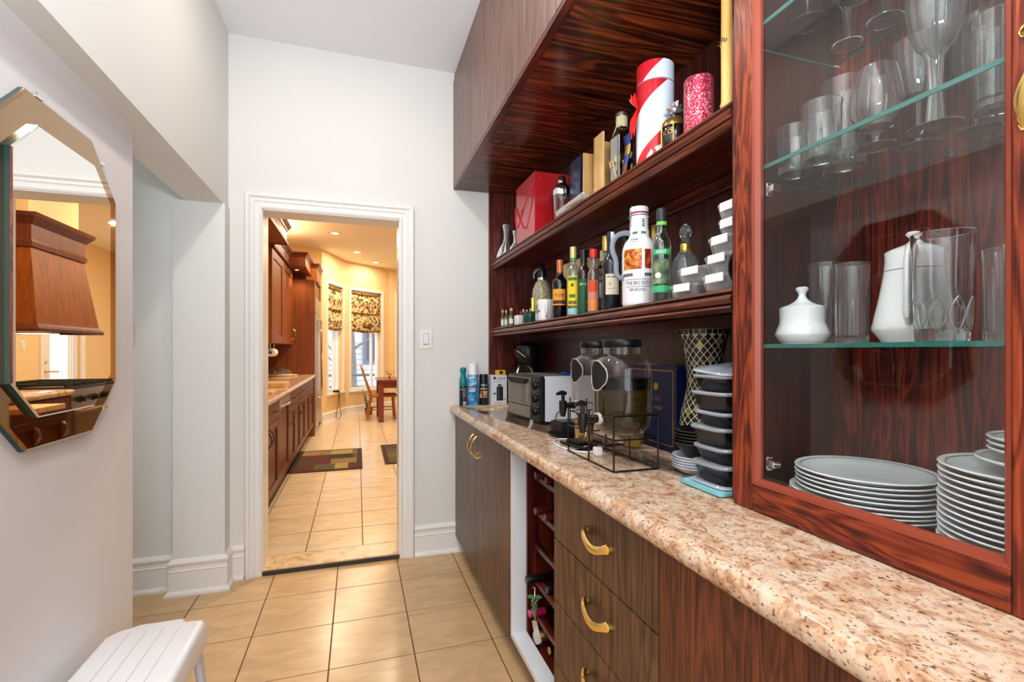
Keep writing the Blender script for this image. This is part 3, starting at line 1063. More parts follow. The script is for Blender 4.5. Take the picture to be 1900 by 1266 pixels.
# ------------------------------------------------------------------ bottles and other things on the two open shelves
def bottle(label, loc, R, h, neck_r, z_sh, z_neck, body, cap, cap_h, cap_r=None, labels=(), name='bottle', seg=28, cat='bottle', liquid=None, group=None, base_in=0.93):
    """z_sh shoulder start, z_neck start of the neck"""
    t = thing(name, label, cat, loc, group)
    pr = [(0.0001, 0.0), (R * base_in, 0.0), (R, 0.004), (R, z_sh)]
    for i in range(1, 9):
        f = i / 8
        s = (1 - math.cos(PI * f)) / 2
        pr.append((R + (neck_r - R) * s, z_sh + (z_neck - z_sh) * f))
    pr += [(neck_r, h - cap_h), (neck_r * 1.12, h - cap_h + 0.001), (neck_r * 1.12, h - cap_h + 0.006), (neck_r * 0.9, h - cap_h + 0.007)]
    M().lathe(pr, seg=seg).build('glass_body', body, t)
    if liquid:
        lm, zl = liquid
        q = [(0.0001, 0.003), (R * 0.93, 0.003), (R * 0.95, 0.01)]
        for (r, z) in pr[3:]:
            if z < zl:
                q.append((r * 0.95, z))
        q += [(q[-1][0] * 0.98, zl), (0.0001, zl)]
        M().lathe(q, seg=seg).build('liquid', lm, t)
    cr = cap_r or neck_r * 1.15
    M().lathe([(cr, h - cap_h), (cr, h - 0.003), (cr * 0.9, h), (0.0001, h)], seg=18).build('cap', cap, t)
    phi = face_cam(loc[0], loc[1])
    for (z0, z1, mm, span, off) in labels:
        M().lathe([(R * 1.006 + 0.0004, z0), (R * 1.006 + 0.0004, z1)], seg=16, a0=phi + off - span / 2, a1=phi + off + span / 2).build('paper_label', mm, t)
    return t, phi

def neck_band(t, r, z0, z1, m, name='neck_band'):
    return M().lathe([(r, z0), (r, z1)], seg=20).build(name, m, t)

DARKGLASS = mat('dark_bottle_glass', (12, 12, 12), 0.06, spec=0.6, coat=0.3)
BROWNGLASS = mat('brown_bottle', (48, 20, 12), 0.07, spec=0.6, coat=0.3)
INK = mat('black_ink', (18, 18, 18), 0.6)
REDINK = mat('red_ink', (170, 30, 30), 0.6)
WHITEINK = mat('white_ink', (240, 240, 240), 0.6)
NAVYINK = mat('navy_ink', (28, 34, 78), 0.6)

# -- lower shelf
z = S1
g = 'miniature bottles at the left end of the lower shelf'
AMBER = mat('amber_spirit', (150, 70, 24), 0.2)
PALE = mat('pale_spirit', (198, 184, 130), 0.2)
CORK = mat('cork_cap', (214, 180, 140), 0.6)
minis = [(0.858, 2.86, 0.012, 0.112, CORK, PALE, 'miniature bottle of pale liquor standing first by the left panel'),
         (0.858, 2.785, 0.012, 0.104, mat('gold_cap', (210, 170, 90), 0.3, metal=0.6), PALE, 'miniature bottle with yellowish cap, second from the left panel'),
         (0.860, 2.69, 0.016, 0.108, CORK, AMBER, 'miniature bottle half full of amber liquor, cork-coloured cap'),
         (0.900, 2.63, 0.012, 0.086, mat('red_cap', (190, 46, 44), 0.35), AMBER, 'miniature bottle with a small red cap behind the white box'),
         (0.890, 2.56, 0.009, 0.092, mat('pink_cap', (226, 196, 186), 0.4), PALE, 'miniature bottle with a pale pink cap behind the white box'),
         (0.890, 2.50, 0.010, 0.084, CORK, PALE, 'miniature bottle with tan cap between white and green boxes'),
         (0.890, 2.44, 0.009, 0.086, mat('pink_cap', (226, 196, 186), 0.4), PALE, 'miniature bottle peeping over the left edge of the green box'),
         (0.895, 2.36, 0.012, 0.118, mat('yellow_cap', (214, 186, 60), 0.4), PALE, 'miniature bottle with broad yellow cap behind the green box'),
         (0.905, 2.32, 0.010, 0.136, mat('yellow_cap', (214, 186, 60), 0.4), PALE, 'slim miniature bottle with yellow cap beside the soda siphon')]
for (x, y, r, h, cp, lq, lab) in minis:
    bottle(lab, (x, y, z), r, h, r * 0.42, h * 0.55, h * 0.72, GREENGLASS, cp, h * 0.16, r * 0.55, name='miniature_bottle', seg=14, liquid=(lq, h * 0.5), group=g, labels=[(h * 0.15, h * 0.42, PAPER, 1.6, 0)])
tag(M().box(-0.016, 0.016, -0.030, 0.030, 0, 0.056).build('small_carton', WHITE, None, bevel=0.006, loc=(0.855, 2.545, z)), 'small white rounded carton among the miniature bottles', 'box')
gp = thing('candle_tin', 'small dark green ribbed jar left of the white mug', 'jar', (0.865, 2.385, z))
M().lathe([(0.0001, 0), (0.034, 0), (0.036, 0.004), (0.036, 0.052), (0.030, 0.058), (0.0001, 0.058)], seg=36, mod=lambda a, zz: 1 + 0.012 * math.cos(18 * a)).build('body', mat('green_glass_jar', (20, 74, 56), 0.2), gp)
M().lathe([(0.030, 0.058), (0.031, 0.064), (0.0001, 0.066)], seg=24).build('lid', mat('dark_lid', (60, 70, 58), 0.4), gp)

sip = thing('soda_siphon', 'glass soda siphon with wire mesh body and black head', 'siphon', (0.945, 2.415, z))
M().lathe([(0.0001, 0), (0.050, 0), (0.053, 0.006), (0.053, 0.15), (0.049, 0.19), (0.036, 0.222), (0.022, 0.238)], seg=28).build('body', blotch('mesh_glass', [(0.3, (84, 76, 58)), (0.5, (166, 156, 128)), (0.7, (206, 198, 170))], 160, 2, 0.18, stretch=(1, 1, 1.4)), sip)
M().lathe([(0.023, 0.232), (0.024, 0.25), (0.022, 0.252)], seg=20).build('collar', CHROME, sip)
m = M()
m.lathe([(0.022, 0.25), (0.024, 0.262), (0.022, 0.29), (0.016, 0.318), (0.008, 0.326), (0.0001, 0.327)], seg=20)
m.tube([(-0.012, 0.01, 0.305), (-0.03, 0.035, 0.29), (-0.036, 0.048, 0.262)], [0.008, 0.007, 0.005], 8)
m.build('head', BLACK, sip)
M().tube([(-0.02, 0.0, 0.30), (-0.036, 0.022, 0.275), (-0.034, 0.03, 0.25)], 0.003, 6).build('lever', CHROME, sip)
m = M()
m.tube([(-0.054, -0.006, 0.05), (-0.055, -0.006, 0.14)], 0.010, 8)
m.build('gauge_plate', GOLD, sip)

mug = thing('mug', 'white porcelain mug with its handle turned to the front', 'mug', (0.853, 2.135, z))
M().lathe([(0.0001, 0.0), (0.030, 0.0), (0.033, 0.003), (0.039, 0.098), (0.0375, 0.100), (0.036, 0.098), (0.031, 0.006), (0.0001, 0.006)], seg=30).build('cup', WHITE, mug)
phi = face_cam(0.853, 2.135)
e = Vector((math.cos(phi + 0.1), math.sin(phi + 0.1), 0))
M().tube(bez(e * 0.037 + Vector((0, 0, 0.082)), e * 0.072 + Vector((0, 0, 0.088)), e * 0.068 + Vector((0, 0, 0.022)), e * 0.034 + Vector((0, 0, 0.020)), 12), 0.0055, 8, flat=1.2).build('handle', WHITE, mug)
M().lathe([(0.0355, 0.040), (0.036, 0.052)], seg=6, a0=phi - 1.15, a1=phi - 0.85).build('print', INK, mug)

tag(M().box(-0.055, 0.05, -0.11, 0.11, 0, 0.285).build('gift_carton', blotch('printed_carton', [(0.3, (150, 120, 84)), (0.5, (206, 176, 134)), (0.65, (226, 204, 166))], 14, 3, 0.6), None, bevel=0.002, loc=(1.03, 2.10, z)), 'tan printed carton standing behind the liqueur bottles', 'box')

t, phi = bottle('dark wine bottle with orange label and copper capsule', (0.868, 1.995, z), 0.0345, 0.266, 0.0135, 0.165, 0.205, DARKGLASS, mat('copper_capsule', (196, 110, 76), 0.35, metal=0.4), 0.064, 0.0148, labels=[(0.06, 0.132, mat('orange_label', (232, 160, 44), 0.5), 1.9, -0.2)])
M().lathe([(0.0352, 0.066), (0.0352, 0.082)], seg=12, a0=phi - 1.1, a1=phi + 0.7).build('label_band', mat('dark_band', (88, 34, 26), 0.5), t)
strokes(t, on_cyl(0.0353, phi - 0.2, 0.104), -0.026, 0.026, -0.007, 0.008, mat('brown_ink', (160, 84, 30), 0.6), 2)
M().lathe([(0.0351, 0.062), (0.0351, 0.066)], seg=12, a0=phi - 1.1, a1=phi + 0.7).build('label_print', GOLD, t)

t, phi = bottle('clear rum bottle with yellow label and green-ringed gold cap', (0.862, 1.842, z), 0.0275, 0.293, 0.0125, 0.185, 0.228, GREENGLASS, mat('pale_gold_cap', (206, 192, 128), 0.35, metal=0.4), 0.058, 0.0138, labels=[(0.045, 0.168, mat('yellow_label', (236, 206, 30), 0.5), 1.55, -0.15), (0.008, 0.034, mat('aqua_label', (150, 206, 206), 0.5), 1.8, 0)])
neck_band(t, 0.0141, 0.237, 0.246, mat('green_band', (60, 140, 60), 0.4))
for zz, w_, c_ in ((0.156, 1.3, (40, 120, 60)), (0.085, 0.9, (50, 120, 50)), (0.058, 1.3, (120, 110, 30)), (0.13, 0.35, (90, 60, 30))):
    M().lathe([(0.0282, zz - 0.007), (0.0282, zz + 0.007)], seg=10, a0=phi - 0.15 - w_ / 2, a1=phi - 0.15 + w_ / 2).build('label_print', mat('print_%d%d%d' % c_, c_, 0.5), t)

t, phi = bottle('brown liqueur bottle with dark green label and black cap', (0.885, 1.79, z), 0.0265, 0.272, 0.0125, 0.175, 0.215, BROWNGLASS, BLACK, 0.055, 0.0138, labels=[(0.01, 0.15, mat('green_label', (34, 86, 54), 0.45), 2.2, 0)])
strokes(t, on_cyl(0.0272, phi - 0.1, 0.128), -0.014, 0.014, -0.005, 0.005, mat('cream_ink', (190, 206, 170), 0.6), 4)
text(t, '21', 0.012, on_cyl(0.0272, phi + 0.5, 0.055), mat('cream_ink', (220, 214, 190), 0.6))

t, phi = bottle('clear spirit bottle with red cap and orange fruit label', (0.862, 1.66, z), 0.0225, 0.247, 0.0118, 0.15, 0.185, GREENGLASS, mat('bright_red_cap', (206, 28, 30), 0.35), 0.034, 0.0150, labels=[(0.008, 0.125, mat('pink_label', (214, 130, 112), 0.5), 1.9, -0.1)], liquid=(mat('amber_rum', (120, 74, 40), 0.1), 0.17))
M().lathe([(0.0232, 0.082), (0.0232, 0.124)], seg=12, a0=phi - 1.0, a1=phi + 0.7).build('label_print', mat('orange_red', (214, 78, 30), 0.5), t)
M().lathe([(0.0233, 0.012), (0.0233, 0.05)], seg=10, a0=phi - 0.5, a1=phi + 0.5).build('fruit_print', mat('orange_fruit', (236, 150, 30), 0.5), t)

t, phi = bottle('dark red aperitif bottle with blue and white label', (0.945, 1.735, z), 0.033, 0.262, 0.0125, 0.17, 0.215, mat('aperitif_red', (44, 10, 12), 0.06, coat=0.3), mat('cream_cap', (206, 196, 150), 0.4), 0.05, 0.0138, labels=[(0.07, 0.13, mat('pale_blue_label', (176, 206, 206), 0.5), 2.6, 0), (0.13, 0.16, mat('navy_label', (26, 36, 62), 0.5), 2.8, 0)])
text(t, 'CAMPARI', 0.022, on_cyl(0.0338, phi + 0.55, 0.145), WHITEINK)
t, phi = bottle('slim clear bottle with tall gold cap left of the port bottle', (0.905, 1.64, z), 0.020, 0.296, 0.0120, 0.15, 0.20, GREENGLASS, mat('gold_screw_cap', (206, 172, 92), 0.28, metal=0.75), 0.058, 0.0148)

PORT = mat('port_black', (26, 29, 34), 0.12, spec=0.6)
t, phi = bottle('charcoal port bottle with cream label and paper seal on its neck', (0.862, 1.525, z), 0.0315, 0.281, 0.0130, 0.165, 0.215, PORT, mat('dark_capsule', (30, 30, 38), 0.3), 0.05, 0.0145, labels=[(0.055, 0.128, CREAM, 1.6, 0.15)])
M().lathe([(0.0148, 0.215), (0.0149, 0.279)], seg=6, a0=phi - 0.1, a1=phi + 0.8).build('paper_seal', mat('seal_paper', (206, 208, 214), 0.6), t)
strokes(t, on_cyl(0.0322, phi + 0.15, 0.117), -0.020, 0.020, -0.003, 0.003, INK, 5)
strokes(t, on_cyl(0.0322, phi - 0.05, 0.076), -0.012, 0.014, -0.001, 0.001, INK, 6)
text(t, '5', 0.016, on_cyl(0.0322, phi - 0.15, 0.092), INK)
M().sphere((0, 0, 0), 0.012, 12, 6, sx=0.25).build('raised_crest', mat('crest_grey', (92, 94, 98), 0.4), t, loc=(0.030 * math.cos(phi), 0.030 * math.sin(phi), 0.158))

t, phi = bottle('dark bottle with a red-topped black capsule behind the white jug handle', (0.98, 1.62, z), 0.034, 0.315, 0.0150, 0.19, 0.235, mat('burgundy_glass', (46, 12, 14), 0.08, coat=0.3), BLACK, 0.052, 0.0168, labels=[(0.03, 0.10, mat('maroon_label', (110, 40, 30), 0.5), 2.2, 0)])
M().lathe([(0.0170, 0.309), (0.0160, 0.3165), (0.0001, 0.317)], seg=18).build('red_top', mat('red_foil', (190, 36, 52), 0.3), t)
t, phi = bottle('bottle with a gold cap hidden behind the white beer jug', (0.99, 1.445, z), 0.034, 0.295, 0.0135, 0.19, 0.23, GREENGLASS, mat('gold_screw_cap', (206, 172, 92), 0.28, metal=0.75), 0.055, 0.0150)

# swing-top beer jug
jug = thing('beer_jug', 'large white swing-top beer jug with grey handle and printed picture', 'jug', (0.872, 1.362, z))
phi = face_cam(0.872, 1.362)
RJ = 0.0535
JW = mat('jug_enamel', (240, 240, 242), 0.12, spec=0.6)
pr = [(0.0001, 0), (0.050, 0), (0.0525, 0.004), (RJ, 0.012), (0.0545, 0.085), (0.0560, 0.09), (0.0560, 0.106), (0.0545, 0.11), (0.055, 0.170), (0.053, 0.188), (0.047, 0.206), (0.036, 0.220), (0.0325, 0.226), (0.0325, 0.244), (0.030, 0.25), (0.029, 0.285), (0.031, 0.289), (0.031, 0.297), (0.027, 0.300)]
M().lathe(pr, seg=40).build('body', JW, jug)
M().lathe([(0.0285, 0.299), (0.0295, 0.3035), (0.0285, 0.3045)], seg=24).build('gasket', mat('gasket_red', (170, 40, 66), 0.5), jug)
M().lathe([(0.030, 0.3045), (0.0305, 0.318), (0.028, 0.322), (0.0001, 0.323)], seg=28).build('stopper', JW, jug)
h_ = phi - 1.15
e = Vector((math.cos(h_), math.sin(h_), 0))
u = Vector((0, 0, 1))
m = M()
m.tube(bez(e * 0.033 + u * 0.238, e * 0.085 + u * 0.245, e * 0.105 + u * 0.20, e * 0.084 + u * 0.16, 8) + bez(e * 0.080 + u * 0.15, e * 0.074 + u * 0.13, e * 0.09 + u * 0.088, e * 0.054 + u * 0.092, 8), 0.0065, 10, flat=1.3)
m.build('handle', mat('handle_grey', (122, 136, 150), 0.35), jug)
sd = Vector((math.cos(phi - 0.9), math.sin(phi - 0.9), 0))
m = M()
m.tube([sd * 0.033 + u * 0.312, sd * 0.036 + u * 0.29, sd * 0.034 + u * 0.27, sd * 0.037 + u * 0.255, sd * 0.032 + u * 0.262], 0.0016, 6)
m.tube([(0.0325 * math.cos(a), 0.0325 * math.sin(a), 0.293) for a in [2 * PI * i / 24 for i in range(24)]], 0.0014, 6, closed=True)
tq = Vector((-e.y, e.x, 0))
m.tube([sd * 0.036 + u * 0.288 - tq * 0.006, sd * 0.040 + u * 0.28, sd * 0.036 + u * 0.288 + tq * 0.006], 0.0022, 6)
m.tube([sd * 0.032 + u * 0.325, sd * 0.001 + u * 0.3255, -sd * 0.031 + u * 0.322, -sd * 0.034 + u * 0.293], 0.0014, 6)
m.build('wire_bail', mat('bail_wire', (120, 126, 132), 0.25, metal=0.9), jug)
def jpatch(z0, z1, off, span, mm, r=None, nm='printed_panel', seg=14):
    n_ = 8
    def rad(zz):
        for (r0, a), (r1, b_) in zip(pr[:-1], pr[1:]):
            if a <= zz <= b_:
                return r0 + (r1 - r0) * (zz - a) / max(1e-6, b_ - a)
        return RJ
    M().lathe([(rad(z0 + (z1 - z0) * i / n_) + 0.0007, z0 + (z1 - z0) * i / n_) for i in range(n_ + 1)], seg=seg, a0=phi + off - span / 2, a1=phi + off + span / 2).build(nm, mm, jug)
FEAST = blotch('jug_picture', [(0.25, (60, 24, 12)), (0.40, (150, 56, 18)), (0.5, (206, 110, 34)), (0.6, (222, 168, 60)), (0.75, (150, 140, 60))], 55, 6, 0.35)
jpatch(0.115, 0.180, -0.42, 1.15, FEAST)
jpatch(0.118, 0.178, 0.52, 0.40, blotch('jug_picture_red', [(0.3, (70, 20, 14)), (0.5, (170, 40, 26)), (0.65, (206, 110, 40))], 60, 5, 0.35))
for k in range(7):
    jpatch(0.093, 0.103, -1.0 + 0.1 * k, 0.075, INK, nm='check_print', seg=3)
for k in range(6):
    jpatch(0.093, 0.103, 0.35 + 0.1 * k, 0.075, INK, nm='check_print', seg=3)
for k in range(4):
    jpatch(0.231, 0.239, -0.6 + 0.13 * k, 0.10, INK, nm='check_print', seg=3)
    jpatch(0.231, 0.239, 0.25 + 0.13 * k, 0.10, INK, nm='check_print', seg=3)
for k in range(6):
    jpatch(0.255 + 0.0045 * k, 0.2575 + 0.0045 * k, 0.45, 0.3, INK, nm='barcode_print', seg=3)
text(jug, 'THE BIG DUTCH', 0.0155, on_cyl(0.0552, phi + 0.05, 0.071), INK, sx=0.80)
text(jug, 'BRUEGHEL', 0.0125, on_cyl(0.0550, phi - 0.08, 0.050), NAVYINK, sx=0.85)
for k_, (xa, xb) in enumerate(((-0.012, 0.013), (-0.016, 0.016), (-0.008, 0.006))):
    strokes(jug, lambda x, y: ((0.0445 + 0.35 * (0.208 - 0.008 * k_ - y) * 0 + [0.0, 0.0035, 0.0062][k_]) * math.cos(phi - 0.35 + x / 0.047), (0.0445 + [0.0, 0.0035, 0.0062][k_]) * math.sin(phi - 0.35 + x / 0.047), 0.2115 - 0.0085 * k_ + y), xa, xb, -0.0022, 0.0022, INK, 10 + k_)
for zz in (0.0595, 0.0825):
    jpatch(zz, zz + 0.0012, 0.05, 1.75, INK, nm='ribbon_line')
jpatch(0.050, 0.072, 1.05, 0.22, mat('ribbon_cream', (226, 206, 160), 0.4), nm='ribbon_end', seg=4)

t, phi = bottle('tall clear liqueur bottle with bright green labels and black cap', (0.868, 1.235, z), 0.0285, 0.283, 0.0125, 0.175, 0.222, thin_glass('greenish_glass', (0.55, 0.62, 0.56), 0.08, 0.8, 1.6, haze=0.05, body=(80, 100, 90)), mat('black_cap_soft', (38, 40, 44), 0.4), 0.038, 0.0150,
                labels=[(0.055, 0.128, blotch('golf_label', [(0.35, (30, 48, 30)), (0.5, (84, 108, 74)), (0.65, (140, 158, 120))], 30, 3, 0.5), 1.7, -0.1), (0.142, 0.158, mat('bright_green', (60, 176, 110), 0.45), 1.9, 0), (0.030, 0.050, mat('bright_green', (60, 176, 110), 0.45), 2.2, 0)])
neck_band(t, 0.0153, 0.232, 0.243, mat('light_green', (120, 190, 90), 0.4))
text(t, 'GOLF', 0.012, on_cyl(0.0292, phi - 0.05, 0.150), WHITEINK)
M().lathe([(0.0001, 0), (0.008, 0.0003), (0.009, -0.0004)], seg=14).xf(Matrix.Translation((0.0296 * math.cos(phi - 0.35), 0.0296 * math.sin(phi - 0.35), 0.080)) @ Matrix.Rotation(phi - 0.35, 4, 'Z') @ Matrix.Rotation(PI / 2, 4, 'Y')).build('ball_print', WHITEINK, t)

dec = thing('decanter', 'cut crystal decanter with faceted stopper and gold collar', 'decanter', (0.94, 1.218, z))
M().lathe([(0.0001, 0), (0.036, 0.0), (0.040, 0.006), (0.041, 0.09), (0.036, 0.125), (0.022, 0.15), (0.0145, 0.16), (0.0145, 0.178)], seg=48, mod=lambda a, zz: 1 + 0.05 * abs(math.sin(5 * a))).build('body', CUT, dec)
M().lathe([(0.0155, 0.150), (0.0160, 0.176), (0.015, 0.178)], seg=20).build('collar', GOLD, dec)
M().lathe([(0.010, 0.176), (0.015, 0.183), (0.0095, 0.192), (0.014, 0.200), (0.0185, 0.213), (0.015, 0.229), (0.006, 0.238), (0.0001, 0.240)], seg=8).build('stopper', CUT, dec, sharp=10)

# clip-lid containers at the right end
def clip_box(label, loc, sx, sy, h, rz=0.0, grp='clip-lid containers stacked by the glazed cabinet'):
    t = thing('clip_container', label, 'container', loc, grp, rz)
    m = M()
    loft(m, [[(x * 0.86, y * 0.86, 0) for x, y in rect(-sx, sx, -sy, sy, 0.014)], [(x, y, h) for x, y in rect(-sx, sx, -sy, sy, 0.016)]], cap1=False)
    m.build('body', CLEARPLASTIC, t)
    m = M()
    loft(m, [[(x * 1.05, y * 1.05, h) for x, y in rect(-sx, sx, -sy, sy, 0.018)], [(x * 1.05, y * 1.05, h + 0.008) for x, y in rect(-sx, sx, -sy, sy, 0.018)], [(x * 0.9, y * 0.9, h + 0.010) for x, y in rect(-sx, sx, -sy, sy, 0.016)]])
    m.build('lid', CLEARPLASTIC, t)
    for (x0, x1, y0, y1) in ((-sx * 1.10, -sx * 1.03, -sy * 0.55, sy * 0.55), (-sx * 0.5, sx * 0.5, sy * 1.05, sy * 1.14), (-sx * 0.5, sx * 0.5, -sy * 1.14, -sy * 1.05)):
        M().box(x0, x1, y0, y1, h - 0.012, h + 0.010).build('clip', WHITE, t, bevel=0.003)
    return t
clip_box('clear container with white clips lying flat right of the green-labelled bottle', (0.905, 1.115, z), 0.062, 0.052, 0.030, 0.15)
clip_box('clear container with white clips, bottom of the stack by the frame', (0.90, 0.972, z + 0.001), 0.062, 0.056, 0.036)
clip_box('clear container with white clips, second in the stack by the frame', (0.90, 0.968, z + 0.049), 0.060, 0.052, 0.036)
clip_box('clear container with white clips, third in the stack by the frame', (0.905, 0.965, z + 0.097), 0.058, 0.050, 0.034)
clip_box('small clear container with white clips, fourth in the stack by the frame', (0.91, 0.955, z + 0.143), 0.050, 0.040, 0.028)
clip_box('small clear container with white clips, topmost of the stack by the frame', (0.91, 0.955, z + 0.183), 0.050, 0.042, 0.030)
t = clip_box('clear lidded tub with pink base set on the flat container', (0.93, 1.105, z + 0.042), 0.066, 0.056, 0.034, 0.1, grp=None)
m = M()
loft(m, [[(x * 0.84, y * 0.84, 0.001) for x, y in rect(-0.066, 0.066, -0.056, 0.056, 0.014)], [(x * 0.87, y * 0.87, 0.009) for x, y in rect(-0.066, 0.066, -0.056, 0.056, 0.014)]])
m.build('contents', mat('pink_contents', (150, 84, 92), 0.6), t)
ld = thing('plastic_cover', 'clear square plastic lid leaning against the shelf back', 'lid', (1.00, 1.10, z + 0.045))
m = M()
m.box(-0.075, 0.075, -0.004, 0.004, 0, 0.11)
mm_ = Matrix.Rotation(0.95, 4, 'Z') @ Matrix.Rotation(0.5, 4, 'Y')
m.xf(mm_)
m.build('panel', CLEARPLASTIC, ld)
ld.location = (1.01, 1.13, z + 0.083)
pan = thing('round_lid', 'round black pan lid standing on edge beside the cabinet frame', 'platter', (0.866, 0.9015, z + 0.052))  # black pan lid propped on its edge
m = M()
m.lathe([(0.0001, 0.006), (0.030, 0.006), (0.044, 0.002), (0.050, 0.0), (0.050, -0.005), (0.0001, -0.005)], seg=32)
m.xf(Matrix.Rotation(PI / 2, 4, 'X') @ Matrix.Rotation(0, 4, 'Y'))
m.build('disc', BLACK, pan)
M().lathe([(0.012, 0.005), (0.010, 0.016), (0.0001, 0.017)], seg=16).xf(Matrix.Rotation(-PI / 2, 4, 'X')).build('knob', BLACK, pan)

# -- upper shelf
z = S2
def vase_small(label, loc, h, R, name, ribs=10, amp=0.06):
    t = thing(name, label, 'decanter', loc)
    M().lathe([(0.0001, 0), (R * 0.9, 0), (R, 0.01), (R * 0.96, h * 0.12), (R * 0.72, h * 0.30), (R * 0.36, h * 0.48), (R * 0.26, h * 0.60), (R * 0.27, h * 0.80), (R * 0.40, h * 0.96), (R * 0.42, h)], seg=60, mod=lambda a, zz: 1 + amp * math.cos(ribs * a)).build('glass_body', CUT, t)
    M().lathe([(R * 0.42, h), (R * 0.36, h + 0.002), (R * 0.30, h - 0.004)], seg=24).build('rim', CUT, t)
    return t
vase_small('ribbed glass decanter at the far left of the upper shelf', (0.885, 2.865, z), 0.212, 0.062, 'glass_decanter')
vase_small('small ribbed glass decanter against the red gift bag', (0.90, 2.73, z), 0.145, 0.045, 'glass_decanter')

bag = thing('gift_bag', 'large red gift bag with red cord handle', 'bag', (0.84, 2.39, z))
RED_BAG = mat('red_card', (186, 30, 36), 0.22, coat=0.6)
m = M()
x0, x1, y0, y1, hh = 0.0, 0.19, -0.146, 0.146, 0.325
m.quad((x0, y0, 0), (x0, y1, 0), (x0, y1, hh), (x0, y0, hh))
m.quad((x1, y0, 0), (x1, y1, 0), (x1, y1, hh), (x1, y0, hh))
m.quad((x0, y0, 0), (x1, y0, 0), (x1, y0, hh), (x0, y0, hh))
m.quad((x0, y1, 0), (x1, y1, 0), (x1, y1, hh), (x0, y1, hh))
m.quad((x0, y0, 0), (x1, y0, 0), (x1, y1, 0), (x0, y1, 0))
m.quad((x0, y0, hh), (x1, y0, hh), (x1, y1, hh - 0.002), (x0, y1, hh - 0.002))
m.build('bag_body', RED_BAG, bag)
M().box(x1 * 0.5 - 0.0008, x1 * 0.5 + 0.0008, y0 - 0.0006, y0, 0, hh).build('gusset_fold', mat('red_card_fold', (150, 24, 30), 0.4), bag)
cord = mat('red_cord', (214, 20, 52), 0.7)
pts = bez((x0 - 0.001, 0.145, 0.26), (x0 - 0.02, 0.12, 0.12), (x0 - 0.025, 0.06, 0.03), (x0 - 0.022, 0.03, 0.085), 8)[:-1] + bez((x0 - 0.022, 0.03, 0.085), (x0 - 0.02, -0.02, 0.15), (x0 - 0.01, -0.09, 0.22), (x0 + 0.02, -0.148, 0.295), 8)
M().tube([(x0 - 0.004, 0.148, 0.225), (x0 - 0.014, 0.12, 0.15), (x0 - 0.022, 0.08, 0.098), (x0 - 0.024, 0.04, 0.088), (x0 - 0.022, 0.0, 0.125), (x0 - 0.018, -0.06, 0.19), (x0 - 0.010, -0.12, 0.25), (x0 + 0.03, -0.148, 0.295)], 0.0042, 8).build('cord_handle', cord, bag)
o = M()
o.tube([(x0 - 0.0015, 0.072, 0.155), (x0 - 0.0015, 0.05, 0.185), (x0 - 0.0015, 0.03, 0.155), (x0 - 0.0015, 0.05, 0.165)], 0.0015, 5)
o.build('gold_emblem', GOLD, bag)
strokes(bag, on_plane((x0 - 0.001, 0.05, 0.138), (0, -1, 0), (0, 0, 1)), -0.02, 0.02, -0.005, 0.005, GOLD, 7)
strokes(bag, on_plane((x0 - 0.001, 0.05, 0.122), (0, -1, 0), (0, 0, 1)), -0.014, 0.014, -0.003, 0.003, GOLD, 8)

sh = thing('cocktail_shaker', 'glass cocktail shaker with chrome top beside the red bag', 'shaker', (0.885, 2.012, z))
M().lathe([(0.0001, 0.0), (0.030, 0.0), (0.032, 0.004), (0.040, 0.135), (0.038, 0.135), (0.030, 0.008), (0.0001, 0.008)], seg=28).build('glass_cup', JARGLASS, sh)
M().lathe([(0.0415, 0.132), (0.0425, 0.150), (0.0405, 0.163), (0.034, 0.176), (0.024, 0.186), (0.018, 0.190), (0.0185, 0.192)], seg=28).build('strainer_top', CHROME, sh)
M().lathe([(0.0195, 0.188), (0.0185, 0.216), (0.015, 0.220), (0.0001, 0.221)], seg=20).build('cap', CHROME, sh)

ds = thing('glass_dish', 'leaf-shaped frosted glass dish on the upper shelf edge', 'dish', (0.846, 1.83, z))
m = M()
secs = []
for i in range(13):
    f = i / 12
    y = -0.152 + 0.304 * f
    w_ = 0.030 * math.sin(PI * (0.12 + 0.80 * f)) ** 0.7
    zz = 0.012 + 0.014 * (2 * f - 1) ** 2
    secs.append([(-w_ - 0.002, y, zz + 0.018), (-w_ * 0.6, y, zz), (0, y, zz - 0.010), (w_ * 0.6, y, zz), (w_ + 0.002, y, zz + 0.018)])
vs = [p for s_ in secs for p in s_]
m._add(vs, [(j * 5 + i, j * 5 + i + 1, (j + 1) * 5 + i + 1, (j + 1) * 5 + i) for j in range(12) for i in range(4)], True)
o = m.build('leaf_bowl', thin_glass('frosted_glass', (0.86, 0.84, 0.84), 0.14, 0.8, 1.2, haze=0.22, rough=0.12, body=(230, 220, 220)), ds)
md = o.modifiers.new('thick', 'SOLIDIFY')
md.thickness = 0.004
M().lathe([(0.018, 0.0), (0.016, 0.006)], seg=20).build('foot', CUT, ds)

bb = thing('blue_gift_box', 'dark blue gift box behind the frosted glass dish', 'box', (0.955, 1.905, z))
M().box(-0.055, 0.055, -0.055, 0.055, 0, 0.262).build('box_body', mat('navy_box', (24, 34, 66), 0.25), bb, bevel=0.002)
M().box(-0.0562, -0.0552, -0.05, 0.05, 0.03, 0.25).build('printed_panel', blotch('navy_print', [(0.4, (14, 20, 44)), (0.6, (40, 48, 84)), (0.72, (120, 110, 120))], 22, 4, 0.3), bb)
tag(M().box(-0.05, 0.05, -0.05, 0.05, 0, 0.245).build('purple_box', mat('plum_box', (52, 30, 58), 0.3), None, bevel=0.002, loc=(1.03, 2.05, z)), 'dark plum box between the red bag and the blue box', 'box')

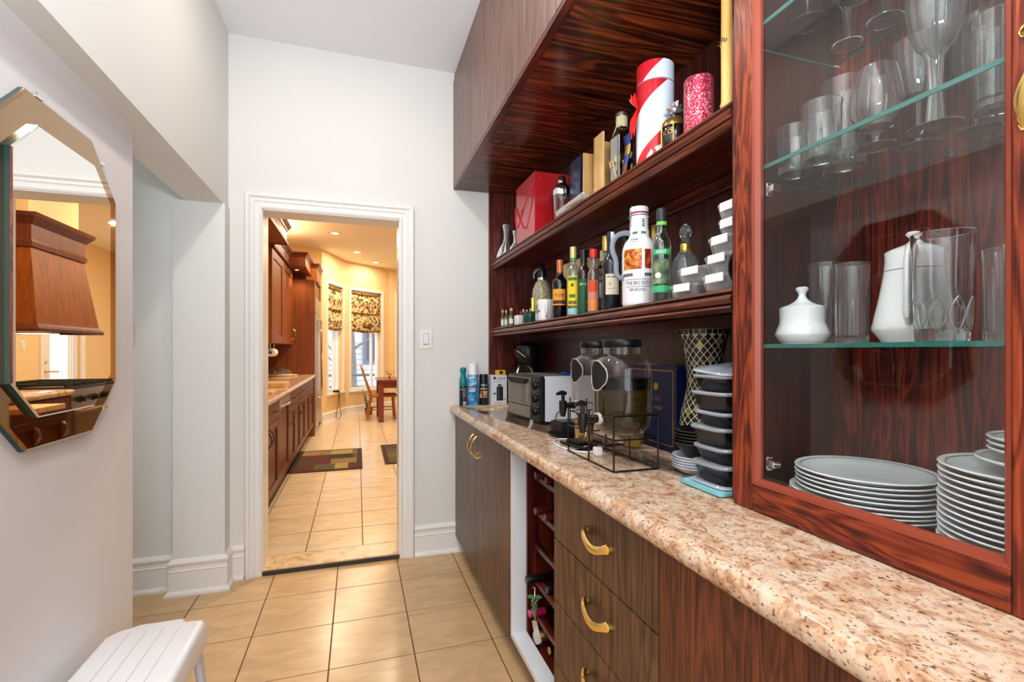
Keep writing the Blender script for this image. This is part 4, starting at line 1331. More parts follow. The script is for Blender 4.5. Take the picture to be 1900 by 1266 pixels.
wb = thing('wooden_gift_box', 'open pale wooden bottle box with a small flask inside', 'box', (0.925, 1.70, z))
hb_ = 0.235
for nm, (a, b_, c_, d_) in (('left_side', (-0.05, 0.05, 0.072, 0.080)), ('right_side', (-0.058, 0.05, -0.050, -0.042)), ('back_board', (0.044, 0.052, -0.045, 0.075))):
    M().box(a, b_, c_, d_, 0, hb_).build(nm, LIGHTWOOD, wb, bevel=0.001)
M().box(-0.05, 0.05, -0.045, 0.075, 0, 0.008).build('base_board', LIGHTWOOD, wb)
m = M()
m.box(-0.066, -0.058, -0.118, -0.048, 0.0, hb_ + 0.004)
m.build('sliding_lid', LIGHTWOOD, wb, bevel=0.001)
fl = thing('small_flask', 'round dark flask with silver disc inside the wooden box', 'bottle', (0.925, 1.712, z + 0.0085))
M().lathe([(0.0001, 0), (0.03, 0), (0.036, 0.03), (0.034, 0.075), (0.015, 0.105), (0.011, 0.13), (0.0001, 0.131)], seg=24).build('glass_body', mat('flask_glass', (74, 62, 40), 0.1), fl)
M().lathe([(0.0001, 0.002), (0.018, 0.0015), (0.020, 0.0)], seg=20).xf(Matrix.Translation((-0.035, -0.008, 0.05)) @ Matrix.Rotation(-PI / 2, 4, 'Y')).build('silver_disc', mat('silver_seal', (170, 168, 160), 0.35, metal=0.6), fl)

cb = thing('corked_bottle', 'square dark bottle of herbs with a corked neck and twine', 'bottle', (0.885, 1.492, z))
m = M()
loft(m, [[(x, y, zz) for x, y in rect(-r_, r_, -r_, r_, min(0.008, r_ * 0.5))] for zz, r_ in ((0, 0.029), (0.004, 0.031), (0.175, 0.031), (0.195, 0.026), (0.205, 0.017), (0.215, 0.0165))], smooth=False)
m.build('glass_body', thin_glass('smoky_glass', (0.42, 0.40, 0.36), 0.12, 0.8, 1.4, haze=0.03, body=(60, 56, 50)), cb)
m = M()
loft(m, [[(x, y, zz) for x, y in rect(-0.027, 0.027, -0.027, 0.027, 0.006)] for zz in (0.005, 0.172)], smooth=False)
m.build('liquid', blotch('herb_liquor', [(0.35, (16, 14, 12)), (0.55, (40, 30, 20)), (0.68, (150, 120, 80))], 40, 5, 0.2, stretch=(1, 1, 0.5)), cb)
M().lathe([(0.0195, 0.212), (0.0205, 0.216), (0.0205, 0.247), (0.019, 0.250)], seg=20).build('twine_neck', mat('twine', (206, 190, 150), 0.9, noise=0.3, nscale=300, bump=0.4), cb)
M().lathe([(0.020, 0.249), (0.0215, 0.254), (0.021, 0.262), (0.016, 0.264), (0.0001, 0.262)], seg=20).build('stopper', mat('pewter', (110, 100, 92), 0.35, metal=0.7), cb)
m = M()
m.tube([(0.021, -0.004, 0.214), (0.0, -0.022, 0.212), (-0.021, 0.0, 0.214), (-0.026, 0.012, 0.19), (-0.030, 0.014, 0.165)], 0.002, 6)
m.build('twine_tail', mat('twine', (206, 190, 150), 0.9), cb)
m = M()
rr_ = random.Random(3)
for i in range(16):
    a0 = (rr_.uniform(-0.020, 0.02), -0.0315, 0.02 + rr_.random() * 0.08)
    if i % 2:
        a0 = (-0.0315, rr_.uniform(-0.02, 0.02), 0.02 + rr_.random() * 0.08)
    m.tube([a0, (a0[0] + rr_.uniform(-0.008, 0.008), a0[1], a0[2] + 0.022)], 0.003, 5)
m.build('herb_sprig', mat('herb_gold', (196, 170, 110), 0.5), cb)
gl_ = thing('ribbon_medal', 'blue and gold sash ornament hanging beside the corked bottle', 'ornament', (0.862, 1.424, z))
m = M()
vs = []
for i in range(9):
    f = i / 8
    vs += [(-0.004 + 0.006 * math.sin(f * 5), -0.028 + 0.010 * f, 0.150 - f * 0.13), (0.004 + 0.006 * math.sin(f * 5), 0.022 - 0.004 * f, 0.158 - f * 0.13)]
m._add(vs, [(2 * i, 2 * i + 1, 2 * i + 3, 2 * i + 2) for i in range(8)], True)
m.f = m.f
m.mi = [0 if i < 2 else 1 if i < 4 else 0 if i < 6 else 2 for i in range(8)]
o = m.build('sash', [mat('sash_blue', (40, 62, 140), 0.4), mat('sash_gold', (196, 160, 70), 0.35, metal=0.4), mat('sash_brown', (120, 74, 40), 0.5)], gl_)
md = o.modifiers.new('thick', 'SOLIDIFY')
md.thickness = 0.003
M().lathe([(0.0001, 0), (0.018, 0), (0.020, 0.004), (0.013, 0.03), (0.0001, 0.034)], seg=16).build('foot', mat('brown_figure', (92, 56, 34), 0.35), gl_)

tin = thing('striped_tin', 'tall round gift tin with red and white diagonal stripes', 'tin', (0.905, 1.322, z))
RT, HT = 0.0575, 0.330
m = M()
prof = [(RT, HT * i / 36) for i in range(37)]
m.lathe(prof, seg=72)
tr_, tw_ = mat('tin_red', (206, 30, 42), 0.3), mat('tin_white', (226, 232, 244), 0.3)
m.build('can_body', tr_, tin)
phi = face_cam(0.905, 1.322)
def stripe(z0, z1, shift):
    m = M()
    n_, k_ = 24, 30
    vs = []
    for j in range(n_ + 1):
        zz = z0 + (z1 - z0) * j / n_
        c_ = phi - 1.45 + 19.0 * (zz - 0.085) + shift
        for i in range(k_ + 1):
            a = c_ - 1.32 + 2.64 * i / k_
            vs.append(((RT + 0.0008) * math.cos(a), (RT + 0.0008) * math.sin(a), zz))
    m._add(vs, [(j * (k_ + 1) + i, j * (k_ + 1) + i + 1, (j + 1) * (k_ + 1) + i + 1, (j + 1) * (k_ + 1) + i) for j in range(n_) for i in range(k_)], True)
    return m
stripe(0.0, 0.267, 0.0).build('white_stripe', tw_, tin)
stripe(0.2715, HT, -1.45).build('white_stripe', tw_, tin)
M().lathe([(RT + 0.0012, 0.268), (RT + 0.0012, 0.271)], seg=48).build('lid_seam', mat('lid_seam_grey', (150, 150, 164), 0.4), tin)  # grey ring along the lid seam
M().lathe([(RT, HT), (RT - 0.002, HT + 0.002), (0.0001, HT + 0.002)], seg=48).build('lid_top', tr_, tin)
phi = face_cam(0.905, 1.322)
fnt = on_cyl(RT + 0.0012, phi, 0.0)
m = M()
for poly in ([(-0.030, 0.018), (-0.012, 0.014), (-0.006, 0.044), (-0.012, 0.052), (-0.024, 0.036)], [(0.002, 0.020), (0.020, 0.024), (0.026, 0.055), (0.042, 0.075), (0.012, 0.062), (-0.002, 0.056), (0.004, 0.045)], [(0.026, 0.0), (0.04, 0.0), (0.05, 0.03), (0.034, 0.02)]):
    m._add([fnt(x, y) for x, y in poly], [tuple(range(len(poly)))])
m.build('lettering', WHITEINK, tin)
m = M()
lf = Vector((math.cos(phi - 1.1), math.sin(phi - 1.1), 0))
for (dz0, dz1, spread) in ((0.20, 0.12, -0.010), (0.20, 0.10, 0.004), (0.20, 0.235, 0.012), (0.20, 0.24, -0.014)):
    tq = Vector((-lf.y, lf.x, 0))
    a0 = lf * (RT + 0.002) + Vector((0, 0, dz0))
    a1 = lf * (RT + 0.022) + Vector((0, 0, dz1)) + tq * spread
    m._add([a0 - tq * 0.004, a0 + tq * 0.006, a1 + tq * 0.013, (a0 + a1) / 2 + lf * 0.012, a1 - tq * 0.010], [(0, 1, 2, 3), (0, 3, 4)])
o = m.build('ribbon_bow', mat('ribbon_red', (222, 30, 20), 0.4), tin)
md = o.modifiers.new('thick', 'SOLIDIFY')
md.thickness = 0.002

xo = thing('cognac_bottle', 'squat dark cognac bottle in a gold wire stand with silver stopper', 'bottle', (0.893, 1.205, z))
M().lathe([(0.0001, 0.004), (0.026, 0.004), (0.036, 0.02), (0.041, 0.05), (0.038, 0.085), (0.026, 0.105), (0.016, 0.112), (0.014, 0.125)], seg=30).build('glass_body', mat('cognac_glass', (22, 18, 15), 0.05, spec=0.7, coat=0.4), xo)
M().lathe([(0.0395, 0.084), (0.038, 0.098), (0.028, 0.112), (0.016, 0.116)], seg=30).build('gold_shoulder', mat('antique_gold', (150, 122, 70), 0.28, metal=0.8), xo)
m = M()
rr_ = random.Random(5)
for i in range(9):
    a, b_ = rr_.random() * 2 * PI, rr_.uniform(-0.3, 1.2)
    dv = Vector((math.cos(a) * math.cos(b_), math.sin(a) * math.cos(b_), math.sin(b_)))
    m.tube([Vector((0, 0, 0.140)), Vector((0, 0, 0.140)) + dv * 0.026], [0.011, 0.002], 5)
m.sphere((0, 0, 0.140), 0.014, 8, 5)
m.build('stopper', mat('silver_crystal', (206, 206, 208), 0.12, metal=0.8), xo)
phi = face_cam(0.893, 1.205)
for off in (-1.0, -0.1, 0.8):
    c_, s_ = math.cos(phi + off), math.sin(phi + off)
    M().tube([(0.0445 * c_, 0.0445 * s_, 0.0), (0.0445 * c_, 0.0445 * s_, 0.088)], 0.0016, 6).build('stand_rod', GOLD, xo)
M().tube([(0.0445 * math.cos(2 * PI * i / 28), 0.0445 * math.sin(2 * PI * i / 28), 0.003) for i in range(28)], 0.002, 6, closed=True).build('stand_ring', GOLD, xo)
text(xo, 'X.O.', 0.020, on_cyl(0.042, phi - 0.5, 0.062), GOLD)

cd = thing('glitter_candle', 'thick red pillar candle covered with glitter beads', 'candle', (0.885, 1.09, z))
GLIT = blotch('red_glitter', [(0.0, (120, 10, 36)), (0.45, (196, 30, 66)), (0.72, (220, 70, 100)), (0.9, (250, 190, 200))], 420, 2, 0.3, voronoi=True)
GLIT.node_tree.nodes['Principled BSDF'].inputs['Metallic'].default_value = 0.35
M().lathe([(0.0001, 0), (0.038, 0), (0.039, 0.003), (0.039, 0.162), (0.036, 0.1655), (0.030, 0.163), (0.0001, 0.160)], seg=40, mod=lambda a, zz: 1 + 0.010 * math.sin(37 * a + zz * 900)).build('wax_body', GLIT, cd)
M().tube([(0, 0, 0.16), (0.001, 0, 0.168)], 0.0015, 6).build('wick', INK, cd)
bg = thing('black_gold_bottle', 'small black bottle with gold rings between candle and bamboo', 'bottle', (0.925, 1.018, z))
M().lathe([(0.0001, 0), (0.022, 0), (0.022, 0.05), (0.012, 0.07), (0.012, 0.105), (0.0001, 0.106)], seg=20).build('body', BLACK, bg)
for zz in (0.074, 0.086, 0.098):
    M().lathe([(0.0125, zz - 0.003), (0.0150, zz), (0.0125, zz + 0.003)], seg=18).build('gold_ring', GOLD, bg)
bm_ = thing('bamboo_pole', 'thick pale bamboo pole standing by the glazed cabinet frame', 'bamboo', (0.860, 0.950, z))
m = M()
prof = [(0.0001, 0)]
for (a, b_) in ((0.0, 0.02), (0.02, 0.168), (0.168, 0.42)):
    prof += [(0.0195, a + 0.001), (0.0215, a + 0.006), (0.0190, a + 0.014), (0.0188, (a + b_) / 2), (0.0193, b_ - 0.004)]
prof.append((0.0001, 0.42))
m.lathe(prof, seg=22)
m.build('cane', BAMBOO, bm_)
for k in range(5):
    M().tube([(-0.020, 0.004 * (k - 2), 0.172), (-0.022, 0.004 * (k - 2) + 0.004 * (k - 2), 0.186 - 0.006 * abs(k - 2))], 0.0012, 5).build('node_scar', mat('bamboo_dark', (90, 62, 30), 0.6), bm_)
# ------------------------------------------------------------------ inside the glazed cabinet
def ordw(i):
    return ['topmost', 'second', 'third', 'fourth', 'fifth', 'sixth', 'seventh', 'eighth', 'ninth', 'tenth', 'eleventh', 'twelfth', 'thirteenth', 'fourteenth', 'fifteenth', 'sixteenth'][i]

def plate_mesh(R, thick=0.0022):
    m = M()
    m.lathe([(0.0001, 0.0018), (R * 0.60, 0.0018), (R * 0.62, 0.0), (R * 0.66, 0.0), (R * 0.67, 0.002), (R * 0.98, 0.0125), (R, 0.0145), (R * 0.985, 0.0162), (R * 0.70, 0.0062), (R * 0.64, 0.0046), (0.0001, 0.0042)], seg=48)
    return m
RIMLINE = mat('plate_rim_line', (150, 158, 160), 0.3)
def plate_stack(x, y, z0, specs, stack_label, group):
    """specs: list of (R, step) bottom to top"""
    z_ = z0
    cache = {}
    n_ = len(specs)
    rr = random.Random(int(1000 * y))
    for i, (R, step) in enumerate(specs):
        lab = '%s, %s from the top' % (stack_label, ordw(n_ - 1 - i)) if i < n_ - 1 else '%s, topmost of the stack' % stack_label
        key = round(R, 4)
        loc = (x + rr.uniform(-0.0015, 0.0015), y + rr.uniform(-0.0015, 0.0015), z_)
        if key not in cache:
            t = thing('plate', lab, 'plate', loc, group)
            plate_mesh(R).build('dish', WHITEP, t)
            M().lathe([(R * 0.90, 0.0138), (R * 0.92, 0.0146)], seg=48).build('rim_line', RIMLINE, t)
            cache[key] = t
        else:
            copy_tree(cache[key], None, lab, loc)
        z_ += step
    return z_
ZF = 0.9365
plate_stack(0.952, 0.690, ZF, [(0.129, 0.0075)] * 4 + [(0.119, 0.0088)] * 5, 'white dinner plate in the wide left stack', 'plates in the wide left stack')
zt_ = plate_stack(0.950, 0.425, ZF, [(0.120, 0.0096)] * 14, 'white dinner plate in the tall right stack', 'plates in the tall right stack')
plate_stack(0.955, 0.400, zt_ + 0.006, [(0.102, 0.014)] + [(0.088, 0.0085)] * 3, 'small white plate on top of the tall right stack', 'small plates on the tall right stack')

def goblet(label, loc, bowl, foot_r, stem_r, h, group, name='wine_glass', material=GLASS, ribs=0, stem_z=0.05, cat='glass'):
    """bowl: [(r, z)] outer profile from stem top to rim"""
    t = thing(name, label, cat, loc, group)
    mod = (lambda a, zz: 1 + 0.025 * math.cos(ribs * a)) if ribs else None
    inner = [(max(0.0001, r - 0.0018), zz + (0.003 if i == 0 else 0)) for i, (r, zz) in enumerate(bowl)]
    M().lathe(bowl + inner[::-1], seg=60 if ribs else 36, mod=mod).build('bowl', material, t)
    zb = bowl[0][1]
    M().lathe([(stem_r * 1.6, zb + 0.004), (stem_r, zb - 0.006), (stem_r * 0.85, zb * 0.5), (stem_r * 1.3, 0.010), (stem_r * 2.2, 0.006)], seg=16).build('stem', material, t)
    M().lathe([(0.0001, 0.0), (foot_r, 0.0), (foot_r, 0.0016), (stem_r * 2.4, 0.006), (0.0001, 0.007)], seg=36).build('foot', material, t)
    return t

def tumbler(label, loc, R0, R1, h, group, ribs=0, rib_to=1.0, base=0.010, name='tumbler', material=GLASS, amp=0.03):
    t = thing(name, label, 'glass', loc, group)
    K = 10
    out = [(0.0001, 0), (R0 * 0.96, 0), (R0, 0.003)] + [(R0 + (R1 - R0) * i / K, h * i / K) for i in range(1, K + 1)]
    inn = [(R0 + (R1 - R0) * i / K - 0.0022, max(h * i / K, base)) for i in range(K, 0, -1)] + [(0.0001, base)]
    mod = (lambda a, zz: 1 + amp * math.cos(ribs * a) * max(0.0, 1 - (zz / (h * rib_to)) ** 4)) if ribs else None
    M().lathe(out + inn, seg=max(36, ribs * 8), mod=mod).build('wall', material, t)
    M().lathe([(0.0001, 0.001), (R0 * 0.9, 0.001), (R0 * 0.9, base - 0.001), (0.0001, base - 0.001)], seg=28).build('base', CUT, t)
    M().lathe([(R1, h - 0.001), (R1 - 0.0008, h + 0.0006), (R1 - 0.002, h)], seg=44).build('rim', CUT, t)
    return t

# top glass shelf: feet of stemware seen from below
g = 'stem glasses on the top glass shelf'
z = SCz + 0.0006
BOWLW = [(0.006, 0.085), (0.026, 0.10), (0.038, 0.13), (0.040, 0.16), (0.034, 0.20)]
goblet('stem glass nearest the left end of the top glass shelf', (0.908, 0.778, z), BOWLW, 0.0355, 0.0035, 0.2, g)
goblet('thick-footed stem glass at the back corner of the top shelf', (1.058, 0.806, z), BOWLW, 0.030, 0.010, 0.2, g)
goblet('thick-footed stem glass standing mid-shelf along the back of the top shelf', (1.055, 0.722, z), BOWLW, 0.032, 0.010, 0.2, g)
goblet('thick-footed stem glass at the front of the top shelf', (0.930, 0.690, z), BOWLW, 0.030, 0.010, 0.2, g)
goblet('stem glass at the right end of the top glass shelf', (0.95, 0.50, z), BOWLW, 0.034, 0.004, 0.2, g)

# middle glass shelf
g = 'mixed glasses on the middle glass shelf'
z = SB + 0.0006
tumbler('cut whisky tumbler at the left end of the middle shelf', (0.925, 0.821, z), 0.036, 0.041, 0.100, g, ribs=14, rib_to=0.55, base=0.016, material=GLASS)
goblet('tiny liqueur glass behind the cut whisky tumbler', (1.022, 0.832, z), [(0.004, 0.05), (0.016, 0.058), (0.020, 0.085), (0.019, 0.115)], 0.029, 0.003, 0.115, g)
tumbler('tall straight tumbler with heavy base behind the brandy snifter', (0.985, 0.757, z), 0.037, 0.042, 0.180, g, ribs=16, rib_to=0.5, base=0.026)
tumbler('second straight tumbler partly inside view behind the snifter', (0.905, 0.744, z), 0.033, 0.037, 0.115, g, ribs=12, rib_to=0.7, base=0.02)
goblet('round brandy snifter at the front of the middle shelf', (0.945, 0.662, z), [(0.006, 0.026), (0.028, 0.036), (0.041, 0.062), (0.043, 0.085), (0.038, 0.120), (0.032, 0.148)], 0.031, 0.006, 0.148, g, name='brandy_snifter')
goblet('fluted wine glass with slender stem in the middle of the shelf', (1.022, 0.637, z), [(0.006, 0.088), (0.024, 0.098), (0.032, 0.122), (0.038, 0.165), (0.041, 0.20)], 0.034, 0.005, 0.20, g, material=CUT, ribs=16)
goblet('large fluted crystal goblet with a thick stem', (0.965, 0.575, z), [(0.012, 0.130), (0.026, 0.145), (0.037, 0.176), (0.0415, 0.215), (0.040, 0.29)], 0.040, 0.012, 0.29, g, name='crystal_goblet', material=CUT, ribs=14)
goblet('plain wine glass half hidden behind the crystal goblet', (1.050, 0.560, z), [(0.006, 0.08), (0.024, 0.09), (0.034, 0.12), (0.036, 0.16), (0.032, 0.20)], 0.033, 0.004, 0.2, g)
tumbler('square-shouldered highball glass against the right stile', (0.985, 0.497, z), 0.032, 0.036, 0.150, g, ribs=4, rib_to=3, base=0.012, name='highball_glass', amp=0.06)
tumbler('highball glass behind the one at the right stile', (1.035, 0.435, z), 0.030, 0.034, 0.16, g, ribs=10, base=0.012, name='highball_glass')

# lower glass shelf
z = SA + 0.0006
sb = thing('sugar_bowl', 'white porcelain sugar bowl with a finial lid', 'sugar bowl', (0.90, 0.784, z))
M().lathe([(0.0001, 0.0), (0.038, 0.0), (0.040, 0.003), (0.044, 0.007), (0.051, 0.018), (0.0515, 0.022), (0.047, 0.034), (0.0432, 0.043), (0.0425, 0.052), (0.0430, 0.070), (0.0432, 0.076)], seg=44).build('bowl', WHITEP, sb)
M().lathe([(0.0432, 0.076), (0.040, 0.079), (0.030, 0.082), (0.018, 0.088), (0.010, 0.095), (0.0068, 0.102), (0.0072, 0.108), (0.0120, 0.115), (0.0125, 0.118), (0.009, 0.121), (0.0001, 0.1215)], seg=36).build('lid', WHITEP, sb)
M().lathe([(0.0436, 0.0405), (0.0434, 0.0420)], seg=44).build('dark_band', LINEGREY, sb)
M().lathe([(0.0408, 0.0034), (0.0412, 0.0042)], seg=44).build('dark_band', LINEGREY, sb)

g = 'clear tumblers beside the coffee pot'
tumbler('flared clear tumbler right behind the sugar bowl', (0.985, 0.800, z), 0.026, 0.034, 0.178, g, ribs=10, rib_to=0.7, base=0.018)
tumbler('clear ribbed tumbler with etched band between sugar bowl and pot', (0.925, 0.695, z), 0.027, 0.0305, 0.156, g, ribs=12, rib_to=0.75, base=0.012)

pot = thing('coffee_pot', 'tall white porcelain coffee pot with curved handle', 'coffee pot', (0.955, 0.604, z))
M().lathe([(0.0001, 0.0), (0.045, 0.0), (0.048, 0.004), (0.060, 0.022), (0.0615, 0.028), (0.058, 0.045), (0.050, 0.085), (0.0435, 0.125), (0.0415, 0.15), (0.0420, 0.165)], seg=48).build('body', WHITEP, pot)
M().lathe([(0.0420, 0.165), (0.038, 0.168), (0.026, 0.173), (0.012, 0.178), (0.0055, 0.184), (0.0055, 0.189), (0.0105, 0.194), (0.0115, 0.197), (0.0085, 0.2), (0.0001, 0.2005)], seg=40).build('lid', WHITEP, pot)
M().lathe([(0.0432, 0.130), (0.0430, 0.1315)], seg=48).build('dark_band', LINEGREY, pot)
phi = face_cam(0.955, 0.604) - 0.10
e = Vector((math.cos(phi), math.sin(phi), 0))
M().tube(bez(e * 0.040 + Vector((0, 0, 0.158)), e * 0.075 + Vector((0, 0, 0.185)), e * 0.088 + Vector((0, 0, 0.09)), e * 0.076 + Vector((0, 0, 0.048)), 14) + [e * 0.055 + Vector((0, 0, 0.034))], [0.006] * 13 + [0.0068, 0.0068, 0.006], 10, flat=1.4).build('handle', WHITEP, pot)
m = M()
m.tube([-e * 0.05 + Vector((0, 0, 0.06)), -e * 0.075 + Vector((0, 0, 0.10)), -e * 0.088 + Vector((0, 0, 0.16))], [0.016, 0.012, 0.008], 10)
m.build('spout', WHITEP, pot)

t = tumbler('large heavy glass tumbler with scalloped base in front of the pot', (0.875, 0.512, z), 0.0325, 0.0395, 0.170, g, ribs=9, rib_to=0.42, base=0.020, name='large_tumbler', amp=0.045)
m = M()
for k in range(9):
    a = 2 * PI * k / 9
    pts = []
    for i in range(7):
        f = i / 6
        rr = 0.0335 + 0.003 * f
        aa = a + (0.30 * math.sin(PI * f) - 0.0)
        pts.append((rr * math.cos(aa), rr * math.sin(aa), 0.014 + 0.055 * f))
    for i in range(7):
        f = 1 - i / 6
        rr = 0.0335 + 0.003 * f
        aa = a - 0.30 * math.sin(PI * f)
        pts.append((rr * math.cos(aa), rr * math.sin(aa), 0.014 + 0.055 * f))
    m.tube(pts, 0.0011, 5, closed=True)
m.build('cut_facets', CUT, t)
for i, (x, y) in enumerate(((0.93, 0.466), (0.90, 0.425), (0.985, 0.455))):
    tumbler(['narrow ribbed glass just right of the large scalloped tumbler', 'narrow ribbed glass nearest the right stile', 'narrow ribbed glass behind the other two by the stile'][i], (x, y, z), 0.021, 0.024, 0.140, 'narrow ribbed glasses by the right stile', ribs=10, base=0.014, name='highball_glass')
# ------------------------------------------------------------------ things on the worktop
z = CTOP + 0.0005
# sprays and boxes at the far end
t = thing('air_freshener', 'teal and black air freshener spray nearest the doorway wall', 'spray can', (0.622, 2.925, z))
M().lathe([(0.0001, 0), (0.0225, 0), (0.0235, 0.003), (0.0235, 0.115), (0.0225, 0.122)], seg=28).build('can', mat('freshener_black', (24, 26, 28), 0.25), t)
M().lathe([(0.0225, 0.118), (0.0245, 0.135), (0.0235, 0.158), (0.0165, 0.182), (0.0145, 0.198), (0.0195, 0.213), (0.0200, 0.224), (0.015, 0.234), (0.0001, 0.237)], seg=28).build('teal_cap', mat('teal_plastic', (0, 124, 132), 0.25), t)
phi = face_cam(0.622, 2.925)
M().lathe([(0.0238, 0.050), (0.0238, 0.110)], seg=8, a0=phi - 0.1, a1=phi + 0.9).build('grey_label', mat('freshener_label', (96, 100, 112), 0.4), t)
M().lathe([(0.0239, 0.030), (0.0239, 0.050)], seg=8, a0=phi - 0.1, a1=phi + 0.9).build('blue_label', mat('freshener_blue', (40, 44, 92), 0.4), t)
for k in range(4):
    M().lathe([(0.0240, 0.004 + 0.006 * k), (0.0240, 0.0075 + 0.006 * k)], seg=6, a0=phi - 0.05, a1=phi + 0.85).build('barcode_print', mat('barcode_white', (220, 220, 224), 0.5), t)
M().lathe([(0.0238, 0.098), (0.0238, 0.1)], seg=8, a0=phi - 1.2, a1=phi - 0.1).build('silver_line', WHITEINK, t)

t = thing('disinfectant_spray', 'blue disinfectant spray can with white cap', 'spray can', (0.682, 2.917, z))
m = M()
m.lathe([(0.0001, 0), (0.0305, 0), (0.032, 0.003), (0.032, 0.182), (0.0305, 0.190)], seg=32)
m.build('can', blotch('spray_blue', [(0.30, (20, 96, 176)), (0.5, (56, 146, 206)), (0.68, (140, 198, 230))], 22, 3, 0.25, stretch=(1, 1, 1.6)), t)
M().lathe([(0.0305, 0.188), (0.0285, 0.192), (0.0280, 0.256), (0.026, 0.259), (0.0001, 0.259)], seg=32).build('cap', WHITE, t)
phi = face_cam(0.682, 2.917)
fy = on_cyl(0.0327, phi - 0.05, 0.135)
text(t, 'Lysol', 0.026, lambda x, y: fy(x, y + x * 0.25), WHITEINK)
M().lathe([(0.0324, 0.112), (0.0324, 0.118)], seg=10, a0=phi - 0.8, a1=phi + 0.5).build('red_swash', mat('swash_red', (176, 40, 60), 0.4), t)
M().lathe([(0.0324, 0.086), (0.0324, 0.108)], seg=10, a0=phi - 0.8, a1=phi + 0.4).build('pale_panel', mat('spray_pale', (206, 222, 240), 0.4), t)
strokes(t, on_cyl(0.0328, phi - 0.2, 0.100), -0.018, 0.016, -0.003, 0.003, NAVYINK, 9)
M().lathe([(0.0324, 0.168), (0.0324, 0.178)], seg=10, a0=phi - 0.7, a1=phi + 0.5).build('pale_panel', mat('spray_pale', (206, 222, 240), 0.4), t)
text(t, '99', 0.022, on_cyl(0.0328, phi - 0.2, 0.036), WHITEINK)

t = thing('spray_polish', 'short black spray can with patterned label', 'spray can', (0.752, 2.922, z))
M().lathe([(0.0001, 0), (0.0275, 0), (0.0285, 0.003), (0.0285, 0.130), (0.026, 0.136)], seg=28).build('can', mat('polish_black', (22, 22, 26), 0.3), t)
M().lathe([(0.0265, 0.136), (0.0265, 0.188), (0.025, 0.191), (0.0001, 0.191)], seg=28).build('cap', BLACK, t)
phi = face_cam(0.752, 2.922)
for z0, z1, mm in ((0.118, 0.130, mat('silver_ring', (150, 150, 152), 0.3, metal=0.8)), (0.098, 0.105, mat('label_yellow', (206, 196, 96), 0.5)), (0.045, 0.088, blotch('polish_label', [(0.35, (60, 50, 40)), (0.5, (196, 130, 90)), (0.62, (216, 206, 180))], 60, 4, 0.5))):
    M().lathe([(0.0290, z0), (0.0290, z1)], seg=14, a0=phi - 0.9, a1=phi + 0.9).build('paper_label', mm, t)

t = thing('grinder_box', 'white carton printed with a black coffee grinder', 'box', (0.838, 2.905, z))
M().box(-0.050, 0.050, -0.036, 0.036, 0, 0.186).build('carton', mat('carton_white', (226, 226, 232), 0.45), t, bevel=0.001)
def fb(x, y):
    return (x, -0.0367, y)
def flat(parent, poly, mm, nm='print', off=0.0):
    M()._add([(x, -0.0367 - off, y) for x, y in poly], [tuple(range(len(poly)))]).build(nm, mm, parent)
flat(t, [(-0.017, 0.028), (0.025, 0.028), (0.025, 0.112), (0.017, 0.117), (-0.010, 0.117), (-0.017, 0.112)], INK)
flat(t, [(-0.008, 0.119), (0.014, 0.119), (0.014, 0.130), (-0.008, 0.130)], INK)
flat(t, [(-0.036, 0.067), (-0.022, 0.067), (-0.022, 0.076), (-0.036, 0.078)], INK)
flat(t, [(0.024, 0.034), (0.042, 0.036), (0.042, 0.040), (0.024, 0.038)], INK)
flat(t, [(-0.010, 0.034), (0.002, 0.034), (0.002, 0.11), (-0.010, 0.11)], mat('grinder_sheen', (70, 70, 74), 0.4), off=0.0003)
flat(t, [(-0.038, 0.160), (-0.022, 0.160), (-0.022, 0.176), (-0.038, 0.176)], mat('salton_purple', (72, 28, 70), 0.5))
text(t, 'salton', 0.024, lambda x, y: (x + 0.012, -0.037, 0.167 + y), mat('salton_ink', (78, 74, 116), 0.5))
strokes(t, lambda x, y: (x, -0.037, 0.147 + y), -0.034, 0.012, -0.002, 0.002, mat('salton_ink', (78, 74, 116), 0.5), 11)
strokes(t, lambda x, y: (x, -0.037, 0.012 + y), -0.034, 0.016, -0.0018, 0.0018, LINEGREY, 12)
tp = thing('measuring_tape', 'small yellow case tape lying on the white carton', 'tape measure', (0.852, 2.893, z + 0.1865))
M().box(-0.030, 0.030, -0.018, 0.018, 0, 0.030).build('case', mat('tape_yellow', (236, 190, 20), 0.4), tp, bevel=0.004)
M().box(-0.010, 0.012, -0.0188, -0.0175, 0.006, 0.025).build('dark_print', INK, tp, bevel=0.0004)
cn = thing('dark_canister', 'slim dark canister standing right of the white carton', 'canister', (0.912, 2.912, z))
M().lathe([(0.0001, 0), (0.020, 0), (0.021, 0.004), (0.021, 0.18), (0.018, 0.186), (0.0001, 0.187)], seg=22).build('body', BLACKM, cn)
M().lathe([(0.0215, 0.15), (0.0215, 0.158)], seg=22).build('ring', CHROME, cn)

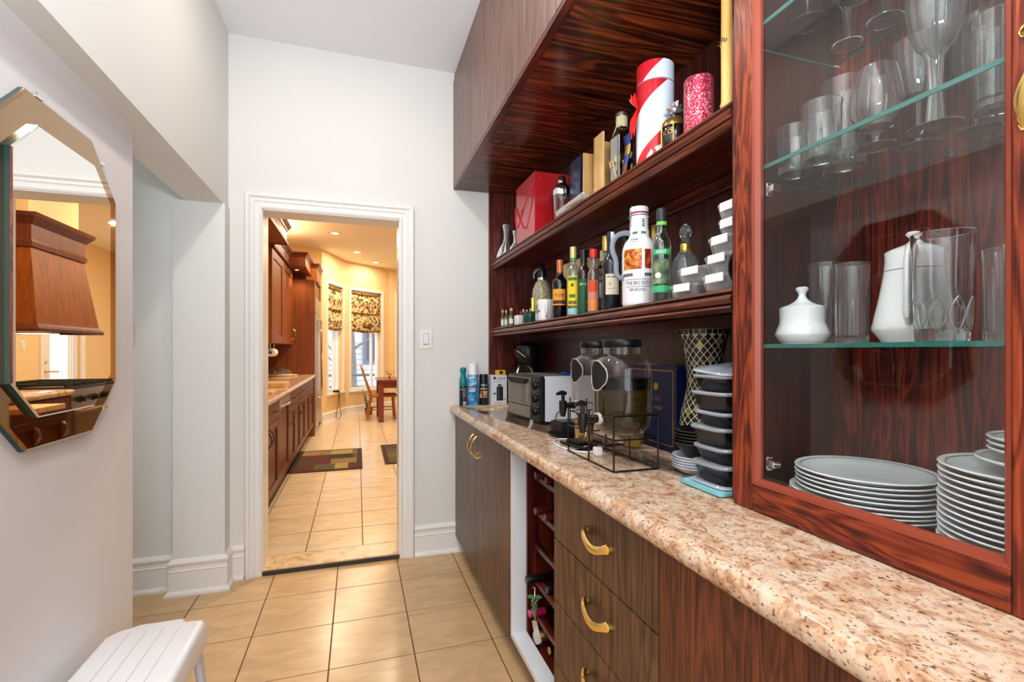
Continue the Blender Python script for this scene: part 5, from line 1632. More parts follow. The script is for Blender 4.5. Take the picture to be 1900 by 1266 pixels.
# faucet and coffee machine behind the toaster oven
fc = thing('faucet', 'chrome bar faucet with arched spout behind the toaster oven', 'faucet', (0.985, 2.665, z))
M().lathe([(0.0001, 0), (0.024, 0), (0.022, 0.012), (0.012, 0.018), (0.012, 0.06)], seg=20).build('base', CHROME, fc)
arc = [(0, 0, 0.05), (0, 0, 0.16)] + [(-0.055 + 0.055 * math.cos(PI * i / 12), -0.02 * (1 - math.cos(PI * i / 12)), 0.20 + 0.055 * math.sin(PI * i / 12)) for i in range(13)] + [(-0.11, -0.04, 0.17)]
M().tube(arc, 0.009, 10).build('spout', CHROME, fc)
M().tube([(0, 0.012, 0.06), (0.0, 0.05, 0.09)], 0.006, 8).build('lever', BRASS, fc)
cm = thing('coffee_machine', 'black rounded capsule coffee machine in the corner', 'coffee machine', (1.005, 2.80, z))
m = M()
secs = []
for zz, rx, ry, ox in ((0, 0.07, 0.085, 0), (0.02, 0.072, 0.088, 0), (0.024, 0.05, 0.06, 0.02), (0.20, 0.045, 0.055, 0.025), (0.25, 0.060, 0.075, 0.005), (0.32, 0.075, 0.088, -0.012), (0.37, 0.066, 0.080, -0.008), (0.392, 0.03, 0.04, 0)):
    secs.append([(ox + rx * math.cos(2 * PI * i / 28), ry * math.sin(2 * PI * i / 28), zz) for i in range(28)])
loft(m, secs)
m.build('body', BLACK, cm)
M().lathe([(0.0001, 0), (0.022, 0), (0.024, 0.02), (0.018, 0.024)], seg=18).xf(Matrix.Translation((-0.055, -0.02, 0.235))).build('spout_head', BLACKM, cm)
M().tube([(-0.04, -0.07, 0.30), (-0.075, -0.06, 0.33), (-0.085, -0.01, 0.345), (-0.07, 0.05, 0.33)], 0.007, 8).build('lever', CHROME, cm)
M().lathe([(0.0001, 0.024), (0.05, 0.024), (0.05, 0.028), (0.0001, 0.028)], seg=24, sx=0.9).xf(Matrix.Translation((-0.035, 0, 0))).build('drip_tray', STEEL, cm)

# toaster oven
to = thing('toaster_oven', 'white-sided toaster oven with silver glass door facing the aisle', 'toaster oven', (0.772, 2.217, z), rz=math.atan2(0.036, 0.371))
W2_, D_, H_ = 0.187, 0.285, 0.222
m = M()
m.prism(rect(0.018, D_, 0.014, H_ - 0.002, 0.014), 'Y', -W2_, W2_)
m.build('housing', mat('toaster_white', (226, 230, 240), 0.3), to)
m = M()
m.prism(rect(-W2_ - 0.003, W2_ + 0.003, 0.012, H_, 0.016), 'X', 0.0, 0.020)
m.build('front_bezel', mat('bezel_black', (24, 28, 34), 0.3), to, bevel=0.003)
M().box(0.02, D_ - 0.02, -W2_ + 0.02, W2_ - 0.02, H_ - 0.0022, H_).build('top_plate', mat('toaster_top', (120, 118, 116), 0.35), to, bevel=0.0008)
m = M()
m.box(-0.007, 0.001, -0.085, W2_ - 0.008, 0.075, H_ - 0.012)
dfr = m.build('door_frame', mat('toaster_silver', (150, 144, 134), 0.28, metal=0.85), to, bevel=0.003)
M().box(-0.0082, -0.0068, -0.072, W2_ - 0.022, 0.088, 0.178).build('door_glass', mat('oven_glass', (120, 112, 100), 0.08, metal=0.6), dfr, bevel=0.001)
m = M()
m.prism([(-0.060, 0.205), (0.150, 0.205), (0.142, 0.186), (0.110, 0.178), (-0.020, 0.178), (-0.052, 0.186)], 'X', -0.020, -0.0068)
m.build('door_handle', BLACKM, dfr, bevel=0.003)
m = M()
m.box(-0.0065, 0.001, -0.085, W2_ - 0.008, 0.018, 0.072)
lp = m.build('lower_panel', mat('toaster_silver', (150, 144, 134), 0.28, metal=0.85), to, bevel=0.002)
for k in range(5):
    M().box(-0.0085, -0.006, -0.080, W2_ - 0.013, 0.024 + 0.0095 * k, 0.029 + 0.0095 * k).build('louvre', STEEL, lp, bevel=0.0008)
M().box(-0.004, 0.001, -W2_ + 0.006, -0.092, 0.020, H_ - 0.010).build('control_panel', mat('panel_black', (16, 16, 18), 0.25), to, bevel=0.001)
for i, zz in enumerate((0.178, 0.118, 0.058)):
    k_ = M().lathe([(0.0195, 0.0), (0.0195, 0.008), (0.017, 0.012), (0.0001, 0.012)], seg=24).xf(Matrix.Translation((-0.004, -0.138, zz)) @ Matrix.Rotation(-PI / 2, 4, 'Y')).build('knob', BLACK, to)
    M().box(-0.022, -0.015, -0.1405, -0.1355, zz - 0.016, zz + 0.016).build('grip', BLACK, k_, bevel=0.001)
    m = M()
    for j in range(7):
        a = -0.6 + j * 0.72
        m.box(-0.0052, -0.0042, -0.138 + 0.026 * math.cos(a) - 0.0014, -0.138 + 0.026 * math.cos(a) + 0.0014, zz + 0.026 * math.sin(a) - 0.003, zz + 0.026 * math.sin(a) + 0.003)
    m.build('dial_marks', GOLD if i == 1 else mat('dial_silver', (190, 188, 180), 0.3, metal=0.7), to)
m = M()
for j in range(5):
    m.box(0.15 + 0.008 * j, 0.153 + 0.008 * j, -W2_ - 0.0008, -W2_ + 0.0005, 0.088, 0.100)
m.build('side_vents', mat('vent_grey', (140, 146, 158), 0.5), to)
for x in (0.04, D_ - 0.04):
    for y in (-W2_ + 0.03, W2_ - 0.03):
        M().lathe([(0.012, 0), (0.010, 0.014)], 0, 0, 12).xf(Matrix.Translation((x, y, 0))).build('foot', BLACKM, to)
M().tube([(0.15, -W2_ - 0.001, 0.085), (0.11, -W2_ - 0.010, 0.075), (0.075, -W2_ - 0.008, 0.05), (0.07, -W2_ - 0.003, 0.008)], 0.0025, 8).build('power_cord', mat('cord_grey', (90, 96, 104), 0.5), to)
bl = thing('blue_lid', 'small bright blue plastic lid lying on the toaster oven', 'stopper', (0.975, 2.17, z + 0.2225))  # loose blue lid
M().lathe([(0.0001, 0), (0.024, 0), (0.026, 0.003), (0.022, 0.010), (0.010, 0.013), (0.0001, 0.013)], seg=24).build('cap', mat('blue_plastic', (20, 80, 200), 0.35), bl)

sc = thing('kitchen_scale', 'flat black box between the toaster oven and the glass jars', 'scale', (0.842, 1.845, z))
M().box(-0.060, 0.060, -0.055, 0.055, 0.002, 0.042).build('body', BLACKM, sc, bevel=0.005)
M().box(-0.05, 0.05, -0.045, 0.045, 0.042, 0.046).build('top_plate', BLACK, sc, bevel=0.002)
tr = thing('black_tray', 'thin oval black tray on the worktop before the flat box', 'tray', (0.778, 1.765, z))
M().lathe([(0.0001, 0.001), (0.060, 0.001), (0.068, 0.006), (0.070, 0.010), (0.066, 0.009), (0.058, 0.004), (0.0001, 0.004)], seg=40, sx=0.8).build('dish', BLACK, tr)

ph = thing('smartphone', 'black phone lying face up inside the loop of white cable', 'phone', (0.745, 1.545, z), rz=0.2)
m = M()
m.prism(rect(-0.037, 0.037, -0.072, 0.072, 0.010), 'Z', 0.004, 0.012)
m.build('case', BLACK, ph, bevel=0.002)
m = M()
m.prism(rect(-0.034, 0.034, -0.069, 0.069, 0.008), 'Z', 0.012, 0.0126)
m.build('screen', mat('phone_screen', (10, 11, 13), 0.05, spec=0.7), ph)
M().box(-0.02, 0.018, -0.03, 0.05, 0.0127, 0.020).build('battery_case', BLACKM, ph, bevel=0.002)
ch = thing('charger_cable', 'white charging cable and plug curled around the black phone', 'charger', (0.735, 1.50, z))
pts = []
for i in range(30):
    a = 0.4 + 2 * PI * 0.80 * i / 29
    pts.append((0.062 * math.cos(a) - 0.002, 0.05 + 0.125 * math.sin(a), 0.0035))
M().tube(pts, 0.0028, 8).build('cable', WHITE, ch)
M().box(-0.010, 0.014, -0.122, -0.096, 0.0, 0.028).build('plug', WHITE, ch, bevel=0.005)

# drinks dispensers on wire stands
def wire_stand(label, loc):
    t = thing('wire_stand', label, 'stand', loc, 'black wire stands of the drinks dispensers')
    x0, x1, y0, y1, h = -0.07, 0.072, -0.15, 0.15, 0.155
    r = 0.0026
    m = M()
    for zz in (0.003, h * 0.58):
        m.tube([(x, y, zz) for x, y in rect(x0, x1, y0, y1, 0.008, 2)], r, 6, closed=True)
    m.tube([(x0, -0.01, h * 0.9), (x0, y0, h), (x1, y0, h), (x1, -0.01, h * 0.9)], r, 6)
    m.build('frame', BLACKMETAL, t)
    for (x, y) in ((x0, y0), (x1, y0), (x0, 0.0), (x1, 0.0), (x0, y1), (x1, y1)):
        M().tube([(x, y, 0.001), (x, y, h if y < 0.1 else h * 0.95)], r, 6).build('post', BLACKMETAL, t)
    return t

def dispenser(label, loc, liquid):
    t = thing('drinks_dispenser', label, 'drinks dispenser', loc, 'clear glass drinks dispensers')
    R = 0.0870
    pr = [(0.0001, 0.0), (0.052, 0.0), (0.068, 0.008), (0.080, 0.028), (R, 0.060), (R, 0.185), (0.084, 0.205), (0.074, 0.222), (0.060, 0.232), (0.0535, 0.238), (0.0535, 0.262)]
    M().lathe(pr, seg=44).build('glass_jar', JARGLASS, t)
    if liquid:
        q = [(0.0001, 0.004), (0.050, 0.004), (0.065, 0.011), (0.077, 0.030), (0.0835, 0.061), (0.0835, 0.168), (0.0001, 0.168)]
        M().lathe(q, seg=44).build('drink', liquid[0], t)
        M().lathe([(0.0840, 0.135), (0.0840, 0.1685), (0.0001, 0.1688)], seg=44).build('reflection_band', liquid[1], t)  # black reflection across the top of the drink, painted as a shell
    m = M()
    m.lathe([(0.056, 0.258), (0.0575, 0.260), (0.0575, 0.276), (0.055, 0.280), (0.0001, 0.281)], seg=44)
    m.build('lid', mat('lid_black', (22, 24, 24), 0.3, metal=0.5), t)
    for zz in (0.243, 0.252):
        M().lathe([(0.0535, zz - 0.002), (0.0548, zz), (0.0535, zz + 0.002)], seg=44).build('thread_ring', JARGLASS, t)
    # chalk label with a moulded glass border
    a_ = PI * 1.02
    def lab(x, y):
        return ((R + 0.0012) * math.cos(a_ + x / R), (R + 0.0012) * math.sin(a_ + x / R), 0.175 + y)
    outline = []
    for i in range(40):
        tt = 2 * PI * i / 40
        k = 1 + 0.10 * math.cos(4 * tt)
        outline.append((0.038 * math.copysign(abs(math.cos(tt)) ** 0.7, math.cos(tt)) * (1.12 - 0.12 * abs(math.sin(2 * tt))), 0.038 * k * math.copysign(abs(math.sin(tt)) ** 0.7, math.sin(tt))))
    m = M()
    rings = [[lab(x * q_, y * q_) for x, y in outline] for q_ in (0.02, 0.25, 0.5, 0.75, 1.0)]
    loft(m, rings, cap1=False)
    m.build('chalk_label', mat('chalkboard', (34, 32, 31), 0.8, spec=0.2), t)
    M().tube([lab(x * 1.04, y * 1.04) for x, y in outline], 0.0022, 6, closed=True).build('label_border', BORDERGLASS, t)
    # spigot towards the aisle
    a_ = PI * 1.04
    e, u_ = Vector((math.cos(a_), math.sin(a_), 0)), Vector((0, 0, 1))
    zs = 0.050
    M().tube([e * (R - 0.014) + u_ * zs, e * (R + 0.004) + u_ * zs], 0.0175, 16).build('white_washer', mat('washer_white', (206, 200, 186), 0.4), t)
    sp = M()
    sp.tube([e * (R + 0.004) + u_ * zs, e * (R + 0.022) + u_ * zs, e * (R + 0.05) + u_ * zs], [0.013, 0.011, 0.0095], 14)
    sp.tube([e * (R + 0.052) + u_ * (zs + 0.018), e * (R + 0.052) + u_ * (zs - 0.012), e * (R + 0.052) + u_ * (zs - 0.038)], [0.014, 0.014, 0.0085], 14)
    o = sp.build('spigot', BLACK, t)
    lv = M()
    lv.tube([e * (R + 0.052) + u_ * (zs + 0.018), e * (R + 0.052) + u_ * (zs + 0.042)], 0.0065, 10)
    lv.tube([e * (R + 0.040) + u_ * (zs + 0.044), e * (R + 0.056) + u_ * (zs + 0.048), e * (R + 0.078) + u_ * (zs + 0.043)], [0.007, 0.0085, 0.005], 10)
    lv.build('tap_lever', BLACK, o)
    return t
OLIVE = mat('olive_drink', (50, 40, 14), 0.10, spec=0.4, noise=0.35, nscale=14)
REFLECTION_DARK = mat('reflection_black', (10, 9, 7), 0.3, spec=0.2)  # colour of the painted reflection band
BORDERGLASS = thin_glass('label_border_glass', (0.9, 0.88, 0.85), 0.15, 0.8, 1.5, haze=0.35, body=(226, 216, 204))
dispenser('front drinks dispenser three-quarters full of dark olive liquid', (0.752, 1.268, z + 0.0905), (OLIVE, REFLECTION_DARK))
wire_stand('black wire stand carrying the front filled dispenser', (0.742, 1.325, z))
dispenser('rear drinks dispenser without liquid, behind the filled one', (0.838, 1.60, z + 0.0905), None)
wire_stand('black wire stand carrying the empty rear dispenser', (0.905, 1.665, z))
tg = thing('gold_tumbler', 'gold-lined glass tumbler standing below the empty dispenser', 'glass', (0.800, 1.615, z))
M().lathe([(0.0001, 0), (0.030, 0), (0.034, 0.004), (0.037, 0.085), (0.0345, 0.085), (0.031, 0.006), (0.0001, 0.006)], seg=30).build('wall', mat('gold_glass', (214, 176, 110), 0.08, metal=0.75), tg)
M().lathe([(0.0375, 0.0855), (0.0345, 0.0862)], seg=30).build('rim', GOLD, tg)
tg = thing('candle_glass', 'small clear votive glass beside the blue gift box', 'glass', (0.918, 1.470, z))
M().lathe([(0.0001, 0), (0.030, 0), (0.034, 0.004), (0.037, 0.055), (0.035, 0.055), (0.031, 0.006), (0.0001, 0.006)], seg=30).build('wall', JARGLASS, tg)
M().lathe([(0.0001, 0.007), (0.029, 0.007), (0.031, 0.030), (0.0001, 0.030)], seg=24).build('wax', mat('gold_wax', (200, 170, 60), 0.35, metal=0.3), tg)

bx = thing('blue_presentation_box', 'tall navy blue presentation box with thin gold border', 'box', (0.985, 1.478, z))
NAVY = mat('navy_card', (14, 27, 64), 0.35)
M().box(0, 0.085, -0.158, 0.145, 0, 0.288).build('carton', NAVY, bx, bevel=0.0015)
m = M()
for (a, b_, c_, d_) in ((-0.140, -0.137, 0.02, 0.272), (0.125, 0.128, 0.02, 0.272), (-0.140, 0.128, 0.269, 0.272), (-0.140, 0.128, 0.02, 0.023)):
    m.box(-0.0006, 0.0002, a, b_, c_, d_)
m.build('gold_border', GOLD, bx)
M().lathe([(0.0001, 0.0012), (0.012, 0.001), (0.013, 0.0)], seg=24).xf(Matrix.Translation((-0.0006, -0.045, 0.215)) @ Matrix.Rotation(-PI / 2, 4, 'Y')).build('gold_medallion', GOLD, bx)
text(bx, "L'OR", 0.022, on_plane((-0.0012, -0.045, 0.172), (0, -1, 0), (0, 0, 1)), mat('rose_gold', (150, 110, 96), 0.4))
strokes(bx, on_plane((-0.0012, -0.055, 0.142), (0, -1, 0), (0, 0, 1)), -0.022, 0.026, -0.006, 0.006, mat('rose_gold', (150, 110, 96), 0.4), 21)
wf = tag(M().box(-0.05, 0.03, -0.06, 0.06, 0, 0.003).build('silver_card', mat('silver_card', (180, 180, 184), 0.3, metal=0.6), None, bevel=0.0008, loc=(1.04, 1.50, z + 0.2885)), 'thin silvery card lying on top of the navy box', 'card')

# mosaic hurricane vase
vs_ = thing('mosaic_vase', 'hourglass vase covered with dark mirror mosaic and pale grout', 'vase', (1.005, 1.216, z))
VP = [(0.040, 0.0), (0.052, 0.02), (0.066, 0.075), (0.070, 0.115), (0.066, 0.155), (0.055, 0.195), (0.049, 0.225), (0.0475, 0.25), (0.051, 0.29), (0.060, 0.345), (0.072, 0.402)]
def vr(zz):
    for (r0, a), (r1, b_) in zip(VP[:-1], VP[1:]):
        if a <= zz <= b_:
            return r0 + (r1 - r0) * (zz - a) / (b_ - a)
    return VP[-1][0]
M().lathe([(0.0001, 0.0)] + VP + [(r - 0.004, zz) for r, zz in VP[::-1]], seg=48).build('grout_body', mat('vase_grout', (206, 200, 178), 0.5), vs_)
m = M()
m2 = M()
n_ = 18
dz = 0.0130
rows = int(0.385 / dz)
for j in range(rows):
    for i in range(n_):
        zc = 0.008 + dz * (j + 0.5)
        tw = j * 0.5
        a = 2 * PI * (i + tw) / n_
        ha = PI / n_ * 0.92
        pts = [(a, zc - dz * 0.85), (a + ha * 0.9, zc), (a, zc + dz * 0.85), (a - ha * 0.9, zc)]
        q = []
        for aa, z2 in pts:
            rr = vr(min(0.399, max(0.001, z2))) + 0.0010
            q.append((rr * math.cos(aa), rr * math.sin(aa), z2))
        (m2 if (i * 7 + j * 13) % 9 == 0 else m).quad(*q)
for i in range(26):
    a0, a1 = 2 * PI * (i + 0.08) / 26, 2 * PI * (i + 0.92) / 26
    q = []
    for aa, z2 in ((a0, 0.388), (a1, 0.388), (a1, 0.401), (a0, 0.401)):
        rr = vr(z2) + 0.0012
        q.append((rr * math.cos(aa), rr * math.sin(aa), z2))
    m.quad(*q)
o = m.build('mosaic_tiles', mat('mosaic_dark', (62, 56, 40), 0.12, metal=0.55), vs_)
o['kind'] = 'stuff'
o = m2.build('mosaic_tiles', mat('mosaic_gold', (190, 170, 110), 0.2, metal=0.6), vs_)
o['kind'] = 'stuff'

# plates, bowls, meal boxes
def saucer(label, loc, group):
    t = thing('small_plate', label, 'plate', loc, group)
    M().lathe([(0.0001, 0.0015), (0.045, 0.0), (0.048, 0.002), (0.062, 0.013), (0.0665, 0.018), (0.0655, 0.0195), (0.058, 0.015), (0.044, 0.004), (0.0001, 0.0035)], seg=44).build('dish', mat('plate_white', (206, 212, 222), 0.2), t)
    return t
t0 = None
names = ['lowest', 'second from the bottom', 'middle', 'fourth from the bottom', 'uppermost']
for i in range(5):
    lab = 'white small plate under the black bowls, %s of five' % names[i]
    loc = (0.902, 1.120, z + 0.0072 * i)
    if t0 is None:
        t0 = saucer(lab, loc, 'white small plates under the black bowls')
    else:
        copy_tree(t0, None, lab, loc)
b0 = None
names = ['lowest', 'second', 'third', 'fourth', 'uppermost']
for i in range(5):
    lab = 'black bowl nested on the white plates, %s of five' % names[i] if i in (0, 4) else 'black bowl nested on the white plates, %s from the bottom' % names[i]
    loc = (0.905, 1.116, z + 0.044 + 0.0085 * i)
    if b0 is None:
        b0 = thing('bowl', lab, 'bowl', loc, 'black bowls nested on the white plates')
        M().lathe([(0.0001, 0.0), (0.036, 0.0), (0.040, 0.004), (0.056, 0.026), (0.0665, 0.040), (0.0655, 0.042), (0.053, 0.028), (0.036, 0.006), (0.0001, 0.004)], seg=40).build('shell', mat('bowl_black', (20, 20, 21), 0.22), b0)
        M().lathe([(0.0668, 0.039), (0.0668, 0.042)], seg=40).build('rim', mat('bowl_rim', (44, 44, 46), 0.25), b0)
    else:
        copy_tree(b0, None, lab, loc)

bd = thing('cutting_mat', 'translucent teal glass cutting board under the stack of meal boxes', 'board', (0.885, 0.968, z))
m = M()
m.prism(rect(-0.098, 0.12, -0.070, 0.080, 0.012), 'Z', 0.002, 0.010)
m.build('slab', mat('teal_glass_board', (120, 190, 200), 0.12, spec=0.6), bd, bevel=0.0015)
m = M()
m.prism(rect(-0.092, 0.112, -0.064, 0.074, 0.012), 'Z', 0.010, 0.0106)
m.build('frosted_face', mat('board_frost', (150, 206, 214), 0.3), bd)

BOXB = mat('mealbox_black', (20, 20, 20), 0.2)
def meal_box(label, loc, h, rz, group, s=1.0):
    t = thing('meal_box', label, 'food container', loc, group, rz)
    sx, sy = 0.088 * s, 0.060 * s
    m = M()
    loft(m, [[(x * 0.80, y * 0.80, 0.0) for x, y in rect(-sx, sx, -sy, sy, 0.022)], [(x * 0.84, y * 0.84, 0.003) for x, y in rect(-sx, sx, -sy, sy, 0.022)], [(x * 0.985, y * 0.985, h - 0.003) for x, y in rect(-sx, sx, -sy, sy, 0.024)], [(x * 1.02, y * 1.02, h) for x, y in rect(-sx, sx, -sy, sy, 0.026)]])
    m.build('tray', BOXB, t)
    m = M()
    loft(m, [[(x * 1.045, y * 1.055, h - 0.002) for x, y in rect(-sx, sx, -sy, sy, 0.028)], [(x * 1.06, y * 1.075, h + 0.002) for x, y in rect(-sx, sx, -sy, sy, 0.028)], [(x * 1.04, y * 1.05, h + 0.0055) for x, y in rect(-sx, sx, -sy, sy, 0.028)], [(x * 0.94, y * 0.93, h + 0.006) for x, y in rect(-sx, sx, -sy, sy, 0.026)], [(x * 0.92, y * 0.91, h + 0.0035) for x, y in rect(-sx, sx, -sy, sy, 0.026)]], cap0=False)
    m.build('lid', LIDPLASTIC, t)
    return t
def mlid(label, loc, rot=(0, 0, 0)):
    t = thing('plastic_cover', label, 'lid', loc)
    sx, sy = 0.090, 0.062
    m = M()
    loft(m, [[(x, y, 0) for x, y in rect(-sx, sx, -sy, sy, 0.028)], [(x * 1.02, y * 1.03, 0.004) for x, y in rect(-sx, sx, -sy, sy, 0.028)], [(x * 0.98, y * 0.97, 0.008) for x, y in rect(-sx, sx, -sy, sy, 0.028)], [(x * 0.93, y * 0.92, 0.008) for x, y in rect(-sx, sx, -sy, sy, 0.028)], [(x * 0.91, y * 0.90, 0.004) for x, y in rect(-sx, sx, -sy, sy, 0.028)]])
    m.build('panel', LIDPLASTIC, t)
    M().tube([(x * 1.02, y * 1.03, 0.004) for x, y in rect(-sx, sx, -sy, sy, 0.028)], 0.0022, 6, closed=True).build('rim', mat('lid_rim', (176, 182, 194), 0.3), t)
    t.rotation_euler = rot
    return t
zc = z + 0.011
mlid('pale plastic lid lying on the teal board under the meal boxes', (0.893, 0.968, zc))
zc += 0.0085
g = 'black meal boxes stacked by the glazed cabinet'
nm_ = ['bottom', 'second', 'third', 'fourth', 'fifth', 'topmost']
hs = [0.040, 0.033, 0.042, 0.030, 0.042, 0.034]
for i in range(6):
    lab = 'black lidded meal box, %s of the tall stack' % nm_[i] if i in (0, 5) else 'black lidded meal box, %s from the bottom of the stack' % nm_[i]
    meal_box(lab, (0.897 + (0.004 if i % 2 else -0.004), 0.970 + 0.003 * (i % 3 - 1), zc), hs[i], (0.04, -0.03, 0.02, -0.05, 0.03, 0.0)[i], g)
    zc += hs[i] + 0.0065
mlid('clear plastic lid tilted loosely on top of the meal boxes', (0.90, 0.972, zc + 0.010), (0.09, -0.10, 0.05))

# wine bottles in the rack
def wine(label, y, zc_, tip, cap, ring=None, cork=False, group='wine bottles lying in the rack', champ=False):
    t = thing('wine_bottle', label, 'bottle', (tip, y, zc_), group)
    rot = Matrix.Rotation(PI / 2, 4, 'Y')       # local z -> +x
    L = 0.30
    body = [(0.0145, 0.085), (0.016, 0.10), (0.030, 0.125), (0.0365, 0.15), (0.0365, L - 0.004), (0.033, L), (0.0001, L - 0.008)]
    M().lathe([(0.0138, 0.0), (0.0138, 0.085)] + body, seg=24).xf(rot).build('glass_body', DARKGLASS if not champ else mat('green_black_glass', (20, 30, 18), 0.08, coat=0.3), t)
    r = 0.0152 if not champ else 0.0185
    if cork:
        M().lathe([(0.0001, -0.004), (0.0125, -0.003), (0.0128, 0.004)], seg=18).xf(rot).build('cork', mat('cork_end', (196, 156, 96), 0.7), t)
    else:
        M().lathe([(0.0001, -0.003), (r * 0.9, -0.003), (r, 0.0), (r, 0.062), (r * 0.98, 0.064)], seg=20, mod=(lambda a, zz: 1 + 0.05 * math.sin(9 * a + zz * 300)) if champ else None).xf(rot).build('capsule', cap, t)
    if ring:
        M().lathe([(r * 1.02, 0.040), (r * 1.02, 0.056)], seg=20).xf(rot).build('capsule_band', ring, t)
    return t
MAROON = mat('maroon_foil', (92, 30, 36), 0.28, metal=0.3)
R0_ = 0.0145
wine('maroon-capped wine bottle in the top row, left end', 1.725, RZ[0] + 0.0155, 0.650, MAROON)
wine('maroon-capped wine bottle in the top row, second from left', 1.642, RZ[0] + 0.0155, 0.660, MAROON)
wine('maroon-capped wine bottle in the second row, left end', 1.727, RZ[1] + 0.0155, 0.650, MAROON)
wine('maroon-capped wine bottle in the second row, second from left', 1.652, RZ[1] + 0.0155, 0.660, MAROON)
wine('black-capped wine bottle sticking out above the green pendant', 1.766, RZ[3] + 0.0155, 0.628, mat('black_foil', (22, 20, 22), 0.25, metal=0.3), None)
wine('black-capped wine bottle with silver band behind the green pendant', 1.667, RZ[3] + 0.0155, 0.675, mat('black_foil', (22, 20, 22), 0.25, metal=0.3), CHROME)
wine('pink-capped wine bottle left of the hanging corkscrew', 1.766, RZ[4] + 0.0155, 0.640, mat('pink_foil', (200, 36, 92), 0.25, metal=0.4))
wine('champagne bottle with crumpled gold foil near the rack floor', 1.735, 0.146, 0.650, GOLD, champ=True)
wine('uncapped wine bottle showing its cork, lowest right in the rack', 1.640, 0.146, 0.672, None, cork=True)
hk = thing('corkscrew', 'silver corkscrew and green grape pendant hanging on a bottle neck', 'corkscrew', (0.640, 1.712, 0.302), rz=1.15)
m = M()
for i in range(16):
    m.sphere((0.002 * ((i * 5) % 3 - 1), 0.010 * math.sin(i * 2.4) * (1 - i / 22), 0.008 - i * 0.0042), 0.0065, 8, 5)
m.build('grape_cluster', mat('grape_green', (96, 130, 86), 0.2, metal=0.3), hk)
m = M()
for s_ in (-1, 1):
    m.prism([(0, 0.012), (0.012 * s_, 0.022), (0.030 * s_, 0.014), (0.022 * s_, 0.006), (0.010 * s_, 0.006)], 'X', -0.001, 0.001)
m.build('leaf', mat('leaf_green', (70, 120, 60), 0.4), hk)
m = M()
m.tube([(0, 0, -0.055), (0, -0.003, -0.075)], 0.002, 6)
m.prism([(0.010, -0.076), (-0.008, -0.076), (-0.030, -0.165), (-0.004, -0.165)], 'X', -0.004, 0.004)
m.build('steel_body', mat('bright_steel', (206, 206, 200), 0.15, metal=0.95), hk)
M().tube([(0.0, 0, 0.010), (0.02, 0, 0.035), (0.03, 0.01, 0.035)], 0.0015, 6).build('loop', CHROME, hk)
# ------------------------------------------------------------------ octagonal mirror on the left wall
mi = thing('octagonal_mirror', 'octagonal wall mirror with a bronze-tinted border on the left wall', 'mirror', (-0.75, 1.5565, 1.4385))
def octa(hw, hh, c1, c2):
    return [(-hw + c1, -hh), (hw - c1, -hh), (hw, -hh + c2), (hw, hh - c2), (hw - c1, hh), (-hw + c1, hh), (-hw, hh - c2), (-hw, -hh + c2)]
m = M()
m.prism(octa(0.290, 0.424, 0.143, 0.139), 'X', 0.0005, 0.012)
m.build('backing', TEALEDGE, mi)
m = M()
o1, o2 = octa(0.290, 0.424, 0.143, 0.139), octa(0.284, 0.418, 0.141, 0.137)
loft(m, [[(0.0121, y, zz) for y, zz in o1], [(0.0165, y, zz) for y, zz in o2], ], cap0=False, smooth=False)
m.build('bronze_border', BRONZE, mi)
m = M()
o3, o4 = octa(0.222, 0.347, 0.094, 0.086), octa(0.2185, 0.3435, 0.0925, 0.0845)
m.prism(o3, 'X', 0.0166, 0.027)
m.build('raised_edge', TEALEDGE, mi)
m = M()
loft(m, [[(0.0271, y, zz) for y, zz in o3], [(0.0300, y, zz) for y, zz in octa(0.2185, 0.3435, 0.0925, 0.0845)]], cap0=False, smooth=False)
m.build('mirror_glass', MIRROR, mi)
for (y, zz) in ((0.22, -0.36), (-0.10, 0.427), (0.20, 0.375)):
    M().box(0.0, 0.018, y - 0.014, y + 0.014, zz - 0.006, zz + 0.006).build('clip', CHROME, mi, bevel=0.002)

# ------------------------------------------------------------------ white folding step stool at bottom left
st = thing('step_stool', 'white plastic step stool standing against the left wall', 'stool', (-0.587, 1.56, 0.0))
SW = mat('stool_plastic', (232, 232, 236), 0.4)
H0 = 0.402
m = M()
outl = [(-0.122, -0.215), (0.122, -0.215), (0.122, 0.172), (0.114, 0.186), (0.066, 0.188), (0.058, 0.212), (-0.056, 0.212), (-0.074, 0.200), (-0.100, 0.190), (-0.122, 0.165)]
n_ = len(outl)
def inset(d, zz):
    return [(x * (1 - d / 0.122), y * (1 - d / 0.2), zz) for x, y in outl]
loft(m, [inset(-0.012, H0 - 0.075), inset(-0.010, H0 - 0.02), inset(-0.004, H0 - 0.006), inset(0.006, H0)], cap0=False, smooth=True)
m.build('top', SW, st, sharp=55)
m = M()
for k in range(4):
    x = -0.066 + 0.044 * k
    m.box(x - 0.0012, x + 0.0012, -0.20, 0.165, H0 - 0.001, H0 + 0.0004)
m.build('grip_lines', mat('stool_line', (196, 194, 198), 0.5), st)
for sx_ in (-1, 1):
    for sy_ in (-1, 1):
        m = M()
        x0_, y0_ = 0.118 * sx_, 0.13 * sy_
        m.tube([(x0_, y0_, H0 - 0.055), (x0_ + 0.016 * sx_, y0_ + 0.075 * sy_, 0.0)], [0.020, 0.017], 8, flat=0.7)
        m.build('leg', mat('stool_grey', (206, 212, 226), 0.4), st)
M().box(-0.125, 0.125, -0.165, -0.14, 0.14, 0.165).build('crossbar', SW, st, bevel=0.004)
M().box(-0.125, 0.125, 0.15, 0.175, 0.12, 0.145).build('crossbar', SW, st, bevel=0.004)

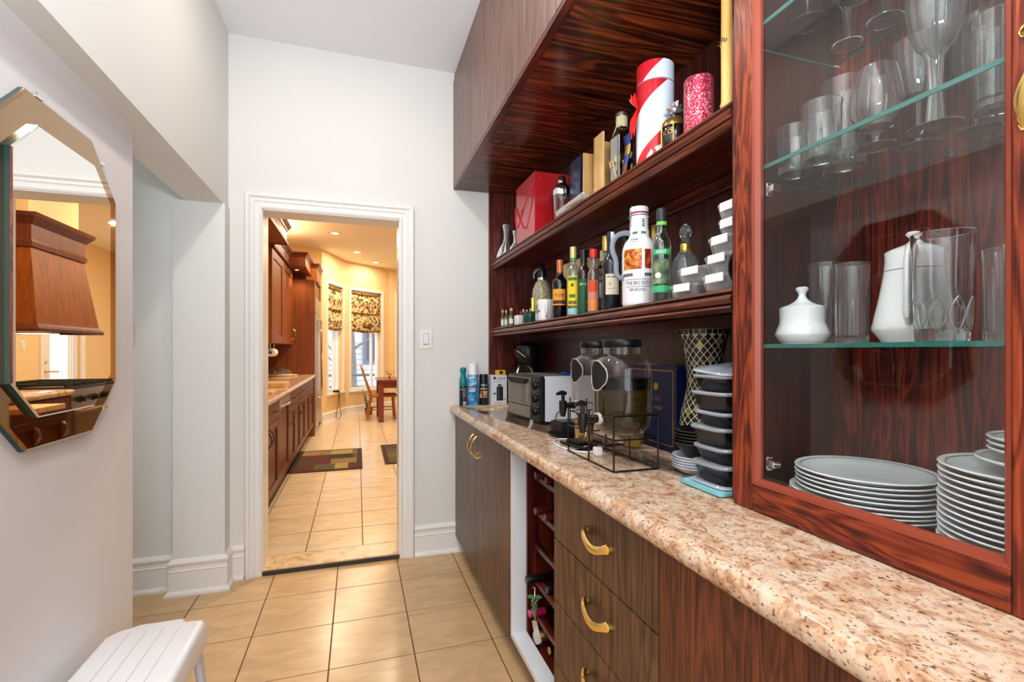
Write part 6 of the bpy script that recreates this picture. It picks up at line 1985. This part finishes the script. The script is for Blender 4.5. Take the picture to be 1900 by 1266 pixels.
# ------------------------------------------------------------------ kitchen, left run
KF = 0.0305
run = thing('kitchen_base_cabinets', 'run of cherry base cabinets on the left of the kitchen', 'cabinet', (0, 0, 0))
XF = -0.60
M().box(-1.245, XF - 0.02, 3.20, 7.38, 0.17, 0.868).build('carcass', K_Y, run)
M().box(-1.245, -0.665, 3.20, 7.38, KF, 0.17).build('plinth', mat('plinth_dark', (40, 22, 14), 0.5), run)
KNICK = mat('antique_pull', (120, 104, 92), 0.25, metal=0.85)
def shaker_door(parent, x, y0, y1, z0, z1, mm, name='door', fw=0.06, sgn=1):
    """front faces +x when sgn=1"""
    d = bpy.data.objects.new(name, None)
    m = M()
    xa, xb = (x, x + 0.02 * sgn)
    m.box(min(xa, xb), max(xa, xb), y0, y0 + fw, z0, z1)
    m.box(min(xa, xb), max(xa, xb), y1 - fw, y1, z0, z1)
    m.box(min(xa, xb), max(xa, xb), y0 + fw, y1 - fw, z0, z0 + fw)
    m.box(min(xa, xb), max(xa, xb), y0 + fw, y1 - fw, z1 - fw, z1)
    o = m.build(name, mm, parent, bevel=0.002, seg=1)
    xi = x + 0.008 * sgn
    M().box(min(x, xi), max(x, xi), y0 + fw - 0.002, y1 - fw + 0.002, z0 + fw - 0.002, z1 - fw + 0.002).build('panel', mm, o)
    bpy.data.objects.remove(d)
    return o
def bow_pull(parent, a, b, out, mm, r=0.005):
    a, b, out = Vector(a), Vector(b), Vector(out)
    pts = [a + (b - a) * (i / 10) + out * (math.sin(PI * i / 10) ** 0.6) for i in range(11)]
    return M().tube(pts, r, 6).build('handle', mm, parent)
yb_ = [3.22, 3.72, 4.22, 4.85, 5.30, 5.75, 6.25, 6.80, 7.36]
for i, (a, b_) in enumerate(zip(yb_[:-1], yb_[1:])):
    if i == 2:
        d = shaker_door(run, XF - 0.02, a + 0.004, b_ - 0.004, 0.18, 0.86, K_R)
        M().box(XF, XF + 0.004, a + 0.01, b_ - 0.01, 0.775, 0.855).build('control_strip', STEEL, d)
        bow_pull(d, (XF, a + 0.08, 0.80), (XF, b_ - 0.08, 0.80), (0.035, 0, 0), CHROME, 0.007)
        continue
    d = shaker_door(run, XF - 0.02, a + 0.004, b_ - 0.004, 0.18, 0.715, K_R)
    f = M().box(XF - 0.02, XF, a + 0.004, b_ - 0.004, 0.722, 0.862).build('drawer_front', K_R, run, bevel=0.003)
    yy = b_ - 0.05 if i % 2 == 0 else a + 0.05
    bow_pull(d, (XF, yy, 0.69), (XF, yy, 0.56), (0.035, 0, 0), KNICK, 0.006)
    bow_pull(f, (XF, (a + b_) / 2 - 0.05, 0.79), (XF, (a + b_) / 2 + 0.05, 0.79), (0.03, 0, 0), KNICK, 0.005)
m = M()
pr_ = [(-1.245, 0.868), (-1.245, 0.915)]
for i in range(7):
    a = PI / 2 - PI * i / 6
    pr_.append((-0.592 + 0.022 * math.cos(a), 0.8915 + 0.0235 * math.sin(a)))
m.prism(pr_, 'Y', 3.20, 7.385, smooth=True)
tag(m.build('kitchen_worktop', granite('granite_kitchen', 0.12), sharp=35), 'beige granite worktop along the left kitchen wall', 'worktop')
tag(M().box(-1.249, -1.238, 3.2, 7.385, 0.916, 1.33).build('backsplash', mat('dark_splash', (60, 34, 24), 0.3), None), 'dark backsplash behind the left kitchen worktop', 'backsplash')

uc = thing('kitchen_upper_cabinets', 'cherry upper cabinets with stepped cornice on the left kitchen wall', 'cabinet', (0, 0, 0))
M().box(-1.245, -0.885, 5.64, 7.385, 1.335, 2.36).build('carcass', K_Z, uc)
for a, b_ in ((5.64, 6.46), (6.46, 7.38)):
    d = shaker_door(uc, -0.886, a + 0.003, b_ - 0.003, 1.337, 2.35, K_Z, fw=0.09)
    if b_ > 7:
        bow_pull(d, (-0.866, b_ - 0.10, 1.41), (-0.866, b_ - 0.10, 1.56), (0.045, 0, 0), CHROME, 0.009)
def cornice(parent, x1, y0, y1, z0, z1, face, name='cornice_box'):
    o = M().box(-1.245, x1, y0, y1, z0, z1 - 0.02).build(name, face, parent)
    prof = [(0, z1 - 0.062), (-0.008, z1 - 0.058), (-0.012, z1 - 0.042), (-0.032, z1 - 0.016), (-0.036, z1 - 0.010), (-0.042, z1), (0, z1)]
    M().sweep([(-1.245, y0), (x1, y0), (x1, y1), (-1.245, y1)], prof, ident).build('crown_moulding', K_R, o)
    low = [(0, z0 - 0.010), (-0.012, z0 - 0.007), (-0.015, z0 + 0.012), (0, z0 + 0.018)]
    M().sweep([(-1.245, y0), (x1, y0), (x1, y1), (-1.245, y1)], low, ident).build('lower_bead', K_R, o)
    return o
def puck(parent, x, y, z_):
    o = M().lathe([(0.0001, z_ - 0.004), (0.026, z_ - 0.004), (0.032, z_ - 0.010), (0.036, z_)], x, y, 20).build('puck_lamp', CHROME, parent)
    M().lathe([(0.0001, z_ - 0.0055), (0.025, z_ - 0.0055)], x, y, 18).build('lamp_lens', mat('lamp_glow', (255, 236, 196), 0.3, emit=6.0), o)
b1 = cornice(uc, -0.72, 3.3, 5.62, 2.39, 2.58, K_Z)
puck(b1, -0.88, 4.9, 2.389)
b2 = cornice(uc, -0.855, 5.65, 6.89, 2.37, 2.55, K_Z)
tall = thing('tall_fridge_cabinet', 'tall cherry cabinet enclosing the steel refrigerator', 'cabinet', (0, 0, 0))
M().box(-1.245, -0.585, 7.39, 7.43, KF, 2.26).build('side_panel', K_Z, tall)
M().box(-1.245, -0.60, 7.43, 8.50, 2.06, 2.26).build('bridge', K_Z, tall)
M().box(-1.245, -0.585, 8.50, 8.54, KF, 2.26).build('side_panel', K_Z, tall)
b3 = cornice(tall, -0.67, 7.0, 7.74, 2.37, 2.57, K_Z)
puck(b3, -0.80, 7.2, 2.369)
b4 = cornice(tall, -0.585, 7.80, 8.48, 2.28, 2.56, K_Z)
fr = thing('refrigerator', 'stainless steel refrigerator with long vertical handles', 'refrigerator', (0, 0, 0))
M().box(-1.20, -0.60, 7.44, 8.49, KF, 2.04).build('body', STEEL, fr)
for a, b_ in ((7.44, 7.86), (7.865, 8.49)):
    d = M().box(-0.60, -0.57, a + 0.003, b_ - 0.003, KF + 0.1, 1.80).build('door', STEEL, fr, bevel=0.004)
    yy = b_ - 0.05 if a < 7.5 else a + 0.05
    M().tube([(-0.57, yy, 0.55), (-0.525, yy, 0.56), (-0.525, yy, 1.70), (-0.57, yy, 1.71)], 0.012, 8).build('handle', CHROME, d)
M().box(-0.60, -0.575, 7.445, 8.485, 1.81, 2.035).build('grille', STEEL, fr, bevel=0.003)

bd1 = thing('cutting_board', 'thick pale wooden cutting board on the left kitchen worktop', 'board', (-0.80, 4.95, 0.9155))
M().box(-0.20, 0.17, -0.14, 0.14, 0.0, 0.042).build('slab', LIGHTWOOD, bd1, bevel=0.006)
bd2 = thing('cutting_board', 'wooden board nearest the doorway, in front of the thick board', 'board', (-0.80, 4.15, 0.9155))
M().box(-0.20, 0.18, -0.13, 0.13, 0.0, 0.022).build('slab', LIGHTWOOD, bd2, bevel=0.004)
bu = thing('serving_board', 'oval wooden board carrying the glass butter dish', 'board', (-0.95, 7.0, 0.9155))
M().lathe([(0.0001, 0), (0.17, 0), (0.18, 0.012), (0.17, 0.022), (0.0001, 0.022)], seg=36, sx=1.05, sy=0.9).build('slab', LIGHTWOOD, bu)
bt = thing('butter_dish', 'glass domed dish with knob on the oval wooden board', 'dish', (-0.95, 7.0, 0.938))
M().lathe([(0.10, 0.0), (0.105, 0.01), (0.10, 0.045), (0.07, 0.062), (0.012, 0.07), (0.008, 0.082), (0.016, 0.095), (0.0001, 0.10)], seg=32, mod=lambda a, zz: 1 + 0.03 * math.cos(16 * a)).build('glass_dome', CUT, bt)
M().lathe([(0.0001, 0.0), (0.112, 0.0), (0.115, 0.008), (0.0001, 0.006)], seg=32).build('base_plate', WHITEP, bt)
pt = thing('paper_towel_roll', 'paper towel roll on a holder under the kitchen wall cabinet', 'paper towel', (-0.93, 6.05, 1.232))
M().lathe([(0.018, -0.12), (0.046, -0.12), (0.046, 0.12), (0.018, 0.12)], seg=28).xf(Matrix.Rotation(PI / 2, 4, 'X')).build('roll', PAPER, pt)
M().lathe([(0.0180, -0.121), (0.0175, 0.121)], seg=20).xf(Matrix.Rotation(PI / 2, 4, 'X')).build('core', mat('card_core', (150, 120, 84), 0.8), pt)
M().tube([(0, -0.13, 0.103), (0, -0.13, 0), (0, 0.13, 0), (0, 0.13, 0.103)], 0.006, 8).build('holder', STEEL, pt)

# ------------------------------------------------------------------ kitchen, right run seen in the mirror
rr2 = thing('range_cabinets', 'cherry base cabinets beside the range, seen in the mirror', 'cabinet', (0, 0, 0))
for (a, b_) in ((3.75, 4.86), (5.80, 6.35)):
    M().box(0.82, 1.52, a, b_, 0.13, 0.885).build('carcass', K_Y, rr2)
    M().box(0.88, 1.46, a, b_, KF, 0.13).build('plinth', BLACKM, rr2)
for (a, b_) in ((3.76, 4.12), (4.12, 4.50), (4.50, 4.85), (5.81, 6.07), (6.07, 6.34)):
    f = M().box(0.80, 0.82, a + 0.004, b_ - 0.004, 0.735, 0.875).build('drawer_front', K_R, rr2, bevel=0.003)
    bow_pull(f, (0.80, (a + b_) / 2 - 0.06, 0.805), (0.80, (a + b_) / 2 + 0.06, 0.805), (-0.025, 0, 0), CHROME, 0.005)
    d = shaker_door(rr2, 0.82, a + 0.004, b_ - 0.004, 0.14, 0.728, K_R, sgn=-1)
    bow_pull(d, (0.80, b_ - 0.05, 0.68), (0.80, b_ - 0.05, 0.56), (-0.03, 0, 0), CHROME, 0.006)
for nm2, (a, b_), lab in (('kitchen_worktop', (3.73, 4.86), 'granite worktop left of the range, seen in the mirror'), ('kitchen_worktop', (5.80, 6.38), 'granite worktop beyond the range, seen in the mirror')):
    m = M()
    pr_ = [(1.545, 0.887), (1.545, 0.937)]
    for i in range(7):
        a_ = PI / 2 + PI * i / 6
        pr_.append((0.80 + 0.025 * math.cos(a_), 0.912 + 0.025 * math.sin(a_)))
    m.prism(pr_, 'Y', a, b_, smooth=True)
    tag(m.build(nm2, granite('granite_range', 0.12), sharp=35), lab, 'worktop')
cbd = thing('cutting_board', 'thick wooden board edge projecting from the cabinets in the mirror', 'board', (0.80, 4.12, 0.80))
rg = thing('range_cooker', 'stainless steel range with black knobs seen in the mirror', 'range', (0, 0, 0))
M().box(0.80, 1.52, 4.865, 5.795, 0.13, 0.93).build('body', STEEL, rg, bevel=0.004)
M().box(0.86, 1.5, 4.9, 5.76, KF, 0.13).build('plinth', BLACKM, rg)
M().box(0.80, 1.52, 4.87, 5.79, 0.931, 0.950).build('cooktop', BLACK, rg, bevel=0.003)
for k in range(4):
    yk = 4.99 + 0.215 * k
    M().lathe([(0.034, 0), (0.032, 0.012), (0.024, 0.016), (0.024, 0.04), (0.0001, 0.042)], seg=18).xf(Matrix.Translation((0.80, yk, 0.845)) @ Matrix.Rotation(-PI / 2, 4, 'Y')).build('knob', BLACK, rg)
for k in range(3):
    ga = 4.90 + 0.30 * k
    m = M()
    for yy in (ga, ga + 0.13, ga + 0.26):
        m.box(0.85, 1.48, yy - 0.006, yy + 0.006, 0.962, 0.976)
    for xx in (0.86, 1.16, 1.46):
        m.box(xx - 0.006, xx + 0.006, ga, ga + 0.26, 0.952, 0.976)
    m.build('burner_grate', BLACKM, rg)
M().box(0.785, 0.80, 4.95, 5.71, 0.25, 0.72).build('oven_door', STEEL, rg, bevel=0.004)
M().tube([(0.80, 4.98, 0.75), (0.755, 5.0, 0.75), (0.755, 5.66, 0.75), (0.80, 5.68, 0.75)], 0.012, 8).build('oven_handle', CHROME, rg)
bpy.data.objects.remove(cbd)
cbd = thing('cutting_board', 'wooden pull-out board edge below the worktop in the mirror', 'board', (0.70, 4.05, 0.842))
M().box(-0.16, 0.098, -0.18, 0.18, 0, 0.035).build('slab', LIGHTWOOD, cbd, bevel=0.006)

hd = thing('range_hood', 'tapered cherry range hood with crown, seen in the mirror', 'range hood', (0, 0, 0))
m = M()
X0, X1, Y0, Y1 = 1.0, 1.60, 4.82, 5.80
def rr4(x0, x1, y0, y1, zz):
    return [(x0, y0, zz), (x1, y0, zz), (x1, y1, zz), (x0, y1, zz)]
loft(m, [rr4(X0, X1, Y0, Y1, 1.44), rr4(X0 + 0.01, X1 - 0.01, Y0 + 0.01, Y1 - 0.01, 1.50), rr4(X0 + 0.09, X1 - 0.09, Y0 + 0.09, Y1 - 0.09, 2.11)], cap0=False, smooth=False)
m.build('hood_body', K_Z, hd)
m = M()
loft(m, [rr4(X0 + 0.075, X1 - 0.075, Y0 + 0.075, Y1 - 0.075, 2.10), rr4(X0 + 0.07, X1 - 0.07, Y0 + 0.07, Y1 - 0.07, 2.14), rr4(X0 + 0.08, X1 - 0.08, Y0 + 0.08, Y1 - 0.08, 2.16), rr4(X0 + 0.08, X1 - 0.08, Y0 + 0.08, Y1 - 0.08, 2.28), rr4(X0 + 0.03, X1 - 0.03, Y0 + 0.03, Y1 - 0.03, 2.34), rr4(X0 + 0.02, X1 - 0.02, Y0 + 0.02, Y1 - 0.02, 2.37)], smooth=False)
m.build('crown', K_R, hd)
m = M()
loft(m, [rr4(X0 - 0.02, X1 + 0.02, Y0 - 0.02, Y1 + 0.02, 1.405), rr4(X0 - 0.025, X1 + 0.025, Y0 - 0.025, Y1 + 0.025, 1.43), rr4(X0 - 0.008, X1 + 0.008, Y0 - 0.008, Y1 + 0.008, 1.45), rr4(X0 + 0.004, X1 - 0.004, Y0 + 0.004, Y1 - 0.004, 1.47)], cap0=False, smooth=False)
m.build('lower_moulding', K_R, hd)
M().box(X0 + 0.01, X1 - 0.01, Y0 + 0.01, Y1 - 0.01, 1.425, 1.43).build('liner', STEEL, hd)
M().box(X0 + 0.12, X1 - 0.12, Y0 + 0.12, Y1 - 0.12, 2.36, 2.951).build('duct_chase', KWALL, hd)

# ------------------------------------------------------------------ kitchen floor and dining bay
def rug(label, x0, x1, y0, y1, seed):
    t = thing('rug', label, 'rug', ((x0 + x1) / 2, (y0 + y1) / 2, 0.0305), 'patchwork rugs on the kitchen floor')
    w_, l_ = (x1 - x0) / 2, (y1 - y0) / 2
    M().box(-w_, w_, -l_, l_, 0, 0.008).build('border', mat('rug_brown', (66, 46, 32), 0.95), t)
    cols = [(72, 62, 36), (110, 92, 46), (150, 122, 70), (92, 38, 34), (58, 44, 34), (134, 112, 62), (84, 40, 30), (90, 80, 50), (164, 138, 82)]
    rr = random.Random(seed)
    y = -l_ + 0.05
    rows_ = 4
    dy = (2 * l_ - 0.10) / rows_
    for j in range(rows_):
        x = -w_ + 0.05
        k = rr.randint(0, 8)
        while x < w_ - 0.06:
            wd = min(rr.uniform(0.12, 0.30), w_ - 0.05 - x)
            c_ = cols[k % 9]
            k += rr.randint(1, 4)
            M().box(x, x + wd, y + dy * j, y + dy * (j + 1), 0.008, 0.0095).build('patch', mat('rug_%d_%d_%d' % c_, c_, 0.95, noise=0.25, nscale=60), t)
            x += wd
    return t
rug('patchwork rug in muted browns lying in front of the left cabinets', -0.66, 0.048, 5.20, 6.28, 4)
rug('patchwork rug cut off by the right door casing', 0.28, 0.785, 5.32, 6.41, 9)

dt = thing('dining_table', 'dark red-brown wooden dining table in the bay', 'table', (0.98, 8.92, 0.0305))
M().box(-0.67, 0.67, -0.47, 0.47, 0.69, 0.725).build('tabletop', TABLEWOOD, dt, bevel=0.005)
m = M()
m.box(-0.58, 0.58, -0.40, -0.375, 0.58, 0.69)
m.box(-0.58, 0.58, 0.375, 0.40, 0.58, 0.69)
m.box(-0.60, -0.575, -0.38, 0.38, 0.58, 0.69)
m.box(0.575, 0.60, -0.38, 0.38, 0.58, 0.69)
m.build('apron', TABLEWOOD, dt)
for sx_ in (-1, 1):
    for sy_ in (-1, 1):
        M().box(0.60 * sx_ - 0.045, 0.60 * sx_ + 0.045, 0.40 * sy_ - 0.045, 0.40 * sy_ + 0.045, 0, 0.69).build('leg', TABLEWOOD, dt, bevel=0.006)

wc = thing('wicker_chair', 'rattan chair with woven seat drawn up to the dining table', 'chair', (0.42, 9.0, 0.0305))
m = M()
for i in range(9):
    y = -0.22 + 0.055 * i
    m.tube([(-0.20, y * 0.9, 0.42), (-0.27, y * 0.95, 0.62), (-0.34, y, 0.92 - 0.05 * abs(i - 4) / 4)], 0.010, 6)
for k in range(7):
    zz = 0.50 + 0.06 * k
    xx = -0.20 - 0.14 * ((zz - 0.42) / 0.5)
    m.tube([(xx - 0.012, -0.21, zz), (xx - 0.02, 0, zz), (xx - 0.012, 0.21, zz)], 0.012, 6)
m.build('woven_back', WICKER, wc)
M().tube([(-0.18, -0.23, 0.40), (-0.28, -0.245, 0.68), (-0.345, -0.22, 0.90), (-0.365, 0, 0.955), (-0.345, 0.22, 0.90), (-0.28, 0.245, 0.68), (-0.18, 0.23, 0.40)], 0.02, 8).build('back_frame', WICKER, wc)
m = M()
m.tube([(x, y, 0.42) for x, y in rect(-0.22, 0.24, -0.23, 0.23, 0.06)], 0.02, 8, closed=True)
for i in range(11):
    m.tube([(-0.22, -0.20 + 0.04 * i, 0.425), (0.24, -0.20 + 0.04 * i, 0.425)], 0.012, 5)
for i in range(11):
    m.tube([(-0.19 + 0.04 * i, -0.22, 0.43), (-0.19 + 0.04 * i, 0.22, 0.43)], 0.012, 5)
m.build('woven_seat', WICKER, wc)
for (sx_, sy_) in ((-1, -1), (-1, 1), (1, -1), (1, 1)):
    M().tube([(0.19 * sx_, 0.20 * sy_, 0.41), (0.19 * sx_ + (0.03 if sx_ > 0 else -0.07), 0.22 * sy_, 0.0)], 0.018, 8).build('leg', WICKER, wc)
m = M()
m.tube([(-0.23, -0.21, 0.18), (0.20, -0.21, 0.18)], 0.012, 6)
m.tube([(-0.23, 0.21, 0.18), (0.20, 0.21, 0.18)], 0.012, 6)
m.build('stretcher', WICKER, wc)

def plant(label, loc, n_, h, seed, pot=None, leaf=0.05):
    t = thing('potted_plant', label, 'plant', loc)
    rr = random.Random(seed)
    ms, ml = M(), M()
    for i in range(n_):
        a = rr.random() * 2 * PI
        rad = rr.uniform(0.03, 0.12)
        top_ = Vector((rad * math.cos(a), rad * math.sin(a), h * rr.uniform(0.4, 1.0)))
        ms.tube([(0, 0, 0.05), top_ * 0.6, top_], 0.003, 5)
        for k in range(3):
            b = top_ * (0.55 + 0.22 * k)
            d = Vector((rr.uniform(-1, 1), rr.uniform(-1, 1), rr.uniform(-0.2, 0.7))).normalized() * leaf
            s = Vector((-d.y, d.x, 0.01)) * 0.4
            ml._add([b, b + d * 0.5 + s, b + d, b + d * 0.5 - s], [(0, 1, 2, 3)])
    ms.build('stem', mat('plant_stem', (70, 90, 40), 0.6), t)
    o = ml.build('leaves', mat('plant_leaf', (44, 86, 34), 0.45), t)
    o['kind'] = 'stuff'
    if pot:
        M().lathe([(0.0001, 0), (pot * 0.75, 0), (pot, pot * 1.5), (pot * 0.9, pot * 1.5), (pot * 0.85, pot * 1.3), (0.0001, pot * 1.3)], seg=20).build('pot', mat('clay_pot', (150, 84, 56), 0.7), t)
    return t
plant('leafy green plant on the floor behind the rattan chair', (0.20, 9.60, 0.0305), 16, 0.50, 2, 0.08)
plant('small green sprig standing on the dining table', (0.55, 8.98, 0.756), 5, 0.13, 6, 0.02, 0.03)
gm = thing('cable_gadget', 'black gadget on the left bay window sill with hanging cords', 'gadget', Q1(0.55, 0.02, 0.512))
M().box(-0.05, 0.06, -0.03, 0.03, 0, 0.035).build('body', BLACK, gm, bevel=0.004)
M().tube([(0.05, -0.03, 0.02), (0.055, -0.06, -0.02), (0.03, -0.05, -0.25), (0.0, -0.045, -0.44), (0.05, -0.05, -0.47), (0.09, -0.05, -0.42), (0.06, -0.05, -0.2), (0.06, -0.03, 0.02)], 0.005, 6).build('cord', BLACKM, gm)

for (x, y, lab) in ((-0.315, 7.4, 'recessed ceiling lamp nearest the kitchen cornice'), (-0.009, 8.7, 'recessed ceiling lamp in the middle of the kitchen ceiling'), (0.33, 9.6, 'recessed ceiling lamp nearest the bay window')):
    t = thing('recessed_lamp', lab, 'ceiling lamp', (x, y, 2.95), 'recessed lamps in the kitchen ceiling')
    M().lathe([(0.055, -0.001), (0.085, -0.006), (0.092, 0.0)], seg=28).build('trim_ring', mat('lamp_ring', (190, 170, 130), 0.3, metal=0.5), t)
    M().lathe([(0.0001, -0.002), (0.055, -0.002)], seg=24).build('lamp_lens', mat('lamp_glow', (255, 236, 196), 0.3, emit=6.0), t)

# ------------------------------------------------------------------ outside the bay and the glazed door
gr = struct(M().box(-25, 45, 11.2, 50, -0.5, -0.35).build('ground', mat('snow_ground', (236, 240, 246), 0.9, noise=0.06, nscale=2)))
struct(M().box(3.1, 30, 2.0, 11.2, -0.5, -0.35).build('ground', mat('snow_ground', (236, 240, 246), 0.9)))
nh = thing('neighbour_house', 'pale house with a dark framed window behind the bay', 'house', (0, 0, 0))
M().box(-9, 6, 21.0, 27, -0.4, 5.5).build('wall', mat('house_siding', (214, 218, 224), 0.8), nh)
for (x, zz) in ((0.75, 1.55),):
    fz = M().box(x - 0.55, x + 0.55, 20.9, 21.0, zz - 0.85, zz + 0.85).build('window_frame', mat('house_frame', (120, 128, 140), 0.6), nh)
    M().box(x - 0.40, x + 0.40, 20.87, 20.9, zz - 0.70, zz + 0.70).build('window_pane', mat('house_pane', (84, 98, 120), 0.15), fz)
for k in range(9):
    M().box(-9, 6, 20.96, 21.0, -0.2 + 0.22 * k, -0.19 + 0.22 * k).build('siding_joint', mat('siding_joint', (176, 182, 190), 0.8), nh)
tr = thing('tree', 'bare grey tree trunk outside the bay window', 'tree', (-0.20, 15.5, -0.35))
m = M()
m.tube([(0, 0, 0), (0.02, 0, 1.2), (-0.03, 0, 2.4), (0.02, 0, 4.0)], [0.20, 0.15, 0.12, 0.08], 10)
rr = random.Random(3)
for i in range(8):
    zz = 0.9 + 0.35 * i
    a = rr.choice((-1, 1))
    m.tube([(0, 0, zz), (0.5 * a, rr.uniform(-0.2, 0.2), zz + 0.35), (1.0 * a, 0, zz + 0.9)], [0.05, 0.03, 0.012], 6)
m.build('trunk', mat('bark', (138, 132, 130), 0.9, noise=0.3, nscale=12), tr)
pc = thing('picnic_table', 'grey-green picnic table in the snow outside the bay', 'table', (0.15, 13.8, -0.35))
for k in range(4):
    M().box(-0.9, 0.9, -0.32 + 0.165 * k, -0.17 + 0.165 * k, 0.92, 0.96).build('plank', mat('picnic_wood', (92, 112, 112), 0.8), pc)
for sx_ in (-1, 1):
    M().box(-0.9, 0.9, 0.65 * sx_ - 0.12, 0.65 * sx_ + 0.12, 0.55, 0.59).build('bench_plank', mat('picnic_wood', (92, 112, 112), 0.8), pc)
    m = M()
    m.tube([(0.65 * sx_, -0.7, 0.0), (0.65 * sx_, 0.22, 0.93)], 0.05, 4)
    m.tube([(0.65 * sx_, 0.7, 0.0), (0.65 * sx_, -0.22, 0.93)], 0.05, 4)
    m.build('trestle', mat('picnic_wood', (92, 112, 112), 0.8), pc)
rl = thing('deck_railing', 'white deck railing outside the glazed door', 'railing', (4.4, 8.5, -0.35))
M().box(-0.05, 0.05, -3.5, 6, 1.20, 1.28).build('top_rail', TRIM, rl)
M().box(-0.03, 0.03, -3.5, 6, 0.15, 0.20).build('bottom_rail', TRIM, rl)
for k in range(64):
    o = M().box(-0.02, 0.02, -0.02, 0.02, 0.2, 1.2).build('baluster', TRIM, rl) if k == 0 else bl0.copy()
    if k == 0:
        bl0 = o
    else:
        C.objects.link(o)
    o.parent = rl
    o.location = (0, -3.4 + 0.145 * k, 0)
fn = thing('garden_fence', 'dark lattice-topped garden fence far outside the glazed door', 'fence', (11, 12, -0.35))
pr0 = None
for k in range(40):
    o = M().box(-0.03, 0.03, -0.16, 0.16, 0, 1.45).build('plank', mat('fence_dark', (66, 56, 50), 0.9), None) if pr0 is None else pr0.copy()
    if pr0 is None:
        pr0 = o
    else:
        C.objects.link(o)
    o.parent = fn
    o.location = (0, -8 + 0.4 * k, 0)
M().box(-0.06, 0.06, -8.2, 8, 1.75, 1.85).build('top_rail', mat('fence_dark', (66, 56, 50), 0.9), fn)
for k in range(12):
    M().box(-0.06, 0.06, -8.0 + 1.4 * k - 0.06, -8.0 + 1.4 * k + 0.06, 0, 1.9).build('post', mat('fence_dark', (66, 56, 50), 0.9), fn)
for i, (x, y, h) in enumerate(((14, 16, 7), (15, 20, 8), (14.5, 12, 7))):
    t = thing('tree', ['bare winter tree behind the fence, middle one', 'bare winter tree behind the fence, farthest one', 'bare winter tree behind the fence, nearest one'][i], 'tree', (x, y, -0.35))
    m = M()
    rr = random.Random(20 + i)
    m.tube([(0, 0, 0), (0.1, 0, h * 0.5), (0, 0.1, h)], [0.22, 0.14, 0.04], 8)
    for k in range(26):
        zz = rr.uniform(1.2, h * 0.9)
        a = rr.random() * 2 * PI
        L = rr.uniform(1.0, 2.4)
        m.tube([(0, 0, zz), (L * 0.5 * math.cos(a), L * 0.5 * math.sin(a), zz + L * 0.35), (L * math.cos(a + 0.3), L * math.sin(a + 0.3), zz + L * 0.9)], [0.06, 0.035, 0.012], 5)
    m.build('trunk', mat('bark_brown', (120, 112, 106), 0.9), t)
